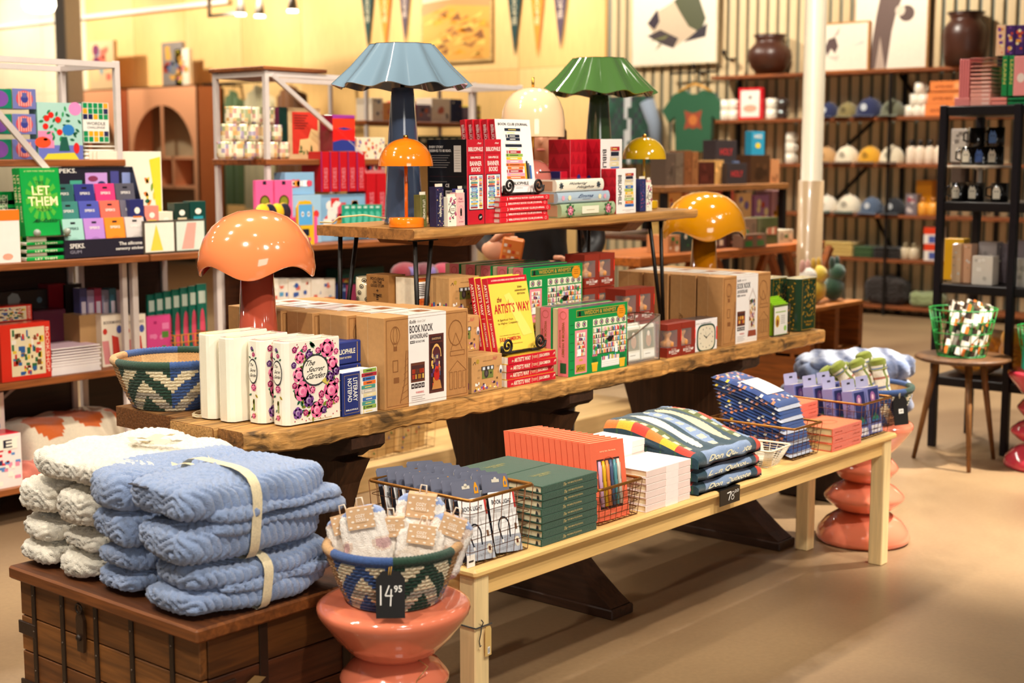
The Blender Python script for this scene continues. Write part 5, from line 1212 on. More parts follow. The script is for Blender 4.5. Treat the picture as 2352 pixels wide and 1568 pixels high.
# ---------------------------------------------------------------- green journals
gp = None; GJ = '#17472f'
for s in range(2):
    for k in range(8):
        lab = 'dark green gilt-lettered journal in the %s pile, %s of eight' % (('front', 'rear')[s], up_(k, 8))
        loc = (2.702+.002*((k*3) % 4), 2.206+.157*s+.001*(k % 3), BZ+.0194*k+.0005)
        if gp is None:
            gp = thing('journal', lab, 'journal', loc, group='dark green journals on the bench')
            m = MB(); m.box(.004, .004, .002, .226, .148, .0172, '#e6d5ad'); part('pages', m, PAGES, gp)
            m = MB(); m.box(0, 0, 0, .23, .152, .0022, GJ, .0006); m.box(0, 0, .0168, .23, .152, .019, GJ, .0006); m.box(0, -.001, 0, .23, .003, .019, GJ, .0012); part('cover', m, CLOTH, gp)
            m = MB(); F = front(m, 0, -.001, 0, .23, .019); F.text('The', .37, .3, .43, .75, '#c9b47a', slant=.3); F.text('FIVE MINUTE JOURNAL', .45, .36, .72, .66, '#c9b47a'); F = top(m, 0, 0, .019, .23, .152); F.text('THE FIVE MINUTE', .30, .56, .62, .61, '#a39a52'); F.text('JOURNAL', .36, .48, .56, .53, '#a39a52'); F.rect(.28, .64, .64, .645, '#a39a52'); part('lettering', m, PAPER, gp)
            m = MB(); m.prism([(.012, .002), (.020, .002), (.018, .012), (.014, .009)], 'x', .0015, .0035, '#15120f'); part('ribbon_marker', m, CLOTH, gp)
        else: dup(gp, loc, lab)
# ---------------------------------------------------------------- coral pen sets
wire_basket('bronze wire basket of coral pen sets on the bench', (2.958, 2.218, BZ+.001), .175, .335, .100)
pp = None; CO = '#ee6f4e'
for r in range(15):
    lab = 'coral pen set box in the wire basket, %s from the front' % NUM[r]
    loc = (2.966, 2.232+.0204*r, BZ+.006); rot = (R(-9), R(3), 0)
    if pp is None:
        pp = thing('pen_set', lab, 'pen set', loc, group='coral boxed pen sets', rot=rot)
        m = MB(); fr = {'d': CO, '+z': '#f29a70'}
        m.box(0, .002, 0, .152, .018, .212, fr); m.box(0, 0, 0, .152, .0018, .03, fr); m.box(0, 0, .165, .152, .0018, .212, fr); m.box(0, 0, .03, .024, .0018, .165, fr); m.box(.128, 0, .03, .152, .0018, .165, fr); part('carton', m, PAPER, pp)
        m = MB(); front(m, .024, .0019, .03, .128, .165).rect(0, 0, 1, 1, '#4a3030', 0); part('inner_card', m, PAPER, pp)
        for q, c in enumerate(('#cfa8c8', '#e2b21f', '#e58a4a', '#4a5a78', '#5a98a0', '#d9cfc0')):
            m = MB(); x = .034+.0168*q; m.tube([(x, -.001, .038), (x, -.001, .135), (x, -.001, .160)], [.0062, .0062, .004], c, 8); m.tube([(x, -.0065, .105), (x, -.0075, .15)], .0014, tint(C_(c), .8), 4); part('pen', m, PLASTIC, pp)
        m = MB(); F = front(m, 0, 0, 0, .152, .212); F.text('worry less. live more.', .26, .86, .74, .89, '#f8d9a8'); F.text('6 GEL PENS', .38, .06, .62, .08, '#f8d9a8'); F.ring(.5, .46, .36, .34, .03, '#c9502f', 1, 24); part('lettering', m, PAPER, pp)
    else: dup(pp, loc, lab, rot=rot)
# ---------------------------------------------------------------- blush boxed books
wp = None
for s, n in ((0, 6), (1, 8)):
    for k in range(n):
        lab = 'blush white banded book in the %s pile, %s of %s' % (('front', 'rear')[s], up_(k, n), ('six', 'eight')[s])
        loc = (3.158+.002*(k % 2), 2.206+.162*s, BZ+.0196*k+.0005)
        if wp is None:
            wp = thing('banded_book', lab, 'book', loc, group='blush white books with paper bands')
            m = MB(); m.box(.003, .004, .002, .216, .150, .017, '#ead7ad'); part('pages', m, PAGES, wp)
            m = MB(); m.box(0, 0, 0, .219, .153, .0025, '#f3dfd6', .0006); m.box(0, 0, .0165, .219, .153, .019, '#f5e6de', .0006); m.box(0, -.001, 0, .219, .003, .019, '#f3dcd3', .001); part('cover', m, PAPER, wp)
            m = MB(); m.box(.095, -.0018, -.0001, .155, .1535, .0193, '#f8efe9'); part('paper_band', m, PAPER, wp)
        else: dup(wp, loc, lab)
# ---------------------------------------------------------------- knitted book throws
def knit_art(u, v, seed):
    """colour of the knit at u (0..1 along x) and v (0..1 from the front hem over the top to the back)"""
    T, RD, LB = '#123a4a', '#d8401f', '#7d93b5'
    if v < .06: return RD if .12 < u < .9 else T
    if v < .26:
        if u > .93: return RD
        return LB if (.12 < u < .84 and .09 < v < .24) else T
    w = (v-.26)/.74; k = u*5.2; i = int(k); f = k-i
    if u > .90: return RD if int(w*7) % 2 else LB
    if u < .07: return ['#c8331f', '#e0a81f', '#e0721f'][int(w*6) % 3]
    e = ((f-.5)/.34)**2+((w-.48)/.42)**4
    if e < 1: return ['#55601f', '#e9dfc2', '#7d93b5', '#efd3a0', '#55601f', '#e9dfc2'][i % 6] if not (abs(f-.5) < .12 and int(w*16) % 2 and i % 2 == 0) else '#e6d9a8'
    return T
def knit_throw(label, z, th, bulge, seed, ww=.345, dd=.36):
    t = thing('knit_throw', label, 'blanket', (3.412, 2.200, BZ+z), group='knitted book pattern throws', rz=R((0, .6, -.5)[seed]))
    nU, nV = 78, 64; m = MB(); rg = random.Random(seed); P = []
    def sec(v):
        """outline in y,z from the front bottom fold round over the top to the back"""
        if v < .26:
            a = -PI/2+PI*(v/.26)
            return (.022-.022*math.cos(a)*1.0, th/2+th/2*math.sin(a))
        w = (v-.26)/.74
        return (.022+(dd-.03)*w, th+bulge*math.sin(PI*min(1, w*.62))**1.5)
    for i in range(nU+1):
        u = i/nU; row = []
        for j in range(nV+1):
            v = j/nV; y, z_ = sec(v); ed = min(u, 1-u)*ww; k = max(0, 1-ed/.02); z_ = z_*(1-.25*k*k)+.25*k*k*th/2*.6
            row.append((u*ww-.012*math.sin(v*4)*(u < .5)*bulge*14+.003*math.sin(v*9+seed), y+.004*math.sin(u*11+seed*2), z_+.0018*math.sin(u*23+v*17)+.0008*math.sin(u*260)*math.sin(v*220)))
        P.append(row)
    m.grid(P, lambda i, j: knit_art(i/nU, j/nV, seed))
    # rounded folded ends and the underside
    for i in (0, nU):
        q = P[i]; lo = [(x, y, min(z_, .004)) for x, y, z_ in q]; m.grid([q, lo] if i else [lo, q], lambda a, b: '#123a4a' if b % 8 else '#2a5a3a')
    m.grid([[(x, y, max(0.0005, min(z_, .003))) for x, y, z_ in r] for r in P][::-1], '#123a4a')
    m.grid([[P[i][nV], (P[i][nV][0], P[i][nV][1], .002)] for i in range(nU+1)], '#123a4a')
    part('knit', m, CLOTH, t)
    m = MB(); F = Face(m, (.05, -.0035, th*.30), (1, 0, 0), (0, .18, .985), .24, th*.5); F.text('Don Quixote', .02, .05, .98, .95, '#efe2b8', 3, slant=.1); part('knit_lettering', m, CLOTH, t)
    m = MB(); m.tube([(.0, .03, th*.5), (.0, dd*.5, th*.55+bulge*.5), (.002, dd-.01, th*.5)], th*.22, '#0f3040', 8); m.ball((.004, .035, th*.45), th*.26, '#d8401f', 10, 6); part('rolled_edge', m, CLOTH, t)
    return t
knit_throw('knitted book-pattern throw, bottom of the pile of three', .0005, .036, .002, 0)
knit_throw('knitted book-pattern throw, middle of the pile of three', .0385, .036, .004, 1)
knit_throw('knitted book-pattern throw, topmost of the pile of three', .0785, .046, .062, 2)
t = thing('price_sign', 'small black sign lettered 78 hooked on the bench edge', 'sign', (3.507, 2.187, BZ-.046))
m = MB(); m.box(0, -.002, 0, .110, 0, .0475, '#15110f'); m.box(0, 0, .0465, .110, .030, .0475, '#15110f'); part('sign_card', m, PLASTIC, t)
m = MB(); F = front(m, 0, -.002, 0, .110, .048); F.strip([(.34, .72), (.54, .76), (.42, .24)], .035, '#f4f1ea', 2); F.ring(.63, .62, .07, .13, .24, '#f4f1ea', 2, 12); F.ring(.62, .36, .08, .14, .24, '#f4f1ea', 2, 12); F.ring(.77, .70, .045, .10, .35, '#f4f1ea', 2, 10); F.ring(.88, .71, .045, .10, .35, '#f4f1ea', 2, 10); part('lettering', m, PAPER, t)
# ---------------------------------------------------------------- white mesh tray
t = thing('mesh_tray', 'small cream metal mesh tray beside the knitted throws', 'tray', (3.835, 2.205, BZ+.001), rz=R(4))
m = MB(); w0, w1, d0, d1, h = .09, .15, .075, .125, .06
def rr(w, d, z, r=.02):
    P = []
    for (cx, cy, a0) in ((w/2-r, d/2-r, 0), (-w/2+r, d/2-r, 90), (-w/2+r, -d/2+r, 180), (w/2-r, -d/2+r, 270)):
        for q in range(5): a = R(a0+22.5*q); P.append((.085+cx+r*math.cos(a), .07+cy+r*math.sin(a), z))
    return P
m.tube(rr(w1, d1, h), .0035, '#eadfca', 8, closed=True); part('rim', m, PAINT, t)
m = MB()
for j in range(9): k = j/8; m.tube(rr(w0+(w1-w0)*k, d0+(d1-d0)*k, .002+(h-.004)*k), .0011, '#eadfca', 4, closed=True)
A_, B_ = rr(w0, d0, .002), rr(w1, d1, h-.002)
for i in range(len(A_)):
    for f in (0, .33, .66):
        j = (i+1) % len(A_); a = [A_[i][q]+(A_[j][q]-A_[i][q])*f for q in range(3)]; b = [B_[i][q]+(B_[j][q]-B_[i][q])*f for q in range(3)]; m.tube([a, b], .0011, '#eadfca', 4)
for q in range(9): m.tube([(.085-w0/2+w0*q/8, .07-d0/2, .002), (.085-w0/2+w0*q/8, .07+d0/2, .002)], .001, '#eadfca', 4)
part('mesh', m, PAINT, t)
m = MB(); m.box(0, 0, 0, .08, .055, .012, '#5a5348', .001); m.box(.01, .008, .012, .085, .06, .014, '#cfc4ae'); single('card_bundle', m, PAPER, 'dark paper cards lying in the cream mesh tray', 'cards', (3.875, 2.252, BZ+.008), rz=.2)
# ---------------------------------------------------------------- blue book socks
wire_basket('bronze wire basket of blue patterned socks on the bench', (4.020, 2.235, BZ+.001), .165, .305, .105)
def pair(label, k):
    t = thing('patterned_socks', label, 'socks', (4.026+.0025*(k % 3), 2.245+.004*k, BZ+.008+.0122*k), group='blue patterned socks', rot=(R(16), 0, R((k % 3)-1)))
    m = MB(); P = []; rg = random.Random(k)
    for i in range(15):
        u = i/14; row = []
        for j in range(29):
            v = j/28; e = min(u, 1-u, v*2, (1-v)*2); row.append((u*.15, v*.27, .011*min(1, e*9)**.5+.010*math.sin(v*PI)*(k > 9)))
        P.append(row)
    def c(i, j):
        if j < 2: return '#c9cfe0' if k % 3 == 0 else '#31508f'
        f = (i*3+j*2+k*5) % 23
        return '#e08a5a' if f < 2 else '#d9a5a0' if f == 5 else '#e9e4d6' if f in (9, 10) and j % 7 < 4 else '#e0c02a' if f == 15 and j > 20 else '#2f4f92' if (j//4) % 2 else '#26407c'
    m.grid(P, c); m.grid([[(x, y, 0) for x, y, z in r] for r in P][::-1], '#22376c'); part('knit', m, CLOTH, t)
    if k == 13:
        m = MB(); m.grid([[(.02+.11*i/4, .06+.11*j/4, .0135+.010*math.sin((.06+.11*j/4)/.27*PI)) for j in range(5)] for i in range(5)], '#f3efe8'); part('paper_band', m, PAPER, t)
        m = MB(); F = Face(m, (.02, .06, .0225), (1, 0, 0), (0, 1, 0), .11, .11); F.text('Gumption', .3, .5, .7, .58, '#b0aaa0'); F.rect(.4, .3, .8, .315, '#c9c4ba'); part('lettering', m, PAPER, t)
for k in range(14): pair('blue book-patterned sock pair, %s of the sock pile' % up_(k, 14), k)
# ---------------------------------------------------------------- orange books
op = None
for s, n in ((0, 3), (1, 5)):
    for k in range(n):
        lab = 'orange clothbound book in the %s pile, %s of %s' % (('front', 'rear')[s], up_(k, n), ('three', 'five')[s])
        loc = (4.228+.004*(k % 2)-.008*s, 2.205+.165*s, BZ+.0262*k+.0005)
        if op is None:
            op = thing('clothbound_book', lab, 'book', loc, group='orange clothbound books')
            m = MB(); m.box(.004, .004, .002, .206, .146, .0236, '#e9d29a'); part('pages', m, PAGES, op)
            m = MB(); m.box(0, 0, 0, .21, .15, .0026, '#f0683c', .0006); m.box(0, 0, .0232, .21, .15, .0258, '#f3793f', .0006); m.box(0, -.001, 0, .21, .003, .0258, '#ee6a4a', .0012); part('cover', m, CLOTH, op)
            m = MB(); F = front(m, 0, -.001, 0, .21, .0258); F.text('one line a day', .08, .3, .32, .55, '#a83a22'); F.text('a five year', .68, .45, .92, .68, '#a83a22'); F = top(m, 0, 0, .0258, .21, .15); F.ring(.5, .5, .2, .2, .06, '#d9572f'); F.strip([(.3, .4), (.5, .7), (.7, .45)], .01, '#d9572f'); part('lettering', m, PAPER, op)
        else: dup(op, loc, lab)
# ---------------------------------------------------------------- lavender boxes
wire_basket('bronze wire basket of lavender boxes at the far bench end', (4.462, 2.222, BZ+.001), .21, .315, .128)
vp = None
for r in range(4):
    for c in range(2):
        if c == 1 and r in (1, 3): continue
        lab = 'lavender boxed night light in the wire basket, %s from the front%s' % (NUM[r], ('', ' toward the far end')[c])
        loc = (4.472+.104*c, 2.236+.076*r, BZ+.006); rot = (R(-10), R(2), 0)
        if vp is None:
            vp = thing('lavender_box', lab, 'box', loc, group='lavender boxes with hang tabs', rot=rot)
            m = MB(); m.box(0, 0, 0, .094, .042, .165, {'d': '#8f90c9', '+z': '#efe2bd', '-y': '#7b80bd'}, .001); part('carton', m, GLOSS, vp)
            m = MB(); F = front(m, 0, 0, 0, .094, .165); F.rect(.12, .22, .92, .95, '#2c356e', 1); F.ell(.45, .78, .2, .12, '#a86aa8', 2); F.ell(.45, .78, .09, .06, '#f0c8d8', 3); F.rect(.2, .26, .85, .32, '#3a6a9a', 2); F.poly([(.2, .3), (.5, .45), (.85, .3)], '#2f7a6a', 3); F.rect(.1, .03, .92, .18, '#efeaf2', 1); F.rect(.2, .08, .6, .11, '#8a86a8', 2); F = left(m, 0, 0, 0, .042, .165); F.text('TWILIGHT', .3, .2, .7, .75, '#5a5ca0', rot=1); part('front_print', m, GLOSS, vp)
            m = MB(); m.prism([(0, .165), (.094, .165), (.094, .20), (.09, .205), (.004, .205), (0, .20)], 'y', .036, .0375, '#b3b3dd'); F = front(m, 0, .036, .165, .094, .205); F.rect(.38, .55, .62, .72, '#2a2438'); part('hang_tab', m, GLOSS, vp)
        else: dup(vp, loc, lab, rot=rot)
# ---------------------------------------------------------------- towel basket on the far stool
tbk = woven_basket('blue and cream rope basket of checked towels on the far stool', (4.90, 2.415, .4625), .165, .11, .125, rz=R(20), order=('b', 'g', 'b'))
hang_tag(tbk, R(-112-20), .168, .118, .066, .105, lambda F: (F.rect(.34, .40, .68, .56, '#f4f1ea', 1), F.text('1495', .4, .44, .62, .52, '#55504a', 2)), '#d9caa9')
for k in range(7):
    t = thing('checked_towel', 'rolled cream checked towel in the far basket, %s along the view' % NUM[k], 'towel', (4.90+.649*(.016*k-.03)+.03*(k % 2), 2.40-.761*(.016*k-.03)+.03*(k % 2), .485+.012*(k % 3)), group='rolled checked towels', rot=(R(-42+5*k), R(-34+5*k), 0))
    m = MB(); n = 18; P = []
    for j in range(25):
        z = j*.0088; P.append([((.030+.003*math.sin(j*1.1+k))*math.cos(2*PI*i/n), (.030+.003*math.sin(j*.9))*math.sin(2*PI*i/n), z) for i in range(n+1)])
    m.grid(P, lambda j, i: '#8f9a3a' if j > 21 else '#7d8a45' if i % 6 == 0 else '#6a7aa8' if j % 8 == 4 else '#b5705a' if (j % 8 == 0) else '#efe6d2')
    m.ball((0, 0, .211), .029, '#8f9a3a', 12, 6, .35); part('cloth', m, CLOTH, t)
    m = MB(); m.tube([(.031*math.cos(a), .031*math.sin(a), .178) for a in [i*2*PI/14 for i in range(14)]], .002, '#a5a545', 5, closed=True); part('tie', m, CLOTH, t)
# ================================================================ shelving along the left: white frames, wooden boards
def _ray(px, py):
    return _f + _r*((px-1176)/3266.7) - _u*((py-784)/3266.7)
def AY(px, py, Y): d = _ray(px, py); t = Y/d.y; return Vector((d.x*t, Y, EYE+d.z*t))      # point on the upright plane y = Y
def AX(px, py, X): d = _ray(px, py); t = X/d.x; return Vector((X, d.y*t, EYE+d.z*t))
def confetti(cols, n, seed, s=.12):
    def f(F):
        rg = random.Random(seed); ar = F.w/F.h
        for q in range(n):
            x, y, r = rg.uniform(s*.6, 1-s*.6), rg.uniform(s*.6*ar, 1-s*.6*ar) if ar < 1.4 else .5, rg.uniform(s*.4, s)
            if rg.random() < .5: F.ell(x, y, r*.6, r*.6*ar, rg.choice(cols), 1+q % 5, 7)
            else: F.rect(x-r*.5, y-r*.4*ar, x+r*.5, y+r*.4*ar, rg.choice(cols), 1+q % 5)
    return f
def gy(name, label, cat, l, t, r, b, Y, d, col, art=None, z0=None, m_=GLOSS, group=None, bev=.001):
    """carton facing -y whose front covers l,t..r,b of the view at plane Y, standing on level z0"""
    A = AY(l, (t+b)/2, Y); B = AY(r, (t+b)/2, Y); z1 = AY((l+r)/2, t, Y).z; z0 = AY((l+r)/2, b, Y).z if z0 is None else z0
    T = thing(name, label, cat, (A.x, Y, z0+.0004), group=group); w, h = B.x-A.x, z1-z0
    m = MB(); m.box(0, 0, 0, w, d, h, col if isinstance(col, dict) else {'d': col}, bev); part('carton', m, m_, T)
    if art:
        m = MB(); art(front(m, 0, 0, 0, w, h))
        if m.f: part('front_print', m, m_, T)
    return T
def gx(name, label, cat, l, t, r, b, X, d, col, art=None, z0=None, m_=GLOSS, group=None, bev=.002):
    """the same for things on the back wall, facing -x"""
    A = AX(l, (t+b)/2, X); B = AX(r, (t+b)/2, X); z1 = AX((l+r)/2, t, X).z; z0 = AX((l+r)/2, b, X).z if z0 is None else z0
    T = thing(name, label, cat, (X, B.y, z0+.0004), group=group); w, h = A.y-B.y, z1-z0
    m = MB(); m.box(0, 0, 0, d, w, h, col if isinstance(col, dict) else {'d': col}, bev); part('carton', m, m_, T)
    if art:
        m = MB(); art(left(m, 0, 0, 0, w, h))
        if m.f: part('front_print', m, m_, T)
    return T
WHT, BRD = '#cfc4bd', '#8a4d22'
def rack(label, x0, x1, y0, y1, levels, ztop, brace=True, posts=None):
    t = thing('shelving_unit', label, 'shelving', group='white-framed shelving units')
    pw = .012
    for (x, y) in ((x0, y0), (x1, y0), (x0, y1), (x1, y1)):
        m = MB(); m.box(x-pw, y-pw, 0, x+pw, y+pw, ztop, WHT, .002); part('post', m, PAINT, t)
    for z in levels:
        m = MB(); m.box(x0-.02, y0-(.16 if z == L3 and y0 == RY else .02), z-.028, x1+.02, y1+.02, z, BRD, .003); part('shelf_board', m, WOODX, t)
    for (a, b, c, d) in ((x0, y0, x1, y0), (x0, y1, x1, y1), (x0, y0, x0, y1), (x1, y0, x1, y1)):
        m = MB(); m.box(min(a, c)-pw, min(b, d)-pw, ztop-.032, max(a, c)+pw, max(b, d)+pw, ztop, WHT, .002) if False else m.tube([(a, b, ztop-.016), (c, d, ztop-.016)], .016, WHT, 4, smooth=False); part('top_rail', m, PAINT, t)
    return t
RY = 5.10; U3 = 7.2
L1, L2, L3, L4, LT = .15, .57, 1.05, 1.44, 1.84
u1 = rack('white-framed shelving unit with green books beside the peach cabinets', 1.30, 3.47, RY, RY+.40, (L1, L2, L3, L4), LT)
m = MB(); m.tube([tuple(AY(-40, 219, RY-.03)), tuple(AY(117, 400, RY-.03))], .016, WHT, 4, smooth=False); part('brace', m, PAINT, u1)
m = MB(); m.tube([(2.75, RY+.41, .18), (3.3, RY+.41, .55)], .012, WHT, 4); m.tube([(3.3, RY+.41, .18), (2.75, RY+.41, .55)], .012, WHT, 4); part('brace', m, PAINT, u1)
m = MB(); m.box(1.30, RY+.402, .0, 3.47, RY+.412, L3-.03, '#2c1810'); part('shade_panel', m, WOODX, u1)  # dark panel added for the shade behind the lower shelves
u1b = thing('low_shelf', 'low wooden shelf of bookmarks joined to the white shelving', 'shelf')
for z in (L2, L3): m = MB(); m.box(3.50, RY-(.16 if z == L3 else .03), z-.028, 3.98, RY+.42, z, BRD, .003); part('shelf_board', m, WOODX, u1b)
for (x, y) in ((3.52, RY), (3.96, RY), (3.52, RY+.4), (3.96, RY+.4)): m = MB(); m.box(x-.014, y-.014, 0, x+.014, y+.014, L3-.028, WHT, .002); part('post', m, PAINT, u1b)
m = MB(); m.box(3.52, RY+.402, .0, 3.96, RY+.412, L3-.03, '#2c1810'); part('shade_panel', m, WOODX, u1b)  # same dark sheet, standing in for the shade behind
u2 = rack('white-framed shelving unit with patterned cups and red books', 4.26, 6.05, RY, RY+.36, (L2, L3, L4), LT)
m = MB(); m.tube([(4.28, RY-.02, LT-.02), (4.83, RY-.02, L4+.02)], .014, WHT, 4, smooth=False); part('brace', m, PAINT, u2)
m = MB(); m.box(4.26, RY+.362, 0, 6.05, RY+.372, L3-.03, '#4a2a18'); part('shade_panel', m, WOODX, u2)  # brown panel added for the dark stuff and shade behind
m = MB(); m.box(4.235, RY-.02, LT, 4.62, RY+.38, LT+.018, BRD, .003); part('top_board', m, WOODX, u2)
u3 = rack('far white-framed shelving unit behind the blue lamp', 6.90, 8.02, U3, U3+.36, (L2, L3, 1.535, 1.70), 2.0)
# ---------------------------------------------------------------- upper level of the first unit
FY = RY+.02
def badge(c1, c2):
    def f(F): F.ell(.5, .5, .36, .42, c2, 1, 18); [F.rect(.24+.1*q, .14, .29+.1*q, .86, c1, 2) for q in range(6)]; F.ell(.5, .5, .16, .2, '#3a3f8a', 3); F.rect(.4, .56, .6, .8, '#5a5f9a', 4)
    return f
zc = (L4, L4+.098, L4+.196)
for r in range(3):
    gy('craft_box', 'lilac and red striped craft box, %s of the column on the upper shelf' % up_(r, 3), 'box', 29, 320-58*r, 83, 376-58*r, FY, .12, {'d': '#6f74ad', '-x': '#c2c05a'}, badge('#e9a79a', '#c8505a'), zc[r], group='lilac craft boxes')
    gy('craft_box', 'green and purple craft box, %s of the outer column on the upper shelf' % up_(r, 3), 'box', -28, 320-58*r, 27, 376-58*r, FY, .12, {'d': '#0e7a5c'}, lambda F: F.ell(.5, .5, .36, .42, '#7a4a9a', 1, 16), zc[r], group='green craft boxes')
def still_life(F):
    F.rect(0, 0, 1, 1, '#a9d0c4', 0); F.rect(0, 0, 1, .25, '#6a74c0', 1); F.poly([(.1, .0), (.9, .0), (.8, .12), (.2, .1)], '#d9cf3a', 2); F.rect(.0, .2, .35, .5, '#e58ab0', 2); F.ell(.85, .9, .15, .12, '#e98ac0', 2); F.ell(.1, .3, .18, .1, '#f0502c', 3); F.ell(.68, .52, .14, .1, '#2f7ac0', 4)
    for q in range(26): leaf2(F, .1+.35*((q*37) % 100)/100+.25*(q % 3), .35+.55*((q*53) % 100)/100, .12, q*1.1, ('#1f7a4a', '#2f9a5a', '#17603f')[q % 3], .9, 3)
    for (x, y) in ((.2, .72), (.3, .78), (.45, .7), (.17, .58), (.48, .48)): F.ell(x, y, .065, .055, '#e0281f', 5)
    F.ell(.85, .2, .07, .1, '#d92a2a', 5); F.poly([(.45, .15), (.7, .15), (.64, .4), (.52, .4)], '#1f5a4a', 5)
gy('puzzle_box', 'tall puzzle box with bright still-life picture on the upper shelf', 'puzzle box', 87, 236, 189, 372, FY, .06, '#8fbfb0', still_life, L4)
for k in range(4):
    gy('white_book', 'white paper book lying under the word game, %s of four' % up_(k, 4), 'book', 196, 362-9*k, 272, 372-9*k, FY, .16, {'d': '#efe9de'}, None, L4+.0168*k, PAPER, 'white books under the word game', .002)
def wordgrid(F):
    F.rect(0, 0, 1, 1, '#f1ece0', 0); rg = random.Random(3)
    for i in range(5):
        for j in range(7):
            if 2 <= j <= 3: continue
            F.rect(.02+.196*i, .02+.14*j, .19+.196*i, .15+.14*j, rg.choice(['#0f8a50', '#0f8a50', '#1f2350', '#eda41f']), 1)
    F.text('WORDLE', .14, .44, .86, .52, '#4a4448', 2); F.text('CHALLENGE', .16, .35, .84, .41, '#6a6468', 2)
gy('game_box', 'word game box with green and yellow squares on white books', 'game', 190, 236, 250, 336, FY+.01, .05, '#12201a', wordgrid, L4+.0675)
# ---------------------------------------------------------------- middle level: green books, display, calendars
F3 = RY-.11
GB = '#0f9a40'
def let_cover(F):
    for q in range(14): a = q*.449; F.poly([(.5, .55), (.5+.42*math.cos(a), .55+.34*math.sin(a)), (.5+.42*math.cos(a+.25), .55+.34*math.sin(a+.25))], '#4fae3a', 1)
    F.ell(.5, .55, .26, .2, '#7fc04a', 1, 20); F.text('THE', .36, .76, .58, .81, '#1a5a2a'); F.text('LET', .26, .60, .72, .735, '#f3ecb5'); F.text('THEM', .14, .44, .90, .575, '#f3ecb5'); F.text('THEORY', .34, .36, .74, .40, '#1a5a2a'); F.text('Mel Robbins', .26, .19, .88, .25, '#123f22', slant=.2); F.text('#1 NEW YORK TIMES BESTSELLER', .1, .94, .9, .965, '#bfd98a')
def green_lying(label, l, t, r, b, z, y=F3-.02, grp='green hardbacks lying flat'):
    T = gy('hardback', label, 'book', l, t, r, b, y, .16, {'d': GB, '-x': '#efe9d8'}, lambda F: (F.text('LET THEM', .15, .25, .55, .75, '#e9f0c9'), F.rect(.76, .25, .88, .75, '#8fc23a', 1)), z, GLOSS, grp, .003)
for k in range(3): green_lying('green hardback lying under the green display book, %s of three' % up_(k, 3), 62, 588-17*k, 186, 606-17*k, L3+.0302*k)
for k in range(8): green_lying('green hardback in the pile behind the green display book, %s of eight' % up_(k, 8), -40, 566-18*k, 62, 584-18*k, L3+.0302*k, F3+.15, 'green hardbacks piled behind')
for k in range(2):
    A = AY(62-8*k, 556, F3-.01+.03*k)
    leaning('hardback', ('green hardback shown face out on its glass-footed stand', 'green hardback standing behind the display copy')[k], (A.x, F3-.005+.032*k, L3+.097), .168, .262, .028, R(6), (GB, GB, GB), let_cover if k == 0 else None, lambda F: (F.text('LET THEM', .2, .5, .8, .9, '#f3ecb5', rot=1), F.text('THEORY', .3, .2, .7, .45, '#f3ecb5', rot=1)), 'green hardbacks on the stand')
t = thing('book_stand', 'small stand with round glass feet under the green display book', 'stand', (AY(84, 540, F3-.03).x, F3-.035, L3+.0915))
m = MB(); m.box(-.02, .005, 0, .15, .03, .004, '#b9b3a0'); part('rail', m, GOLD, t)
for x in (.0, .13): m = MB(); m.ball((x, .0, .018), .015, '#8f9488', 14, 8); part('glass_ball', m, LACQ, t)
sp = thing('pack_display', 'dark tiered counter display of coloured card packs', 'display stand', (AY(150, 560, F3-.03).x, F3-.03, L3))
DW = AY(345, 560, F3-.03).x-AY(150, 560, F3-.03).x; DCK = '#23222f'
m = MB(); m.box(0, 0, 0, DW, .004, .075, DCK); m.box(0, 0, 0, DW, .13, .004, DCK); m.box(0, .126, 0, DW, .13, .36, DCK); m.prism([(0, 0), (.13, 0), (.13, .36), (.11, .36), (0, .075)], 'x', -.003, 0, DCK); m.prism([(0, 0), (.13, 0), (.13, .36), (.11, .36), (0, .075)], 'x', DW, DW+.003, DCK); part('stand', m, GLOSS, sp)
m = MB(); F = front(m, 0, 0, 0, DW, .075); F.text('SPEKS.', .05, .55, .22, .8, '#efeae0'); F.text('GUM', .05, .28, .18, .45, '#8a8694'); F.text('The silicone', .62, .6, .9, .78, '#efeae0'); F.text('sensory sticker', .58, .3, .92, .5, '#efeae0'); F = front(m, 0, .126, .24, DW, .36); F.text('SPEKS.', .12, .8, .36, .95, '#efeae0'); F.rect(.28, .1, .42, .55, '#4aa58a'); F.rect(.46, .1, .72, .8, '#c79ad9'); F.ell(.55, .6, .06, .1, '#8a3a5a', 2); F.ell(.65, .4, .05, .12, '#2a3a6a', 2); F.rect(.76, .05, .86, .85, '#4a4a8a'); F.rect(.9, .05, 1, .8, '#8a98c9'); part('front_print', m, GLOSS, sp)
for r in range(3):
    for c in range(4):
        colr = (('#9fc9bd', '#b583c9', '#f0892c', '#cfc4bd'), ('#3f7f76', '#4f55a8', '#ee6a58', '#6a6470'), ('#2f5f5a', '#33357a', '#d63a72', '#55525c'))[r][c]
        t = thing('card_pack', '%s card pack in the %s tier of the dark display' % (('mint', 'violet', 'orange', 'stone', 'teal', 'periwinkle', 'coral', 'grey', 'deep teal', 'indigo', 'magenta', 'charcoal')[r*4+c], ('front', 'middle', 'back')[r]), 'card pack', (sp.location.x+.008+c*(DW-.012)/4, F3-.03+.010+.030*r, L3+.03+.068*r), group='coloured card packs', rot=(R(-9), 0, 0))
        m = MB(); m.box(0, 0, 0, (DW-.03)/4, .006, .128, colr, .001); F = front(m, 0, 0, 0, (DW-.03)/4, .128); F.text('SPEKS', .25, .66, .75, .74, '#ece6dc' if r+c != 0 else '#2f4f4a'); F.rect(.38, .84, .62, .9, '#1d1c24'); F.ell(.5, .3, .25, .12, tint(C_(colr), .8)); part('card', m, GLOSS, t)
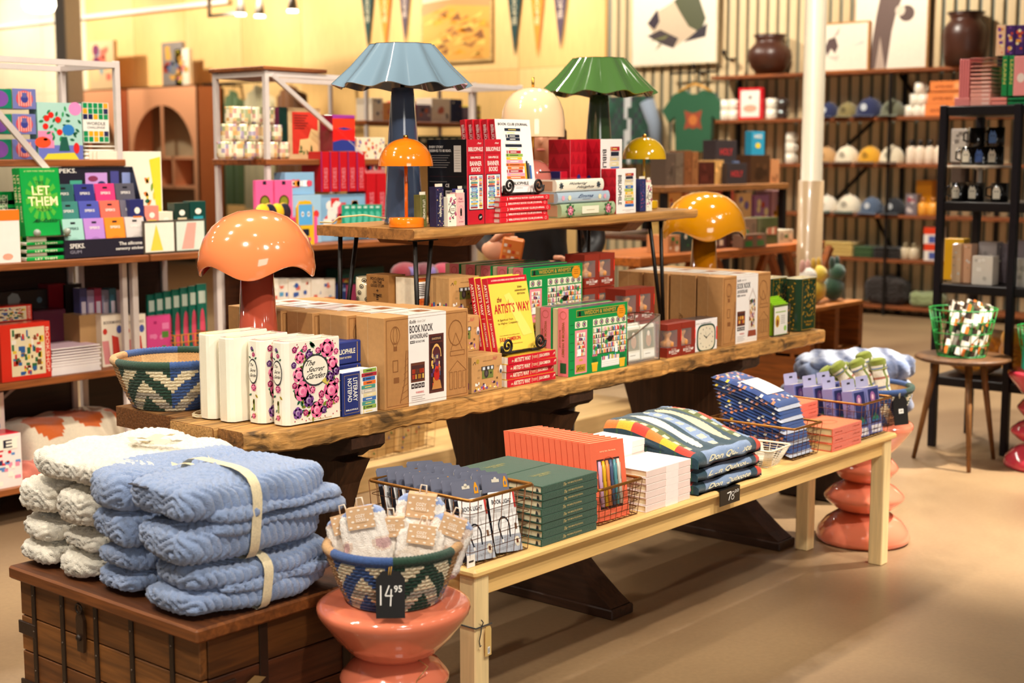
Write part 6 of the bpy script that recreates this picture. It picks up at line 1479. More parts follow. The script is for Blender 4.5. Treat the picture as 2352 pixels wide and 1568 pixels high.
for k in range(4):
    gy('calendar', 'clear-wrapped cream calendar with flowers, %s from the front' % NUM[k], 'calendar', 226-9*k, 348, 372-8*k, 480, F3+.105+.010*k, .008, '#efe6cf', (lambda F: (F.text('Me', .3, .72, .4, .78, '#5a4a3a'), F.text('CAN', .36, .5, .58, .6, '#6a5a44'), F.poly([(.8, .92), (.98, .95), (.98, .3), (.9, .4)], '#efd23a', 1), [leaf2(F, .1+.8*((q*29) % 100)/100, .1+.6*((q*47) % 100)/100, .09, q, ('#2f6a4a', '#7a9a3a', '#e0823a', '#e9c23a')[q % 4], 1.1, 2) for q in range(60)]) if k == 0 else None), L3, group='clear-wrapped calendars')
for k, (l, r, c, c2) in enumerate(((300, 332, '#2b2f66', '#e0822c'), (334, 366, '#e58a7a', '#efd23a'), (366, 398, '#e9dcc4', '#d9a090'), (402, 436, '#23352c', '#d9c4a0'), (438, 474, '#154038', '#2f98a5'))):
    gy('bookmark_pack', ('navy', 'coral', 'cream', 'black', 'dark green')[k]+' bookmark pack in the metal-edged rack by the calendars', 'bookmark', l, 458+(0, 14, 28, 8, 4)[k], r, 580, F3-.0, .05, c, lambda F, c2=c2: (F.rect(.2, .05, .8, .7, c2, 1), F.ell(.5, .8, .2, .06, '#f3ecd9', 1)), L3, group='bookmark packs')
gy('bookmark_rack', 'metal-edged glass rack in front of the bookmark packs', 'rack', 330, 505, 472, 580, F3-.035, .012, '#4a4136', lambda F: (F.rect(.02, .06, .48, .94, '#e9e2d0', 1), F.rect(.52, .06, .98, .94, '#cfd9c9', 1), F.poly([(.1, .1), (.3, .1), (.2, .9)], '#e9c84a', 2), F.poly([(.6, .1), (.8, .1), (.85, .9), (.7, .9)], '#d9a090', 2)), L3, GLOSS)
gy('soap_bottle', 'white pouch with orange top at the edge of the green books', 'pouch', -14, 482, 46, 606, F3-.03, .04, '#f0e8de', lambda F: (F.rect(0, .8, 1, 1, '#ef7a22', 1), F.ell(.5, .12, .2, .06, '#f0a58a', 1)), L3)
# ---------------------------------------------------------------- second level
def shop_scene(F):
    rg = random.Random(9); F.rect(.2, .08, .88, .92, '#e9d9b0', 1)
    for q in range(60): a, b = rg.uniform(.2, .78), rg.uniform(.08, .8); F.rect(a, b, a+rg.uniform(.03, .1), b+rg.uniform(.04, .12), rg.choice(['#2f6a3f', '#c8382c', '#e9c23a', '#2f5f9a', '#7a4a2a', '#f3ecd9', '#c8382c']), 2+q % 4)
    F.text('BOOKSHOP', .9, .1, .97, .9, '#f6c9b0', rot=1)
gy('puzzle_box', 'red bookshop puzzle box standing foremost on the second shelf', 'puzzle box', 2, 742, 117, 872, FY-.02, .07, {'d': '#d8301f', '-x': '#e0402c'}, shop_scene, L2)
gy('puzzle_box', 'red bookshop puzzle box raised behind the foremost one', 'puzzle box', -35, 703, 74, 760, FY+.12, .07, '#d8301f', shop_scene, L2+.22)
gy('puzzle_box', 'red bookshop puzzle box under the raised one', 'puzzle box', -35, 760, 60, 872, FY+.12, .07, '#c82a1c', shop_scene, L2)
for k in range(10): gy('magazine', 'white paperback magazine in the second-shelf pile, %s of ten' % up_(k, 10), 'magazine', 118+(k % 3), 850-6*k, 233-(k % 2)*3, 858-6*k, FY-.015, .19, {'d': '#efe6e2', '+z': '#d9b9c4'}, None, L2+.0116*k, PAPER, 'white magazines in a pile', .001)
gy('storage_box', 'plain plum coloured box on the second shelf', 'box', 78, 712, 152, 800, FY+.20, .14, '#4a1a2c', None, L2)
gy('tray', 'dark shelf carton holding blue tins behind the plum box', 'carton', -20, 668, 110, 720, FY+.30, .08, '#24201f', confetti(['#5a7a8a', '#8a9a9a', '#3a4a5a'], 14, 2, .2), L2)
for k in range(6): gy('bookmark_set', 'magnetic bookmark set in the second-shelf display, %s of six' % NUM[k], 'bookmark', 184+17*k, 662+(k % 2)*4, 200+17*k, 738, FY+.14, .05, ('#4a4a7a', '#9a8aa8', '#a03a5a', '#8a8aa0', '#3a6a7a', '#c2b0c0')[k], lambda F: F.rect(.2, .2, .8, .7, '#cfc4d0', 1), L2+.14, group='magnetic bookmark sets')
gy('bookmark_display', 'brown card display of bookmark sets with red ribbons', 'display stand', 184, 722, 236, 828, FY+.08, .12, {'d': '#b08a5c', '-x': '#9a7448'}, None, L2)
for k in range(2): gy('bookmark_card', 'cream bookmark card with red and pink ribbons, %s of two' % ('first', 'second')[k], 'bookmark', 234+52*k, 722, 284+52*k, 828, FY+.04, .06, '#efe2cc', lambda F: (F.text('BOOKMARKS', .1, .82, .9, .88, '#6a5a54'), F.ell(.15, .68, .1, .06, '#c8382c', 1), F.ell(.8, .7, .12, .08, '#4a5aa0', 1), F.poly([(.1, .05), (.4, .05), (.3, .5), (.0, .5)], '#d98a8a', 1), F.poly([(.5, .05), (.85, .05), (.75, .55), (.45, .6)], '#c8382c', 2)), L2, group='ribbon bookmark cards')
gy('envelope', 'pink envelope pack beside the bookmark cards', 'envelope', 338, 724, 392, 815, FY+.06, .03, '#d94a8a', confetti(['#e982b0', '#b02a6a', '#5a8a3a'], 9, 4, .3), L2)
for k in range(7): gy('hair_clip_card', 'teal card with pink strap in the orange basket, %s of seven' % NUM[k], 'card', 340+19*k, 676-4*k, 362+19*k, 808, FY+.18-.012*k, .012, '#12705c', lambda F: (F.ell(.5, .35, .28, .3, '#e0506a', 1), F.rect(.15, .72, .85, .9, '#cfe0d0', 1)), L2, group='teal cards in the orange basket')
t = thing('wire_basket', 'orange wire basket in front of the teal cards', 'basket', (AY(402, 800, FY+.03).x, FY+.03, L2))
bw = AY(480, 800, FY+.03).x-AY(402, 800, FY+.03).x; m = MB()
for k in range(6): m.tube([(bw*k/5, 0, 0), (bw*k/5, 0, .10)], .0028, '#e08a1f', 5)
for k in range(4): m.tube([(0, 0, .002+.033*k), (bw, 0, .002+.033*k), (bw, .12, .002+.033*k), (0, .12, .002+.033*k)], .0028, '#e08a1f', 5, closed=True)
part('wire_mesh', m, PAINT, t)
gy('storage_box', 'dark red folder box on the second shelf top', 'box', 112, 652, 150, 712, FY+.30, .08, '#7a1420', None, L2+.16); gy('storage_box', 'charcoal folder box on the second shelf', 'box', 146, 652, 190, 770, FY+.30, .08, '#2a2422', None, L2)
# ---------------------------------------------------------------- bottom level
def letters(F):
    rg = random.Random(12); F.rect(0, 0, 1, 1, '#efe0d8', 0)
    for q in range(46): a, b = rg.uniform(0, .85), rg.uniform(0, .9); F.rect(a, b, a+rg.uniform(.06, .16), b+rg.uniform(.04, .1), rg.choice(['#d8283a', '#e98aa0', '#f3ecd9', '#2a3a5a', '#5a8ac0', '#d8283a']), 1+q % 4)
    F.rect(.45, .72, .9, .92, '#f3ecd9', 6); F.text('E', .56, .75, .78, .9, '#2a2a3a', 7)
gy('gift_box', 'red and white patterned gift box on the lowest shelf', 'box', -45, 1000, 50, 1128, FY-.02, .12, '#d8283a', letters, L1)
gy('gift_box', 'red patterned gift box behind on the lowest shelf', 'box', -60, 905, 10, 1000, FY+.12, .12, '#c82434', letters, L1)
def fabric(name, label, cat, l, r, zt, Y, dd, colf, z0, seed, hh=.10):
    A, B = AY(l, 1000, Y), AY(r, 1000, Y); w = B.x-A.x; t = thing(name, label, cat, (A.x, Y, z0+.0005)); m = MB(); P = []; nU, nV = 36, 20
    for i in range(nU+1):
        u = i/nU; row = []
        for j in range(nV+1):
            v = j/nV; e = min(u, 1-u)*w/.05; k = min(1, e)**.5; s = math.sin(PI*min(v*1.25, 1)*.5) if v < .8 else 1
            row.append((u*w, v*dd-.02*math.sin(u*6+seed), hh*k*(.35+.65*min(1, v*3)**.5)+.006*math.sin(u*21+v*9+seed)))
        P.append(row)
    m.grid(P, colf); m.grid([[(x, y, 0.0) for x, y, z in r_] for r_ in P][::-1], colf); m.grid([[P[i][0], (P[i][0][0], P[i][0][1], 0)] for i in range(nU+1)][::-1], colf); part('cloth', m, CLOTH, t); return t
OR, CRM = '#d8661f', '#efe0c4'
pat = lambda i, j: OR if ((i-9)/5.5)**2+((j-9)/8)**2 < 1 or ((i-22)/6)**2+((j-11)/9)**2 < 1 or ((i-33)/4)**2+((j-6)/7)**2 < 1 else CRM
fabric('quilt', 'folded orange and cream patterned quilt on the lowest shelf', 'quilt', 60, 330, 0, FY+.06, .28, pat, L1, 1, .20)
fabric('quilt', 'folded dark rust quilt under the patterned one', 'quilt', 62, 300, 0, FY+.02, .30, lambda i, j: '#8a2a1c' if j % 5 else '#c88a6a', L1, 2, .08)
fabric('cushion', 'dusty pink cushion beside the red gift box', 'cushion', 44, 130, 0, FY-.03, .10, lambda i, j: '#c2705c', L1, 4, .075)
# ---------------------------------------------------------------- second unit
def cup(label, X, Y, z, c, s=.038, h=.078, grp='patterned cups'):
    t = thing('cup', label, 'cup', (X, Y, z), group=grp); rg = random.Random(int(X*997+z*31)); n = 14
    pal = ['#efe2c0', '#efe2c0', '#efe2c0', '#e3c088', '#d9a86a', '#a89aae', '#d0a090', '#a9ad80']
    m = MB(); m.lathe([(s*.8, 0), (s, h*.15), (s, h*.35), (s, h*.6), (s, h*.85), (s, h), (s*.9, h), (s*.88, .01), (.001, .008)], n, lambda i, j: rg.choice(pal) if j < 5 else '#efe6cf') if c is None else m.lathe([(s*.9, 0), (s, h*.08), (s, h), (s*.9, h), (s*.88, .01), (.001, .008)], n, c); part('body', m, GLAZE, t)
    return t
for r, n in ((0, 6), (1, 5), (2, 4)):
    for k in range(n):
        A = AY(520+26*k+10*r, 340, RY+.06); cup('patterned cup in the stacked cups, %s row, %s from the near end' % (('bottom', 'middle', 'top')[r], NUM[k]), A.x, RY+.07, L4+.0005+.0785*r, None)
gy('dark_book', 'dark green and plum books end on beside the cups', 'book', 622, 246, 642, 366, RY+.05, .12, '#5a2038', None, L4); gy('dark_book', 'black book with green edge standing beside the red cover', 'book', 642, 246, 660, 366, RY+.05, .12, '#12302a', None, L4)
def redcover(F): F.rect(.12, .1, .9, .92, '#d83a2c', 1); [F.rect(.18, .84-.05*q, .6-.05*(q % 3), .86-.05*q, '#5a2020', 2) for q in range(6)]; F.poly([(.3, .1), (.9, .1), (.9, .55), (.7, .6), (.6, .4), (.35, .38)], '#e9c88a', 3); [leaf2(F, .3+.05*q, .14+.02*(q % 3), .1, q, '#4a6a3a', 1, 4) for q in range(10)]
gy('picture_book', 'red picture book with tan frame standing face out', 'book', 662, 248, 737, 364, RY+.06, .02, '#d9b98a', redcover, L4)
def wave(F): F.rect(0, 0, 1, 1, '#2f3a8a', 0); F.poly([(0, .25), (.4, .32), (1, .28), (1, .62), (.5, .58), (0, .66)], '#e0221c', 1); F.poly([(0, .6), (.5, .66), (1, .6), (1, .92), (0, .9)], '#ef3a20', 2); F.rect(0, .9, 1, 1, '#a03a9a', 2)
gy('gift_box', 'red and violet wave-patterned box on the red books', 'box', 764, 264, 815, 346, RY-.03, .10, {'d': '#b01a20', '-x': '#7a1230'}, wave, AY(790, 347, RY-.03).z)
zb = L3
zr = AY(790, 440, RY-.03).z
for k in range(5): gy('red_book', 'tall red boxed book in the row under the wave box, %s of five' % NUM[k], 'book', 738+20.5*k, 348, 757+20.5*k, 445, RY-.03, .14, '#c2141f' if k != 1 else '#c2141f', lambda F: (F.rect(0, 0, .06, 1, '#3a3a90', 1), F.text('STORIES', .3, .08, .75, .6, '#e0808a', 2, rot=-1)), zr, group='red boxed books, upper row')
for k in range(2): gy('red_book', 'tall red boxed book standing lower beside the teal packs, %s of two' % ('first', 'second')[k], 'book', 842+24*k, 398, 864+24*k, 505, RY-.03, .14, '#c2141f', lambda F: F.text('STORIES', .3, .06, .75, .6, '#e0808a', 2, rot=-1), L3+.09, group='red boxed books, lower row')
gy('card_riser', 'pale blue card riser under the red boxed books', 'display stand', 738, 446, 840, 556, RY-.02, .14, '#8ab4d4', confetti(['#e0506a', '#f0a03a', '#f6e9e0', '#d83a3a'], 20, 6, .2), L3)
gy('card_riser', 'pale blue carton with bright stickers on the second unit', 'display stand', 668, 448, 738, 556, RY-.05, .12, '#9cc4dc', confetti(['#e0506a', '#f0a03a', '#f6e9e0', '#d83a3a'], 18, 7, .22), L3)
gy('sticker_box', 'small bright sticker box on the pale blue carton', 'box', 655, 396, 722, 447, RY-.03, .08, '#8ab4d4', confetti(['#e0506a', '#f0a03a', '#f6e9e0', '#d83a3a', '#ffffff'], 26, 8, .2), AY(690, 447, RY-.05).z)
gy('card_riser', 'low pale blue tray at the end of the second unit', 'display stand', 842, 506, 890, 556, RY-.03, .13, '#8ab4d4', None, L3)
for k in range(6): gy('teal_pack', 'teal hanging pack in the row beside the pale blue boxes, %s of six' % NUM[k], 'pack', 786+14*k, 470, 808+14*k, 530, RY-.09+.006*k, .005, '#1f9a7a', lambda F: (F.ell(.5, .5, .3, .25, '#5ac0a5', 1), F.rect(.3, .86, .7, .94, '#cfe9dd', 1)), AY(800, 530, RY-.09).z, group='teal hanging packs')
for k in range(2):
    gy('badge_card', 'pink card with yellow dots and black tab, %s of two' % ('first', 'second')[k], 'card', 588+44*k, 414, 628+44*k, 500, RY-.06, .02, '#f0629a', lambda F: (F.ell(.5, .5, .3, .16, '#4a3a10', 1), F.ell(.5, .5, .22, .12, '#8a8a2a', 2), F.rect(.4, .9, .6, .98, '#2a2030', 1)), AY(610, 556, RY-.06).z if False else L3+.10, group='pink badge cards')
gy('card_riser', 'pink card tray under the badge cards', 'display stand', 588, 500, 730, 556, RY-.08, .11, '#ee5a98', None, L3)
for k in range(4):
    t = thing('pin_card', 'yellow and black striped round card in the pink tray, %s of four' % NUM[k], 'card', (AY(600+18*k, 480, RY-.10).x, RY-.10+.004*k, L3+.105), group='striped round cards')
    m = MB(); m.M = Matrix.Translation((0, 0, .045)) @ Matrix.Rotation(PI/2, 4, 'X'); m.lathe([(.042, 0), (.044, .004), (.042, .008), (.001, .008)], 20, lambda i, j: '#1d2030' if (k+j) % 2 else '#f0c02a'); part('card', m, GLOSS, t)
t = thing('robot_card', 'blue smiling face card in front of the pink tray', 'card', (AY(702, 500, RY-.13).x, RY-.13, L3))
m = MB(); m.prism([(-.05, 0), (.05, 0), (.05, .17), (.03, .2), (-.03, .2), (-.05, .17)], 'y', 0, .01, '#e0b01f'); F = front(m, -.05, 0, 0, .05, .2); F.rect(.08, .45, .92, .92, '#5aa5d9', 1); F.ell(.32, .7, .08, .06, '#f3f0ea', 2); F.ell(.68, .7, .08, .06, '#f3f0ea', 2); F.ell(.32, .7, .04, .03, '#1d2030', 3); F.ell(.68, .7, .04, .03, '#1d2030', 3); F.rect(.3, .2, .7, .36, '#1d2030', 2); F.rect(.2, .08, .8, .16, '#d83a7a', 2); part('card', m, GLOSS, t)
for k in range(6): gy('candy_bag', 'white and blue sweet bag on the lower shelf, %s of six' % NUM[k], 'bag', 612+26*k, 640, 640+26*k, 702, RY-.02+.01*(k % 2), .05, '#e9e0d0', confetti(['#3a5aa0', '#e9e0d0', '#d9705a', '#5a9ac0', '#efe6d8'], 12, 20+k, .35), L2+.06, group='sweet bags'); 
gy('candy_tray', 'orange tray under the sweet bags', 'tray', 605, 690, 770, 722, RY-.03, .14, '#e0801a', None, L2)
for k in range(5): gy('tin', 'dark patterned tin beside the sweet bags, %s of five' % NUM[k], 'tin', 772+24*k, 650+4*(k % 2), 795+24*k, 720, RY+.02, .08, ('#2a3a6a', '#a03a5a', '#3a5a4a', '#7a3a6a', '#2a2a5a')[k], confetti(['#d9a0a0', '#8aa0c0', '#c03a4a'], 8, 30+k, .3), L2, group='patterned tins')
gy('planter_box', 'teal floral box at the end of the lower shelf', 'box', 780, 615, 882, 650, RY+.16, .1, '#1f5a50', confetti(['#c03a3a', '#3a7a5a', '#d9b04a'], 16, 41, .2), L2+.18); gy('planter_box', 'dark carton under the teal floral box', 'box', 780, 652, 882, 720, RY+.16, .1, '#2a3a34', None, L2)
# third unit goods
for k, (l, r, tt, c) in enumerate(((855, 880, 225, '#e9dcc4'), (880, 925, 236, '#e8a060'), (925, 955, 232, '#c2283a'), (958, 990, 240, '#8a7a8a'), (992, 1034, 226, '#efe2cc'), (1036, 1062, 228, '#23284a'), (1064, 1082, 246, '#7a6a7a'), (1084, 1104, 242, '#d9c04a'))):
    gy('boxed_game', '%s box on the upper board of the far shelving' % ('cream', 'apricot', 'crimson', 'mauve', 'white speckled', 'navy', 'grey violet', 'yellow and blue')[k], 'box', l, tt, r, 291, U3+.03, .16, c, confetti(['#efe6d8', '#c8705a', '#5a6a8a', '#3a3a4a'], 5, 50+k, .25) if k != 2 else None, 1.70)
for k in range(8): gy('dark_jar', 'dark jar in the row on the far shelving, %s of eight' % NUM[k], 'jar', 966+17*k, 312, 980+17*k, 345, U3+.03, .1, '#2f3a2a', lambda F: F.rect(.1, .3, .9, .7, '#d9cda8', 1), 1.535, group='dark jars')
gy('back_carton', 'long brown carton under the dark jars', 'carton', 950, 352, 1100, 470, U3+.04, .25, '#b98f58', None, L3)
for k in range(4): gy('patterned_tin', 'cream patterned tin beside the slate blue lamp on the second unit, %s of four' % NUM[k], 'tin', 820+16*k, 316, 836+16*k, 370, RY+.02, .08, '#efe0c0', confetti(['#d98a3a', '#8a7aa8', '#c8505a'], 8, 70+k, .35), AY(850, 370, RY+.02).z, group='cream tins')
gy('patterned_carton', 'pink speckled carton under the cream tins', 'carton', 838, 370, 885, 400, RY+.0, .1, '#e9a0a0', confetti(['#d83a3a', '#efe0d0', '#5a6aa0'], 16, 77, .2), AY(860, 400, RY).z)
# low riser with the wrapping-paper basket behind the table
m = MB(); m.box(3.4, 4.42, 0, 6.4, 5.0, .11, '#d9b57c', .005); single('low_platform', m, PINEX, 'long pale low platform on the floor behind the table', 'platform', (0, 0, 0))
A = AY(935, 1020, 4.30)
wire_basket('bronze wire basket of printed bags on the low platform', (4.30, 4.50, .112), .42, .26, .20, pitch=.05)
for k in range(4): 
    t = thing('paper_bag', 'kraft bag with colourful print in the low basket, %s of four' % NUM[k], 'bag', (4.33+.09*k, 4.53+.02*(k % 2), .118), group='printed kraft bags', rot=(R(-8), R(14), 0))
    m = MB(); m.box(0, 0, 0, .11, .05, .21, '#c9a063', .004); F = front(m, 0, 0, 0, .11, .21); [leaf2(F, .2+.6*((q*31) % 10)/10, .1+.08*q, .14, q*1.2, ('#3a7a3a', '#c8402c', '#3a5aa0')[(q+k) % 3], .6) for q in range(10)]; part('bag', m, PAPER, t)
gy('white_carton', 'white carton at the end of the low basket', 'carton', 1098, 950, 1130, 1000, 4.62, .15, '#d9d6de', None, .112)
t = thing('slat_crate', 'small slatted wooden crate under the near table corner', 'crate', (2.40, 3.30, 0))
for k in range(7): m = MB(); m.box(.0, -.02-.042*k+.19, .02, .012, .016-.042*k+.19, .69, ('#c9a25c', '#b98f4a', '#d0ab68')[k % 3], .002); part('slat', m, WOODZ, t)
m = MB(); m.box(.012, -.09, .0, .14, .21, .69, '#6a4a24'); part('body', m, WOODZ, t)
# ================================================================ back wall, plywood side
def arch_cabinet(label, y1, y0, ztop):
    t = thing('arched_cabinet', label, 'cabinet', (12.02, y0, 0), group='peach arched cabinets'); w = y1-y0; PC = '#f0a878'
    m = MB(); d = .42; a0, a1 = .10, w-.10; zs = ztop-.26-(a1-a0)/2
    m.box(0, 0, 0, .02, .10, ztop, PC); m.box(0, w-.10, 0, .02, w, ztop, PC); m.box(0, 0, 0, d, .02, ztop, '#e2906a'); m.box(0, w-.02, 0, d, w, ztop, PC); m.box(0, 0, ztop-.02, d, w, ztop, PC); m.box(d-.02, 0, 0, d, w, ztop, '#a39474')
    n = 16; c = w/2; rr = (a1-a0)/2; P = [(c-rr*math.cos(PI*i/n), zs+rr*math.sin(PI*i/n)) for i in range(n+1)]
    m.prism([(a0, zs)]+[(a0, ztop)]+[(a1, ztop)]+[(a1, zs)]+P[::-1][1:-1], 'x', 0, .02, PC); part('carcass', m, PAINT, t)
    for z in (zs-.02, zs-.42, zs-.85, zs-1.25): m = MB(); m.box(.0, .10, z-.02, .40, w-.10, z+.02, PC); part('shelf', m, PAINT, t)
    m = MB(); m.box(0, c-.02, zs-.02, .02, c+.02, ztop-.26, PC); part('divider', m, PAINT, t)
    for z in (zs-.42,):
        for q in (1, 2): m = MB(); m.box(0, .1+(a1-a0)*q/3-.02, z, .3, .1+(a1-a0)*q/3+.02, zs, PC); part('divider', m, PAINT, t)
arch_cabinet('peach arched cabinet standing alone to the front', 17.42, 15.82, 2.42); arch_cabinet('peach arched cabinet half hidden by the white shelving', 19.15, 17.62, 2.42)
def far_book(label, l, t, r, b, cols, seed, col): gx('picture_book', label, 'book', l, t, r, b, 12.05, .06, col, confetti(cols, 14, seed, .3), 2.422, group='books on the cabinets')
far_book('grey and orange picture book leaning on the lone cabinet', 372, 97, 418, 186, ['#5a6a8a', '#d9a04a', '#a03a2a', '#7a7a7a'], 81, '#8a8078')
far_book('cream and brown picture book leaning on the lone cabinet', 402, 112, 434, 186, ['#d9a04a', '#7a3a1a', '#e9d04a', '#e98a7a'], 82, '#efe0c4')
far_book('pale picture book on the half-hidden cabinet', 205, 94, 262, 200, ['#e9c08a', '#8aa0a0', '#7a3a5a', '#d9705a'], 83, '#d9b98a')
# framed landscape, pennants
t = thing('landscape_painting', 'wide framed ochre landscape painting on the plywood wall', 'painting', (12.44, 10.90, 2.54))
m = MB(); m.box(0, 0, 0, .035, 1.13, .95, '#c9a468', .004); part('frame', m, WOODY, t)
m = MB(); F = left(m, -.001, .03, .03, 1.10, .92); F.rect(0, 0, 1, 1, '#d9a04a', 0); F.poly([(0, .72), (1, .82), (1, 1), (0, 1)], '#cfc4a0', 1); F.poly([(0, .6), (.4, .72), (1, .66), (1, .84), (0, .76)], '#b98f5a', 2)
rg = random.Random(5)
for q in range(70): x, y = rg.uniform(0, .85), rg.uniform(0, .62); F.poly([(x, y), (x+rg.uniform(.08, .2), y+rg.uniform(-.04, .06)), (x+rg.uniform(.05, .2), y+rg.uniform(.04, .09))], rg.choice(['#e0a030', '#c88a3a', '#a5703a', '#e9c060', '#8a5a34', '#d98a20']), 3+q % 4)
part('canvas', m, PAPER, t)
for k, (l, r, tt, b, c, c2) in enumerate(((828, 858, -20, 112, '#2a4a44', '#d9cda8'), (868, 898, -20, 112, '#e8932c', '#f3d9a0'), (914, 943, -30, 100, '#5a4a52', '#d9c4b0'), (1164, 1199, -25, 127, '#1f3f3c', '#cfc4a0'), (1217, 1250, -30, 130, '#e8932c', '#f3d9a0'), (1268, 1306, -40, 112, '#574654', '#d9c4b0'))):
    A, B, Cc = AX(l, tt, 12.45), AX(r, tt, 12.45), AX((l+r)/2, b, 12.45); w = A.y-B.y
    t = thing('pennant', '%s felt pennant hanging %s the landscape painting' % (('dark green', 'orange', 'plum')[k % 3], ('before', 'beyond')[k // 3]), 'pennant', (12.45, B.y, Cc.z), group='felt pennants'); h = A.z-Cc.z
    m = MB(); m.prism([(0, h), (w, h), (w/2, 0)], 'x', 0, .008, c); part('felt', m, CLOTH, t)
    m = MB(); F = left(m, 0, 0, 0, w, h); F.rect(0, .94, 1, 1, c2, 1); F.text(('NEBRASKA', 'OMAHA', 'KANSAS')[k % 3] if False else 'HOME', .36, .45, .64, .9, c2, 2, rot=1); part('felt_lettering', m, CLOTH, t)
# track lights and pendant
t = thing('track_light', 'white ceiling track with three lit spot heads', 'track light', tuple(AX(485, 40, 11.2)-Vector((0, 0, .0))))
m = MB(); m.box(-.02, -.55, 0, .02, .05, .035, '#efe9dd', .004); m.box(-.02, .01, 0, .02, .05, 1.2, '#efe9dd', .004); m.tube([(0, -2.6, .42), (0, .05, .22)], .02, '#8a7a6a', 6); part('track', m, PAINT, t)
EM = mat('lit_lamp', 0.5, emit=6.0, vary=0)
for k, (l, b) in enumerate(((553, 36), (597, 40), (672, 28))):
    p = AX(l, b, 11.2)-t.location
    m = MB(); m.tube([tuple(p+Vector((0, 0, .22))), tuple(p+Vector((0, 0, .03)))], [.03, .06], '#8a7f72', 12); part('spot_head', m, PAINT, t)
    m = MB(); m.lathe([(.001, p.z-.0), (.065, p.z), (.06, p.z+.028), (.001, p.z+.03)], 16, '#fff3da', cx=p.x, cy=p.y); part('lit_bulb', m, EM, t)
t = thing('pendant_lamp', 'round white pendant lamp glowing near the ceiling', 'lamp', tuple(AX(90, 8, 8.6)))
m = MB(); m.lathe([(.001, -.10), (.10, -.095), (.15, -.075), (.175, -.02), (.17, .05), (.12, .1), (.001, .12)], 28, '#fff1d6'); part('globe', m, EM, t)
m = MB(); m.tube([(0, 0, .1), (0, 0, 1.5)], .01, '#e9e2d4'); part('cord', m, PAINT, t)
# clothes hanging beyond the second unit
def hanging(label, l, r, tt, b, X, c, cat='shirt'):
    A, B = AX(l, tt, X), AX(r, tt, X); z0 = AX((l+r)/2, b, X).z; w = A.y-B.y; h = A.z-z0; t = thing('hanging_garment', label, cat, (X, B.y, z0), group='hanging garments'); m = MB(); P = []
    for i in range(17):
        u = i/16; P.append([(.05*math.sin(u*22)*(1-v*.5)-.03*math.sin(PI*u), u*w*(1-.12*v)+.06*w*v, h*v*(1-.12*abs(u-.5)*2*(v > .9))) for v in [j/8 for j in range(9)]])
    m.grid(P, c); m.grid([[(x+.05, y, z) for x, y, z in q] for q in P][::-1], c); part('cloth', m, CLOTH, t)
    m = MB(); m.tube([(.02, w*.5, h), (.02, w*.5, h+.08), (.02, w*.5+.03, h+.1)], .006, '#3a2a20', 5); part('hanger', m, IRON, t)
hanging('sage green garment hanging behind the patterned cups', 512, 556, 206, 470, 11.9, '#7f9a6a'); hanging('cream garment hanging behind the patterned cups', 556, 628, 196, 480, 11.9, '#efe2b4'); hanging('brown garment hanging behind the red picture book', 632, 702, 196, 400, 11.9, '#8a5a34')
_a = AX(600, 198, 11.9); m = MB(); m.box(11.90, _a.y-1.2, _a.z+.05, 11.94, _a.y+1.2, _a.z+.075, '#2a2420'); m.box(11.90, _a.y+1.1, _a.z+.05, 12.49, _a.y+1.14, _a.z+.075, '#2a2420'); m.box(11.90, _a.y-1.14, _a.z+.05, 12.49, _a.y-1.1, _a.z+.075, '#2a2420'); single('clothes_rail', m, IRON, 'dark rail carrying the hanging garments on the plywood wall', 'rail')
# ================================================================ back wall, slatted side
ws = thing('wall_shelving', 'long brown wall shelving of caps and mugs on the slatted wall', 'shelving')
for z, ya in ((2.240, 7.78), (1.812, 7.72), (1.386, 7.72), (.924, 7.72), (.520, 7.72), (.092, 7.72)):
    m = MB(); m.box(12.16, 4.0, z-.032, 12.46, ya, z, '#8a4a20', .003); part('shelf_board', m, WOODY, ws)
for y in (7.62, 6.75, 5.86, 4.95):
    m = MB(); m.box(12.44, y-.02, 0, 12.468, y+.02, 2.24, '#1a1513'); m.box(12.15, y-.012, 0, 12.17, y+.012, 2.2, '#1a1513') if y in (5.86,) else None; part('upright', m, IRON, ws)
for (ya, za, yb, zb_) in ((6.6, 1.386, 6.15, 1.78), (6.2, 1.35, 6.6, .96), (5.3, 1.35, 5.0, .96), (5.6, 1.812, 5.9, 2.2), (6.1, .9, 5.9, .56)):
    m = MB(); m.tube([(12.42, ya, za), (12.42, yb, zb_)], .016, '#15110f', 6); part('brace', m, IRON, ws)
Z6, Z5, Z4, Z3, Z2, Z1 = 2.2405, 1.8125, 1.3865, .9245, .5205, .0925
def cap(label, l, r, t_, b, z, c, peak=None, grp='caps on the wall shelves'):
    A, B = AX(l, b, 12.25), AX(r, b, 12.25); w = (A.y-B.y)*1.12; h = w*.70; t = thing('baseball_cap', label, 'cap', (12.28, (A.y+B.y)/2, z), group=grp)
    m = MB(); n = 16; P = [(w*.47*math.cos(a), h*.15+h*.8*math.sin(a)) for a in [i*PI/2/6 for i in range(7)]]
    m.lathe([(w*.47, .0)]+P[:-1]+[(.001, h*.95)], n, c); m.ball((0, 0, h*.96), w*.04, c, 8, 4); part('crown', m, CLOTH, t)
    m = MB(); m.grid([[(-w*.40-w*.36*s*math.sin(PI*(.15+.7*i/10)), w*.42*math.cos(PI*(.1+.8*i/10)), h*.14-h*.10*s-.02*w*abs(i-5)/5) for s in (0, .5, 1)] for i in range(11)], peak or tint(C_(c), .8)); part('peak', m, CLOTH, t)
    m = MB(); F = left(m, -w*.455, -w*.12, h*.3, w*.12, h*.65); F.ell(.5, .5, .5, .5, tint(C_(c), .55) if c not in ('#232a52', '#20242c', '#4f5f78') else '#cfd4d9', 1); part('badge', m, CLOTH, t)
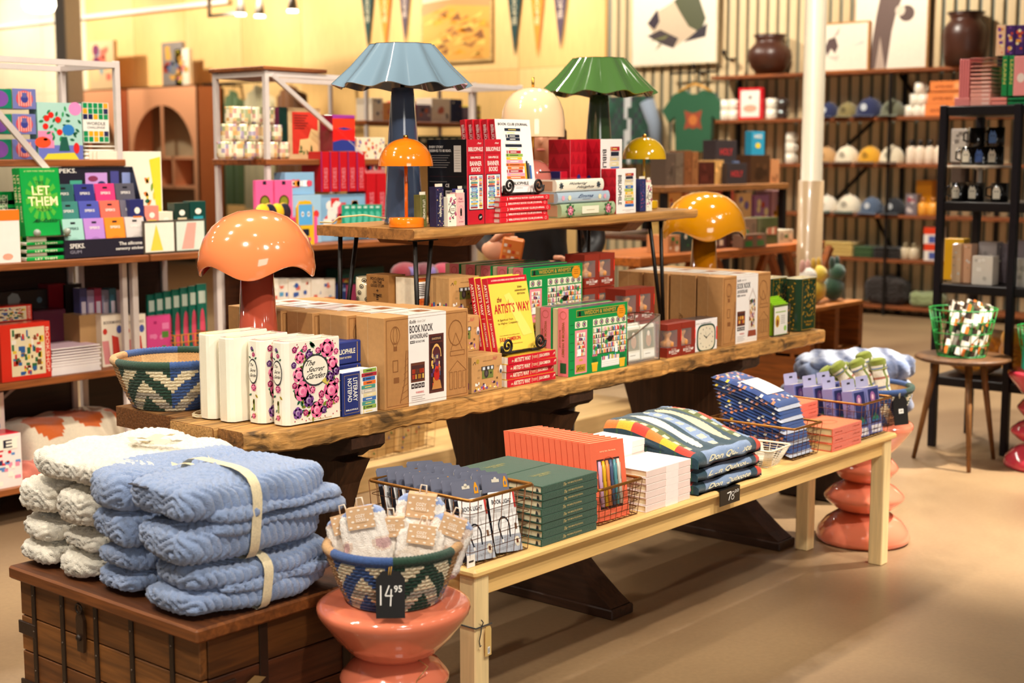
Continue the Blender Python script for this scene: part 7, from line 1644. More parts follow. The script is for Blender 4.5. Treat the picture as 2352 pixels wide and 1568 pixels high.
for k, (l, r, c, n) in enumerate(((1878, 1922, '#232a52', 'navy cap on the upper shelf beside the column'), (1922, 1966, '#8a7a4a', 'olive cap with tan peak on the upper shelf'), (1966, 2022, '#232a52', 'navy cap in the middle of the upper shelf'), (2022, 2072, '#6f7058', 'grey green cap at the end of the upper cap row'))): cap(n, l, r, 0, 268, Z5, c)
for k, (l, r, c, n) in enumerate(((1872, 1918, '#c99a62', 'tan cap beside the column on the middle shelf'), (1918, 1968, '#f0e2c4', 'cream cap with gold badge on the middle shelf'), (1970, 2020, '#e0a21f', 'mustard yellow cap on the middle shelf'), (2020, 2072, '#efe0c0', 'cream cap next to the shelf upright'))): cap(n, l, r, 0, 372, Z4, c, '#5a3a22')
for k, (l, r, c, n) in enumerate(((1872, 1920, '#efe4d0', 'white cap with green mark on the lower cap shelf'), (1922, 1974, '#efe2c8', 'cream cap with green peak on the lower cap shelf'), (1976, 2024, '#4f5f78', 'slate blue cap on the lower cap shelf'), (2028, 2076, '#20242c', 'black cap on the lower cap shelf'))): cap(n, l, r, 0, 470, Z3, c, '#1f3f2f' if k < 2 else None)
def wmug(label, px, z, c='#efe6d2', s=.05, h=.10, grp='white mugs on the wall shelves', dx=12.25):
    A = AX(px, 250, dx); t = thing('mug', label, 'mug', (dx+.05, A.y, z), group=grp)
    m = MB(); m.lathe([(s*.9, 0), (s, h*.06), (s, h), (s*.9, h), (s*.88, .012), (.001, .01)], 14, c); part('body', m, GLAZE, t)
    m = MB(); m.tube([(-.01, -s*.95, h*.2), (-.01, -s*1.5, h*.3), (-.01, -s*1.5, h*.7), (-.01, -s*.95, h*.8)], .007, c, 6); part('handle', m, GLAZE, t)
for k, (px, zz) in enumerate(((2085, 0), (2105, 0), (2124, 0), (2096, 1), (2114, 1), (2106, 2))): wmug('white mug in the upper shelf pyramid, %s' % ('bottom near', 'bottom middle', 'bottom far', 'middle near', 'middle far', 'top')[k], px, Z5+.1005*zz, grp='white mugs in a pyramid')
for k, (px, zz) in enumerate(((1660, 0), (1680, 0), (1660, 1), (1680, 1))): wmug('white mug at the near shelf end, %s column, %s' % (('first', 'second')[k % 2], ('lower', 'upper')[k//2]), px, Z5+.1005*zz, grp='white mugs at the near shelf end')
for k, (px, zz) in enumerate(((1765, 0), (1790, 0), (1765, 1), (1790, 1))): wmug('white mug with black square, %s column, %s' % (('first', 'second')[k % 2], ('lower', 'upper')[k//2]), px, Z5+.1005*zz, '#3a2f2a' if k % 2 else '#efe6d2', .052, grp='black and white mugs beside the column')
for k, (px, zz) in enumerate(((1812, 0), (1812, 1), (1812, 2))): wmug('white canister stacked beside the column, %s of three' % up_(k, 3), px, Z4+.1005*zz, grp='white canisters')
gx('picture_box', 'red-framed picture box standing on the upper wall shelf', 'frame', 1696, 202, 1750, 272, 12.22, .05, '#d81f2a', lambda F: (F.rect(.1, .08, .9, .92, '#efe6da', 1), F.ell(.5, .35, .3, .12, '#d9a58a', 2), F.ell(.5, .7, .06, .05, '#2a2a2a', 2)), Z5)
for k in range(3): gx('orange_box', 'orange lettered box piled on the upper wall shelf, %s of three' % up_(k, 3), 'box', 2124+6*k, 238-26*k, 2212, 264-26*k, 12.2, .2, '#ef8a4a', lambda F: (F.text('NATURAL MADE', .15, .3, .7, .6, '#8a3a1f'), F.rect(.75, .2, .95, .8, '#e9a56a', 1)), Z5+.108*k, group='orange lettered boxes')
def bottle(label, px, z, c, c2, s=.04, h=.15, grp='bottles on the wall shelves'):
    A = AX(px, 350, 12.22); t = thing('bottle', label, 'bottle', (12.27, A.y, z), group=grp)
    m = MB(); m.lathe([(s*.9, 0), (s, h*.05), (s, h*.85), (s*.6, h), (.001, h)], 12, c); part('body', m, GLAZE, t)
    m = MB(); m.lathe([(s*.45, h), (s*.45, h*1.35), (.001, h*1.35)], 10, c2); part('stopper', m, PLASTIC, t)
for k, px in enumerate((2088, 2108, 2130, 2152)): bottle('cream bottle with black pump on the middle shelf, %s of four' % NUM[k], px, Z4, '#efdcc4', '#17120f', .045, .16)
for k, px in enumerate((2120, 2142)): bottle('amber glowing candle jar on the lower cap shelf, %s of two' % ('nearer', 'farther')[k], px, Z3, '#f0a53a', '#b0702a', .05, .12, 'amber candle jars')
gx('grey_box', 'grey boxed candle beside the amber jars', 'box', 2080, 446, 2106, 480, 12.22, .1, '#7a7076', confetti(['#a8505a', '#cfc4c0'], 6, 91, .4), Z3); gx('yellow_box', 'tall mustard box behind the amber jars', 'box', 2104, 414, 2140, 470, 12.34, .1, '#d98a12', None, Z3)
def foldedstack(label, l, r, n, z, cs):
    A, B = AX(l, 560, 12.2), AX(r, 560, 12.2)
    for k in range(n):
        m = MB(); m.box(0, 0, 0, .26, A.y-B.y, .034, cs[k % len(cs)], .012); single('folded_shirt', m, CLOTH, label % up_(k, n), 'shirt', (12.18, B.y, z+.0345*k), group='folded shirts')
foldedstack('folded straw yellow shirt in its wall-shelf pile, %s', 1892, 1960, 4, Z2, ['#d9b96a', '#cfae60']); foldedstack('folded bottle green shirt in its wall-shelf pile, %s', 1962, 2006, 3, Z2, ['#2f4f22', '#3a5a2a']); foldedstack('folded black shirt in its wall-shelf pile, %s', 2008, 2066, 3, Z2, ['#17130f', '#221a16'])
for k in range(2): gx('tin', 'red, white and blue tin on the low wall shelf, %s of two' % ('lower', 'upper')[k], 'tin', 2122, 560-38*k, 2160, 592-38*k, 12.2, .12, '#efe6dc', lambda F: (F.rect(0, .6, 1, 1, '#e0401f', 1), F.rect(.3, .1, .7, .5, '#4a5aa0', 1)), Z2+.145*k, group='red and white tins')
for k, px in enumerate((2082, 2102)): bottle('cream cup with red mark on the low wall shelf, %s of two' % ('nearer', 'farther')[k], px, Z2, '#d9c8a8', '#8a7a5a', .045, .11, 'cream cups')
fo = [('dark_basket', 'dark woven textile heap on the lowest wall shelf', 1976, 2074, '#2f2622', .26), ('green_throw', 'pale green folded throw on the lowest wall shelf', 2082, 2160, '#8f9a6a', .14)]
for nm, lab, l, r, c, h in fo:
    A, B = AX(l, 660, 12.18), AX(r, 660, 12.18); V, F_ = plush_lobe(.13, (A.y-B.y)/2, h/2, .13, (A.y-B.y)/2, h/2, seed=len(lab), nx=14, pitch=.05, lump=.02); m = MB(); m.add(V.tolist(), F_, c, True); single(nm, m, CLOTH, lab, 'textile', (12.18, B.y, Z1))
def pot(label, l, r, tt, b, prof):
    A, B = AX(l, b, 12.3), AX(r, b, 12.3); s = (A.y-B.y)/2; h = AX((l+r)/2, tt, 12.3).z-Z6; t = thing('clay_pot', label, 'pot', (12.30, (A.y+B.y)/2, Z6), group='dark clay pots')
    m = MB(); m.lathe([(x*s, z*h) for x, z in prof], 28, '#46261a'); part('body', m, GLAZE if False else mat('dark_clay', .35, vary=.2, vs=8), t)
    m = MB(); m.lathe([(prof[-2][0]*s*.8, h*.92), (prof[-2][0]*s*1.02, h*.98), (prof[-2][0]*s, h), (prof[-2][0]*s*.85, h*.99)], 28, '#241510', cap=False); part('rim', m, mat('dark_clay', .35), t)
pot('round dark clay pot on the top wall shelf beside the column', 1722, 1812, 80, 168, [(.5, 0), (.82, .18), (1, .42), (.95, .6), (.7, .76), (.6, .82), (.62, .9), (.72, .97), (.6, .95)])
pot('tall dark clay pot on the top wall shelf above the black rack', 2166, 2264, 28, 150, [(.85, 0), (.95, .3), (1, .55), (.95, .7), (.75, .82), (.66, .86), (.7, .92), (.82, .98), (.7, .96)])
# prints leaning on the top shelf and the framed abstract
def print_(label, y1, y0, z0, z1, X, art, fc, rot=0):
    t = thing('framed_print', label, 'framed print', (X, y0, z0)); w, h = y1-y0, z1-z0
    m = MB(); m.box(0, 0, 0, .03, w, h, fc, .004); part('frame', m, WOODZ, t); m = MB(); F = left(m, -.001, .018, .018, w-.018, h-.018); F.rect(0, 0, 1, 1, '#f0e4cf', 0); art(F); part('artwork', m, PAPER, t)
def abstract(F):
    F.poly([(.2, .55), (.28, .75), (.45, .86), (.6, .98), (.8, .9), (.88, .62), (.8, .4), (.62, .32), (.5, .22), (.3, .36)], '#cdb79a', 1); F.poly([(.5, .9), (.62, 1), (.78, .98), (.88, .62), (.82, .42), (.68, .52), (.58, .72)], '#4f5236', 2); F.poly([(.18, .6), (.3, .8), (.33, .62), (.27, .5)], '#3a2f38', 3); F.poly([(.18, .42), (.34, .5), (.56, .36), (.5, .22), (.34, .3)], '#463c3c', 3); F.poly([(.62, .3), (.88, .36), (.9, .55), (.78, .45)], '#332c34', 3); F.poly([(.2, .34), (.45, .42), (.4, .36)], '#77754a', 4); F.poly([(.33, .3), (.28, .2), (.36, .28)], '#77754a', 4)
print_('large framed abstract painting hung on the slatted wall', 8.92, 7.86, 2.385, 3.12, 12.40, abstract, '#e3cfa6')
def sketch1(F): F.poly([(.15, .5), (.22, .68), (.36, .72), (.42, .52), (.36, .36), (.28, .48), (.2, .32)], '#5f4c4a', 1); F.poly([(.3, .7), (.45, .95), (.42, .78)], '#b8a59a', 1); F.poly([(.7, .5), (.95, .56), (.9, .62)], '#d9c9c0', 1); F.poly([(.2, .3), (.45, .32), (.4, .2)], '#d9c4b4', 1)
print_('small framed bird sketch leaning on the top wall shelf', 6.72, 6.17, Z6, 2.70, 12.33, sketch1, '#c98f52')
def sketch2(F): F.poly([(.2, .0), (.3, .5), (.38, .8), (.5, 1), (.74, 1), (.78, .8), (.66, .66), (.58, .52), (.52, .34), (.46, .0)], '#6a564f', 1); F.ell(.72, .50, .11, .075, '#5f4c46', 2); F.ell(.63, .53, .07, .05, '#d9c9b4', 3); F.ell(.57, .88, .06, .04, '#e3d4c0', 3); F.poly([(.3, 0), (.36, .3), (.44, .0)], '#b8a392', 2)
print_('tall framed animal sketch leaning on the top wall shelf', 6.36, 5.62, Z6, 3.25, 12.38, sketch2, '#b98a52')
# shirts on the wall
t = thing('tshirt', 'bottle green T-shirt with rust print on a wooden hanger', 'T-shirt', (12.30, 8.07, 1.50))
m = MB(); S = [(-.21, 0), (.21, 0), (.22, .36), (.30, .30), (.38, .42), (.24, .585), (.10, .62), (.05, .58), (-.05, .58), (-.10, .62), (-.24, .585), (-.38, .42), (-.30, .30), (-.22, .36)]; m.prism(S, 'x', 0, .05, '#1f5a38'); part('body', m, CLOTH, t)
m = MB(); F = left(m, -.001, -.12, .20, .12, .44); F.poly([(.05, .1), (.3, .2), (.5, .12), (.7, .2), (.95, .1), (.85, .5), (.95, .92), (.6, .8), (.4, .8), (.05, .92), (.15, .5)], '#9a4020', 1); F.ell(.5, .5, .22, .22, '#c8702c', 2); part('print', m, CLOTH, t)
m = MB(); m.tube([(.025, -.2, .60), (.025, -.08, .66), (.025, 0, .68), (.025, .08, .66), (.025, .2, .60)], .014, '#d9a04a', 6); m.tube([(.025, 0, .68), (.025, 0, .76), (-.01, 0, .78)], .006, '#2a2420', 6); part('hanger', m, WOODY, t)
t = thing('plaid_jacket', 'green and grey plaid jacket with pale sleeves on the slatted wall', 'jacket', (12.28, 8.86, 1.36))
m = MB(); nn = 12
P = [[(-.02*math.sin(PI*j/nn), -.26+.52*j/nn, .02+.70*i/nn) for j in range(nn+1)] for i in range(nn+1)]
m.grid(P, lambda i, j: '#17402f' if (i//2+j//2) % 3 == 0 else '#cfd0cf' if 4 < j < 7 else '#2a3036' if (i+j) % 2 else '#23503c'); m.box(0.01, -.26, .02, .06, .26, .72, '#17402f'); part('body', m, CLOTH, t)
m = MB(); m.tube([(.02, -.18, .71), (.02, 0, .76), (.02, .18, .71)], .012, '#c9924a', 6); m.tube([(.02, 0, .76), (.05, 0, .81)], .006, '#2a2420', 6); part('hanger', m, WOODY, t)
for s in (-1, 1): m = MB(); m.tube([(.02, s*.22, .66), (.02, s*.32, .42), (.02, s*.36, .10)], [.08, .07, .055], '#8a97a8' if s < 0 else '#23503c', 8); part('sleeve', m, CLOTH, t)
for k, y in enumerate((8.07, 8.84, 7.72)): 
    t = thing('wall_hook', 'black iron wall hook ' + ('above the green T-shirt', 'above the plaid jacket', 'beside the framed abstract')[k], 'hook', (12.46, y, (2.30, 2.16, 2.42)[k]), group='black wall hooks')
    m = MB(); m.lathe([(.04, 0), (.04, .01), (.001, .012)], 12, '#1a1412'); m.tube([(0, 0, .0), (-.12, 0, .0), (-.16, 0, .05)], .012, '#1a1412', 6); m.ball((-.16, 0, .06), .025, '#1a1412'); part('hook', m, IRON, t)
m = MB(); m.tube([(12.36, 7.85, 2.30), (12.36, 8.4, 2.30)], .012, '#1a1412', 6); single('hanging_bar', m, IRON, 'short black hanging bar above the green T-shirt', 'bar')
# ================================================================ fixtures between the table and the slatted wall
fa = thing('display_table', 'tall dark-framed display table with a wooden top behind the yellow lamps', 'table')
FAY = 4.95
a0, a1 = AY(1528, 428, FAY), AY(1812, 424, FAY); zt = a0.z
m = MB(); m.box(a0.x, FAY, zt-.04, a1.x, FAY+.7, zt, '#8a5a2c', .004); part('top', m, WOODX, fa)
m = MB(); m.box(a0.x+.02, FAY+.02, zt-.34, a1.x-.02, FAY+.68, zt-.31, '#5a3018', .003); part('shelf_board', m, WOODX, fa)
for x in (a0.x+.03, (a0.x+a1.x)/2, a1.x-.03):
    for y in (FAY+.03, FAY+.67): m = MB(); m.box(x-.02, y-.02, 0, x+.02, y+.02, zt-.04, '#1a1412'); part('post', m, IRON, fa)
for k, (l, r, tt, c, n, cat) in enumerate(((1530, 1550, 352, '#5a4a3e', 'grey brown candle pack', 'candle'), (1552, 1570, 350, '#6a5a4a', 'taupe candle pack', 'candle'), (1572, 1588, 346, '#7a4a2a', 'brown candle pack', 'candle'), (1590, 1604, 348, '#8a5a34', 'copper candle pack', 'candle'), (1606, 1642, 372, '#4a1f16', 'maroon tube rack', 'rack'), (1640, 1662, 368, '#c99a5a', 'pale wooden block', 'box'), (1662, 1684, 390, '#c08f50', 'low wooden block', 'box'), (1686, 1698, 370, '#5a6a8a', 'glass tumbler box', 'box'), (1724, 1768, 356, '#4a2f1a', 'brown slatted bottle crate', 'crate'), (1770, 1790, 366, '#c98a5a', 'tan narrow carton', 'carton'))):
    gy('shop_good', n+' standing on the tall display table', cat, l, tt, r, 427, FAY+.08, .12, c, confetti([tint(C_(c), .6), tint(C_(c), 1.5)], 5, 200+k, .3), zt)
for k, (l, tt, r) in enumerate(((1690, 375, 1735), (1664, 322, 1712))):
    gy('tea_box', 'charcoal box with red lettering on the tall display table, %s one' % ('front', 'raised')[k], 'box', l-20, tt, r-20, 427 if k == 0 else 375, FAY+.04+.06*k, .1, '#3a3234', lambda F: (F.text('HOLY', .2, .35, .8, .65, '#c8383a')), zt if k == 0 else AY(1680, 375, FAY+.1).z)
gy('tea_box', 'plain dark carton under the raised charcoal box', 'box', 1622, 375, 1664, 427, FAY+.10, .1, '#1f2a28', None, zt)
gy('blue_book', 'bright blue book with yellow sun on the slatted crate', 'book', 1726, 302, 1756, 355, FAY+.1, .05, '#2f9ac0', lambda F: (F.text('HIKE', .2, .7, .8, .88, '#f3f0e6'), F.ell(.5, .4, .2, .12, '#f0d23a', 1)), AY(1745, 356, FAY+.1).z)
for k in range(7): gy('mini_carton', 'small bright carton on the under-shelf of the tall table, %s along' % NUM[k], 'box', 1534+40*k, 438+(k % 3)*5, 1566+40*k, 490, FAY+.06, .14, ('#e9c070', '#f0a060', '#e9d9b0', '#e0705a', '#f0c88a', '#b07ab0', '#d9a5b0')[k], confetti(['#f6e3b0', '#c8502c', '#7a6ab0', '#e9a03a'], 7, 220+k, .3), zt-.31, group='small bright cartons')
fb = thing('wooden_table', 'orange brown wooden table with crossed legs beside the column', 'table')
FBY = 4.30
b0, b1 = AY(1470, 592, FBY), AY(1895, 578, FBY); zb2 = b0.z
m = MB(); m.box(b0.x, FBY, zb2-.05, b1.x, FBY+.5, zb2, '#a85a1c', .005); part('top', m, WOODX, fb)
for x in (b0.x+.3, b0.x+1.1, b0.x+1.9, b1.x-.3):
    for s in (-1, 1): m = MB(); m.tube([(x-s*.28, FBY+.06, 0), (x+s*.28, FBY+.06, zb2-.05)], .028, '#8a4a18', 4, smooth=False); part('leg', m, WOODZ, fb)
m = MB(); m.box(b0.x+.1, FBY+.05, .30, b1.x-.1, FBY+.45, .33, '#8a4a18'); part('lower_shelf', m, WOODX, fb)
for k, (l, r, tt, c) in enumerate(((1534, 1562, 540, '#c98a5a'), (1566, 1592, 520, '#2f3f3a'), (1630, 1668, 512, '#5a3a3a'), (1672, 1700, 525, '#4a2a1c'), (1704, 1738, 502, '#7a5a48'), (1740, 1786, 500, '#55603a'), (1788, 1822, 528, '#e3d9c0'), (1876, 1892, 530, '#6a4a44'))):
    gy('plant_kit', '%s kit box on the orange brown table' % ('peach', 'dark green bottle', 'maroon patterned', 'small brown', 'plum seed', 'tall olive', 'white potted', 'wine red')[k], 'box', l, tt, r, 590, FBY+.08, .14, c, confetti(['#3a7a3a', '#c8806a', '#efe0c4', tint(C_(c), .6)], 6, 240+k, .3), zb2)
gy('plant_kit', 'plum seed kit box stacked on the plum one beside the lamp', 'box', 1706, 538, 1760, 590, FBY+.0, .07, '#7a5a48', lambda F: (F.rect(.1, .1, .4, .5, '#2f7a34', 1), F.rect(.6, .1, .9, .5, '#2f7a34', 1), F.ell(.3, .75, .12, .1, '#c8502c', 1), F.ell(.7, .75, .12, .1, '#c8502c', 1)), zb2)
fc = thing('pallet_stand', 'low wooden pallet stand of plush toys beyond the green vases', 'stand', (7.0, 3.80, 0))
for z in (.34, .60):
    for k in range(4): m = MB(); m.box(0, .12*k, z, .62, .12*k+.10, z+.022, ('#b06a24', '#a05c1c')[k % 2], .002); part('slat', m, WOODX, fc)
for x in (0, .28, .57): m = MB(); m.box(x, 0, 0, x+.05, .46, .60, '#8a4a16'); part('block', m, WOODY, fc)
for k, (x, y, c, c2, n) in enumerate(((.10, .10, '#efe6d8', '#d9a090', 'white rabbit'), (.30, .14, '#e3c23a', '#c89a1f', 'yellow banana'), (.48, .12, '#24503a', '#1a3a2a', 'dark green bird'))):
    t = thing('plush_toy', '%s plush toy on the pallet stand' % n, 'plush toy', (7.0+x, 3.80+y, .623), group='plush toys on the pallet')
    m = MB(); m.ball((0, 0, .07), .07, c, 14, 8, 1.0, .9, .9); part('body', m, PLUSH, t); m = MB(); m.ball((0, -.02, .165), .05, c, 14, 8); part('head', m, PLUSH, t)
    for s in (-1, 1): m = MB(); m.ball((s*.03, 0, .22), .018, c2, 8, 6, 2.2); part('ear', m, PLUSH, t)
# ================================================================ black rack at the right
bx0, by = 6.76, 2.60
br = thing('black_rack', 'tall black metal rack of pink books and black mugs', 'rack')
zt1 = AX(2230, 243, bx0).z; zt2 = AX(2230, 464, bx0).z; zt3 = AX(2230, 655, bx0).z
for (x, y) in ((bx0, 2.97), (bx0, by), (bx0+.45, 2.97), (bx0+.45, by), (bx0, 1.6), (bx0+.45, 1.6)):
    m = MB(); m.box(x-.018, y-.018, 0, x+.018, y+.018, zt1+.005, '#16121a', .003); part('post', m, IRON, br)
for z in (zt1, zt2, zt3, .36): m = MB(); m.box(bx0-.01, 1.58, z-.045, bx0+.46, 2.985, z, '#151114', .004); part('shelf_board', m, IRON, br)
PKB, GNB = '#e98f92', '#0f7a44'
def rb(label, l, t, r, b, c, z, d=.16, art=None, grp=None, dx=.02): return gx('hardback', label, 'book', l, t, r, b, bx0+dx, d, {'d': c, '+z': tint(C_(c), 1.1)}, art, z, GLOSS, grp, .002)
hk = .0208
for k in range(12): rb('pink hardback in the tall pile on the black rack, %s of twelve' % up_(k, 12), 2228+(k % 2), 232-9*k, 2276+(k % 2), 241-9*k, '#eba596', zt1+hk*k, .16, lambda F: F.rect(.55, .2, .9, .8, '#f3c9bd', 1), 'pink hardbacks in a tall pile')
for k in range(2): rb('pink hardback lying under the standing ones, %s' % ('lower', 'upper')[k], 2192, 233-9*k, 2227, 241-9*k, '#e58a86', zt1+hk*k, .16, None, 'pink hardbacks lying low')
for k in range(4): rb('pink hardback standing on the lying pair, %s of four' % NUM[k], 2203+6*k, 136, 2208.5+6*k, 224, '#df7f80', zt1+2*hk, .15, None, 'pink hardbacks standing')
for k in range(2): rb('pink hardback lying beside the rack post, %s' % ('lower', 'upper')[k], 2277, 233-9*k, 2312, 241-9*k, '#e88f85', zt1+hk*k, .17, None, 'pink hardbacks by the post', .0)
for k in range(9): rb('green hardback in the pile behind the rack post, %s of nine' % up_(k, 9), 2277, 226-9*k, 2303, 235-9*k, '#0f6a3c', zt1+2*hk+hk*k if False else zt1+hk*k, .12, lambda F: F.rect(.7, .2, .95, .8, '#8a9a4a', 1), 'green hardbacks in a pile', .20)
for k in range(2): rb('green hardback standing upright on the black rack, %s' % ('nearer', 'farther')[k], 2301+15*k, 128, 2314+15*k, 222, '#1f8a4a', zt1+2*hk, .16, lambda F: F.text('LEARN', .25, .3, .75, .9, '#cfc86a', 1, rot=1), 'green hardbacks standing', .01)
rb('pink hardback with white moon shown face out', 2328, 128, 2385, 222, '#f09a9a', zt1+2*hk, .03, lambda F: F.ell(.3, .45, .16, .12, '#f6e6dc', 1), None, .0)
for k in range(2): rb('green hardback lying under the face-out pink book, %s' % ('lower', 'upper')[k], 2314, 233-9*k, 2390, 241-9*k, GNB, zt1+hk*k, .17, None, 'green hardbacks lying low', -.005)
for k in range(3): gx('puzzle_box', 'orange and violet picture box standing high on the rack, %s of three' % NUM[k], 'box', 2288+22*k, 58, 2309+22*k, 128, bx0+.26, .12, '#4a2a6a' if k else '#f0c8a0', confetti(['#f0a03a', '#d9502c', '#7a4a9a', '#f3e3b0'], 14, 260+k, .4), AX(2310, 128, bx0+.26).z, group='orange and violet boxes')
gx('puzzle_box', 'plain black carton raising the orange and violet boxes', 'carton', 2288, 128, 2356, 240, bx0+.28, .10, '#2a2228', None, zt1)
def bmug(label, px, z, mark, dx=.1):
    A = AX(px, 400, bx0+dx); t = thing('mug', label, 'mug', (bx0+dx+.045, A.y, z), group='black mugs with pale drawings')
    m = MB(); m.lathe([(.038, 0), (.042, .006), (.042, .092), (.038, .092), (.037, .01), (.001, .008)], 18, '#14110f'); part('body', m, GLAZE, t)
    m = MB(); m.tube([(0, .04, .02), (0, .068, .03), (0, .068, .065), (0, .04, .075)], .006, '#14110f', 6); part('handle', m, GLAZE, t)
    m = MB(); F = left(m, -.0425, -.022, .015, .022, .08); F.poly([(.1, .0), (.9, .0), (.95, .6), (.7, .95), (.5, .8), (.3, .98), (.08, .6)], mark, 1); F.ell(.35, .55, .08, .06, '#2a2a2a', 2); F.ell(.65, .55, .08, .06, '#2a2a2a', 2); part('drawing', m, GLAZE, t)
for k, px in enumerate((2196, 2234, 2290)): bmug('black mug with pale drawing on the rack shelf, %s of three' % NUM[k], px, zt2, '#e3d9c4')
t = thing('cake_stand', 'white cake stand carrying black mugs on the rack', 'cake stand', tuple(Vector((bx0+.24, AX(2248, 440, bx0+.24).y, zt2))))
m = MB(); m.lathe([(.07, 0), (.07, .006), (.015, .02), (.013, .15), (.03, .162), (.17, .165), (.172, .177), (.001, .178)], 32, '#e6dbc8'); part('stand', m, GLAZE, t)
zc_ = zt2+.1785
for k, px in enumerate((2216, 2246, 2276)): bmug('black mug with pale drawing on the cake stand, %s of three' % NUM[k], px, zc_, ('#e3d9c4', '#5a7ac0', '#e3d9c4')[k], .18)
for k, px in enumerate((2232, 2276)): bmug('black mug on top of the cake stand mugs, %s' % ('nearer', 'farther')[k], px, zc_+.093, ('#14110f', '#5a8ad0')[k], .18)
gx('magazine_pack', 'grey and red magazine standing beside the cake stand', 'magazine', 2184, 296, 2220, 372, bx0+.34, .02, '#c9bfb4', confetti(['#c8383a', '#8a8078', '#efe6da'], 10, 280, .3), AX(2200, 372, bx0+.34).z); gx('carton', 'plain carton under the grey magazine', 'carton', 2184, 372, 2216, 464, bx0+.34, .06, '#5a4a40', None, zt2)
for k, (l, r, tt, c) in enumerate(((2168, 2212, 548, '#e3b01f'), (2186, 2206, 560, '#efc9a0'), (2208, 2230, 560, '#e9b58f'), (2232, 2280, 588, '#e3dace'), (2246, 2288, 556, '#cfc6c4'), (2290, 2312, 560, '#8a7f88'), (2312, 2352, 552, '#b5a9ad'), (2316, 2360, 594, '#e0d8d0'))):
    gx('greeting_card_box', '%s on the lower shelf of the black rack' % ('mustard yellow book', 'pale peach tall box', 'peach tall box', 'white lettered card box', 'white leaning card pack', 'mauve grey card pack', 'lilac grey card pack', 'white card pack with red edge')[k], 'box', l, tt, r, 655, bx0+(.22, .08, .10, .04, .18, .22, .24, .04)[k], .08, c, confetti(['#f3ece2', tint(C_(c), .7)], 5, 300+k, .3), zt3)
# yellow fluffy toys on the lowest board
for k, (yy, dz, s) in enumerate(((2.84, 0, .16), (2.56, 0, .16), (2.30, 0, .16), (2.02, .0, .16))):
    t = thing('fluffy_toy', 'fluffy golden yellow toy on the lowest rack board, %s along' % NUM[k], 'plush toy', (bx0+.20, yy, .362), group='fluffy golden toys'); rg = np.random.RandomState(k)
    V, F_ = plush_lobe(s, s*.95, s*.75, 0, 0, s*.75, seed=40+k, nx=26, pitch=.03, ridge=.012, lump=.02, p=2.3); m = MB(); m.add(V.tolist(), F_, '#e39a12', True); part('body', m, PLUSH, t)
    m = MB(); m.ball((-s*.8, .05, s*1.3), s*.35, '#e8a51c', 12, 8); part('head', m, PLUSH, t)
# ================================================================ round side table, green baskets
t = thing('side_table', 'small round brown side table with splayed legs', 'table', (6.46, 2.70, 0))
m = MB(); m.lathe([(.001, .495), (.20, .495), (.222, .505), (.222, .512), (.215, .518), (.001, .519)], 48, '#5a3a1c'); part('top', m, WOODX, t)
for a in (R(215), R(100), R(335)): m = MB(); m.tube([(.12*math.cos(a), .12*math.sin(a), .495), (.215*math.cos(a), .215*math.sin(a), .002)], [.017, .010], '#7d5226', 10); part('leg', m, WOODZ, t)
def green_basket(label, loc, r0, r1, h):
    t = thing('wire_basket', label, 'basket', loc, group='green wire baskets'); GW = '#1f8a3a'; m = MB(); n = 18
    for j in range(5): z = .004+h*j/4; r = r0+(r1-r0)*j/4; m.tube([(r*math.cos(2*PI*i/n), r*math.sin(2*PI*i/n), z) for i in range(n)], .0035 if j == 4 else .0025, GW, 5, closed=True)
    for i in range(n): a = 2*PI*i/n; m.tube([(r0*math.cos(a), r0*math.sin(a), .004), (r1*math.cos(a), r1*math.sin(a), h)], .002, GW, 5)
    for q in range(-3, 4): m.tube([(q*r0/3.6, -math.sqrt(max(0, r0*r0-(q*r0/3.6)**2)), .003), (q*r0/3.6, math.sqrt(max(0, r0*r0-(q*r0/3.6)**2)), .003)], .002, GW, 5)
    part('wire_mesh', m, PAINT, t); return t
green_basket('green wire basket of snack bags on the round side table', (6.44, 2.70, .5195), .11, .155, .22)
for k in range(14):
    a = k*2.399; r = .075*math.sqrt((k+.5)/14)
    t = thing('snack_bag', 'brown, white and orange snack bag in the green basket, number %s round' % NUM[k], 'snack bag', (6.44+r*math.cos(a), 2.70+r*math.sin(a), .525+.006*(k % 3)), group='snack bags in the green basket', rot=(R(-12), R(18), R(-50+8*(k % 4))))
    m = MB(); P = [[(-.045+.09*i/6, -.012*math.sin(PI*i/6)*math.sin(PI*j/6)-.004, .035*j+.0) for j in range(8)] for i in range(7)]
    m.grid(P, lambda i, j: ('#efe6d8', '#3a2a20', '#d9702c', '#c9c0b0', '#4a6a3a', '#efe6d8', '#2a2420')[(i*2+j*3+k) % 7]); m.grid([[(x, -y, z) for x, y, z in q] for q in P][::-1], '#6a5a4a'); part('bag', m, GLOSS, t)
    m = MB(); m.lathe([(.001, 0), (.018, .0), (.018, .002), (.001, .002)], 12, '#e6efe9'); m.v = [(x, -.018-z, .16+y) for x, y, z in m.v]; part('round_sticker', m, PAPER, t)
green_basket('green wire basket of teal cards on the red stool', (6.62, 2.36, .4625), .10, .14, .20)
for k in range(4):
    t = thing('teal_card', 'white and teal card standing in the basket on the red stool, %s of four' % NUM[k], 'card', (6.54+.03*k, 2.36+.02*(k % 2), .468), group='teal cards in the basket', rot=(R(-6), R(4), R(-50)))
    m = MB(); m.box(-.08, 0, 0, .08, .006, .36-.02*k, '#2fae8a', .001); front(m, -.08, 0, 0, .08, .36-.02*k).rect(.12, .3, .95, .9, '#f3f6ee', 1); part('card', m, GLOSS, t)
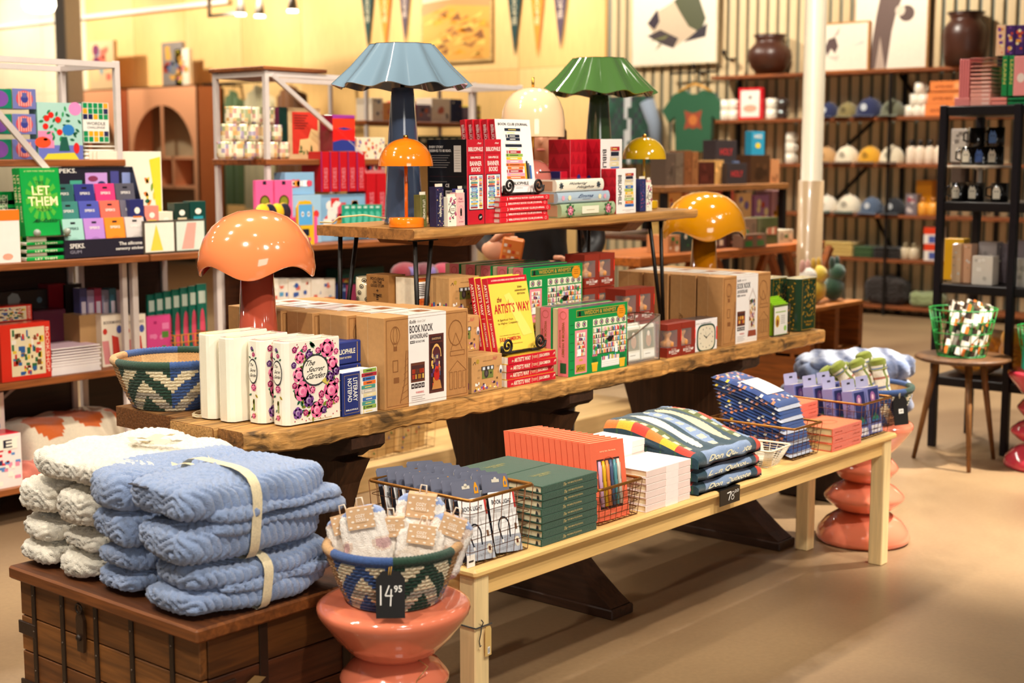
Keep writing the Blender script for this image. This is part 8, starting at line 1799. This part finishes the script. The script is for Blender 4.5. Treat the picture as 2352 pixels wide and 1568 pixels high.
# ================================================================ blue cushions at the far table end
m = MB(); m.box(.1, .1, 0, .50, .42, .26, '#2a1c14', .01); single('dark_crate', m, WOODX, 'dark crate under the blue cushions at the far table end', 'crate', (5.24, 2.62, 0))
def cushion(label, loc, a, b, c, seed, rz):
    t = thing('fur_cushion', label, 'cushion', loc, rz=rz, group='blue tie-dye cushions'); V, F_ = plush_lobe(a, b, c, 0, 0, c, seed=seed, pitch=.07, ridge=.014, lump=.014, nx=60, p=2.4); rg = np.random.RandomState(seed)
    me = bpy.data.meshes.new('fur'); me.from_pydata(V.tolist(), [], F_); at = me.color_attributes.new('Col', 'FLOAT_COLOR', 'CORNER'); A1, A2, A3 = (np.array(C_(q)) for q in ('#2f3f66', '#8a9cc4', '#c2cbe0'))
    per = []
    for f in F_:
        p = V[f[0]]; k = .5+.5*math.sin(p[0]*60+2*math.sin(p[1]*17+seed)+p[2]*20); per.append(np.tile(A1*(1-k)+(A2 if p[2] < c*1.5 else A3)*k, len(f)))
    at.data.foreach_set('color', np.concatenate(per).astype(np.float32)); me.polygons.foreach_set('use_smooth', np.ones(len(me.polygons), dtype=bool)); me.update(); part('fur', me, PLUSH, t)
cushion('large blue tie-dye fur cushion rolled behind the towel basket', (5.60, 2.86, .261), .30, .20, .135, 61, R(-20)); cushion('blue tie-dye fur cushion slumped under the far table end', (5.27, 2.74, .261), .16, .12, .10, 63, R(30))
cushion('pale blue tie-dye fur cushion lying on top at the far table end', (5.63, 2.84, .47), .27, .15, .075, 66, R(-35))
# ================================================================ things seen under the riser, beyond the table
gy('framed_picture', 'framed garden picture leaning beyond the table', 'picture', 1014, 582, 1086, 655, 7.609, .03, '#efe6c9', lambda F: (F.rect(.08, .08, .92, .9, '#9fc0a0', 1), F.ell(.4, .5, .28, .2, '#5a5a1f', 2), F.ell(.7, .35, .2, .2, '#7a8a3a', 3), F.rect(.08, .08, .92, .22, '#3f8a8a', 2)), None)
gy('white_carton', 'tall cream panel added as bright background beyond the table', 'cabinet', 880, 540, 1110, 760, 7.64, .3, '#efd9a5', None, 0.0)  # pale panel standing in for the brightness seen below the riser
for k, (px, c) in enumerate(((930, '#8a1a2c'), (975, '#6a2030'), (1018, '#b02a48'))):
    A = AY(px, 650, 4.88); t = thing('yarn_bundle', 'crimson yarn bundle with violet band beyond the table, %s of three' % NUM[k], 'yarn', (A.x, 4.88, A.z), group='crimson yarn bundles'); m = MB(); m.ball((0, 0, .05), .075, c, 16, 8, .7, 1.1, .8); part('yarn', m, PLUSH, t)
    m = MB(); m.lathe([(.062, 0), (.062, .04)], 18, '#7a6aa0', cap=False); m.v = [(z-.02, x, y*.75+.05) for x, y, z in m.v]; part('band', m, PAPER, t)
A = AY(975, 650, 4.88); m = MB(); m.box(A.x-.33, 4.79, .111, A.x+.33, 4.98, A.z, '#c9a468', .005); single('yarn_stand', m, PINEX, 'pale wooden plinth under the crimson yarn', 'plinth')
# ================================================================ the person behind the table
SKN, BLK = '#d99a78', '#0f0d0e'
PX, PY = 4.62, 3.78
FA = math.atan2(-PY, -PX)                      # facing the camera
fw = Vector((math.cos(FA), math.sin(FA), 0)); sd = Vector((-math.sin(FA), math.cos(FA), 0))   # sd = the person's left
def bp(s, f, z): return Vector((PX, PY, 0))+sd*s+fw*f+Vector((0, 0, z))
per = thing('person', 'person in a black long-sleeved top holding an orange pack behind the table', 'person', (0, 0, 0))
hand = AY(1122, 574, 3.62)                     # right hand
hl = bp(.14, .20, .98)
J = [(bp(0, 0, .92), .135), (bp(0, .0, 1.06), .125), (bp(0, .01, 1.22), .135), (bp(0, .0, 1.34), .105), (bp(0, .01, 1.405), .052), (bp(0, .035, 1.47), .058), (bp(0, .05, 1.545), .085), (bp(0, .045, 1.60), .072),
     (bp(-.17, 0, 1.335), .062), (bp(-.235, .02, 1.10), .048), (hand-(hand-bp(-.235, .02, 1.10))*.22, .032), (hand, .026),
     (bp(.17, 0, 1.335), .062), (bp(.235, .02, 1.09), .048), (hl, .028),
     (bp(-.09, 0, .82), .09), (bp(-.095, .02, .48), .062), (bp(-.10, -.01, .09), .042), (bp(-.10, .12, .035), .034),
     (bp(.09, 0, .82), .09), (bp(.095, .02, .48), .062), (bp(.10, -.01, .09), .042), (bp(.10, .12, .035), .034)]
ED = [(0, 1), (1, 2), (2, 3), (3, 4), (4, 5), (5, 6), (6, 7), (3, 8), (8, 9), (9, 10), (10, 11), (3, 12), (12, 13), (13, 14), (0, 15), (15, 16), (16, 17), (17, 18), (0, 19), (19, 20), (20, 21), (21, 22)]
me = bpy.data.meshes.new('body'); me.from_pydata([tuple(p) for p, r in J], ED, [])
bo = bpy.data.objects.new('body', me); COLL.objects.link(bo)
bo.modifiers.new('skin', 'SKIN'); sb_ = bo.modifiers.new('sub', 'SUBSURF'); sb_.levels = sb_.render_levels = 2
for i, (p, r) in enumerate(J): me.skin_vertices[0].data[i].radius = (r, r*(.78 if i in (1, 2, 0) else 1.0)); me.skin_vertices[0].data[i].use_root = (i == 0)
bpy.context.view_layer.update()
m2 = bpy.data.meshes.new_from_object(bo.evaluated_get(bpy.context.evaluated_depsgraph_get())); bpy.data.objects.remove(bo)
at = m2.color_attributes.new('Col', 'FLOAT_COLOR', 'CORNER'); cs = []
for p in m2.polygons:
    c = p.center; k = C_(SKN) if (c.z > 1.395 or (c-hand).length < .05 or (c-hl).length < .05) else C_(BLK) if c.z > .86 else C_('#23283a') if c.z > .10 else C_('#3a2a20')
    cs += list(k)*p.loop_total
at.data.foreach_set('color', np.array(cs, dtype=np.float32)); m2.polygons.foreach_set('use_smooth', np.ones(len(m2.polygons), dtype=bool))
part('body', m2, SKIN, per)
def hand_mesh(h, s, curl):
    """palm and five curled fingers; s = +1/-1 mirrors across the view"""
    m = MB(); u = sd*s; up3 = Vector((0, 0, 1))
    pal = h+u*.03; a = (u*.95+up3*.12).normalized(); w = (up3*.95-u*.12).normalized()
    m.M = Matrix.Translation(pal) @ Matrix(((a.x, fw.x, w.x, 0), (a.y, fw.y, w.y, 0), (a.z, fw.z, w.z, 0), (0, 0, 0, 1)))
    m.ball((0, 0, 0), 1, SKN, 16, 10, .043, .052, .022)
    for q, (o, L) in enumerate(((.034, .036), (.012, .040), (-.011, .037), (-.032, .030))):
        P = [(.02, .006, o), (.044, .014, o*1.05), (.044+L*.55, .020, o*1.08), (.044+L*.95, .010, o*1.05), (.044+L*1.05, -.010, o*1.02)]
        m.tube(P, [.0105, .0104, .0096, .0088, .0075], SKN, 10); m.ball(P[-1], .0078, SKN, 10, 6); m.ball((P[3][0]+.004, P[3][1]+.0045, P[3][2]), .0052, '#e8b49a', 8, 5, .7)
    m.tube([(-.012, .0, .03), (.012, .012, .052), (.036, .02, .062), (.058, .016, .060)], [.013, .012, .0105, .009], SKN, 10); m.ball((.058, .016, .060), .0092, SKN, 10, 6)
    m.M = None; return m
part('hand', hand_mesh(hand, 1, 1), SKIN, per); part('hand', hand_mesh(hl, -1, 1), SKIN, per)
hc = bp(0, .05, 1.53)
m = MB(); Rm = Matrix.Translation(hc) @ Matrix(((sd.x, fw.x, 0, 0), (sd.y, fw.y, 0, 0), (0, 0, 1, 0), (0, 0, 0, 1)))
m.M = Rm
vs_ = []
m.ball((0, .0, .0), 1, SKN, 24, 16, .115, .075, .092); m.ball((0, .092, -.012), .014, SKN, 10, 6, 1.6, .8, 1.0)
for s in (-1, 1): m.ball((s*.076, -.005, -.01), .02, SKN, 10, 6, 1.5, .4, .8)
m.M = None; part('head', m, SKIN, per)
m = MB(); m.M = Rm
for s in (-1, 1): m.ball((s*.03, .083, .008), .0095, '#f3ede6', 10, 6, .6); m.ball((s*.03, .0895, .007), .0045, '#3a2418', 8, 5); m.box(s*.03-.016, .083, .026, s*.03+.016, .09, .031, '#4a2c1c', .002)
m.M = None; part('eyes', m, SKIN, per)
m = MB(); m.M = Rm; m.ball((0, .082, -.052), .02, '#b8604f', 12, 6, .28, 1.0, .45); m.M = None; part('mouth', m, SKIN, per)
m = MB(); m.M = Rm; m.ball((0, -.022, .022), 1, '#3a2114', 24, 14, .122, .086, .092)
for q in range(22):
    a = R(-200+q*220/21*1.0); a = PI+(q-10.5)/10.5*R(105); x, y = .084*math.sin(a), -.012+.086*math.cos(a)*1.0
    m.tube([(x*.7, y*.7, .07), (x, y, .02), (x*1.06, y*1.04, -.08), (x*.98, y, -.19+.02*(q % 3))], [.02, .024, .022, .008], '#3f2415' if q % 2 else '#4a2b18', 7)
m.M = None; part('hair', m, mat('hair', .4, vary=.3, vs=60), per)
t = thing('snack_pack', 'orange patterned pack held in the person\'s hand', 'pack', tuple(hand+sd*.085+fw*.012+Vector((0, 0, -.035))), rot=(R(8), R(10), FA+PI/2))
m = MB(); m.box(-.042, -.018, -.03, .042, .018, .085, '#e5813a', .006); F = front(m, -.042, -.018, -.03, .042, .085); [F.rect(.1+.2*(q % 4), .1+.2*(q//4), .24+.2*(q % 4), .2+.2*(q//4), ('#f3e6d8', '#d9502c', '#f0a868')[q % 3], 1) for q in range(14)]; part('carton', m, GLOSS, t)
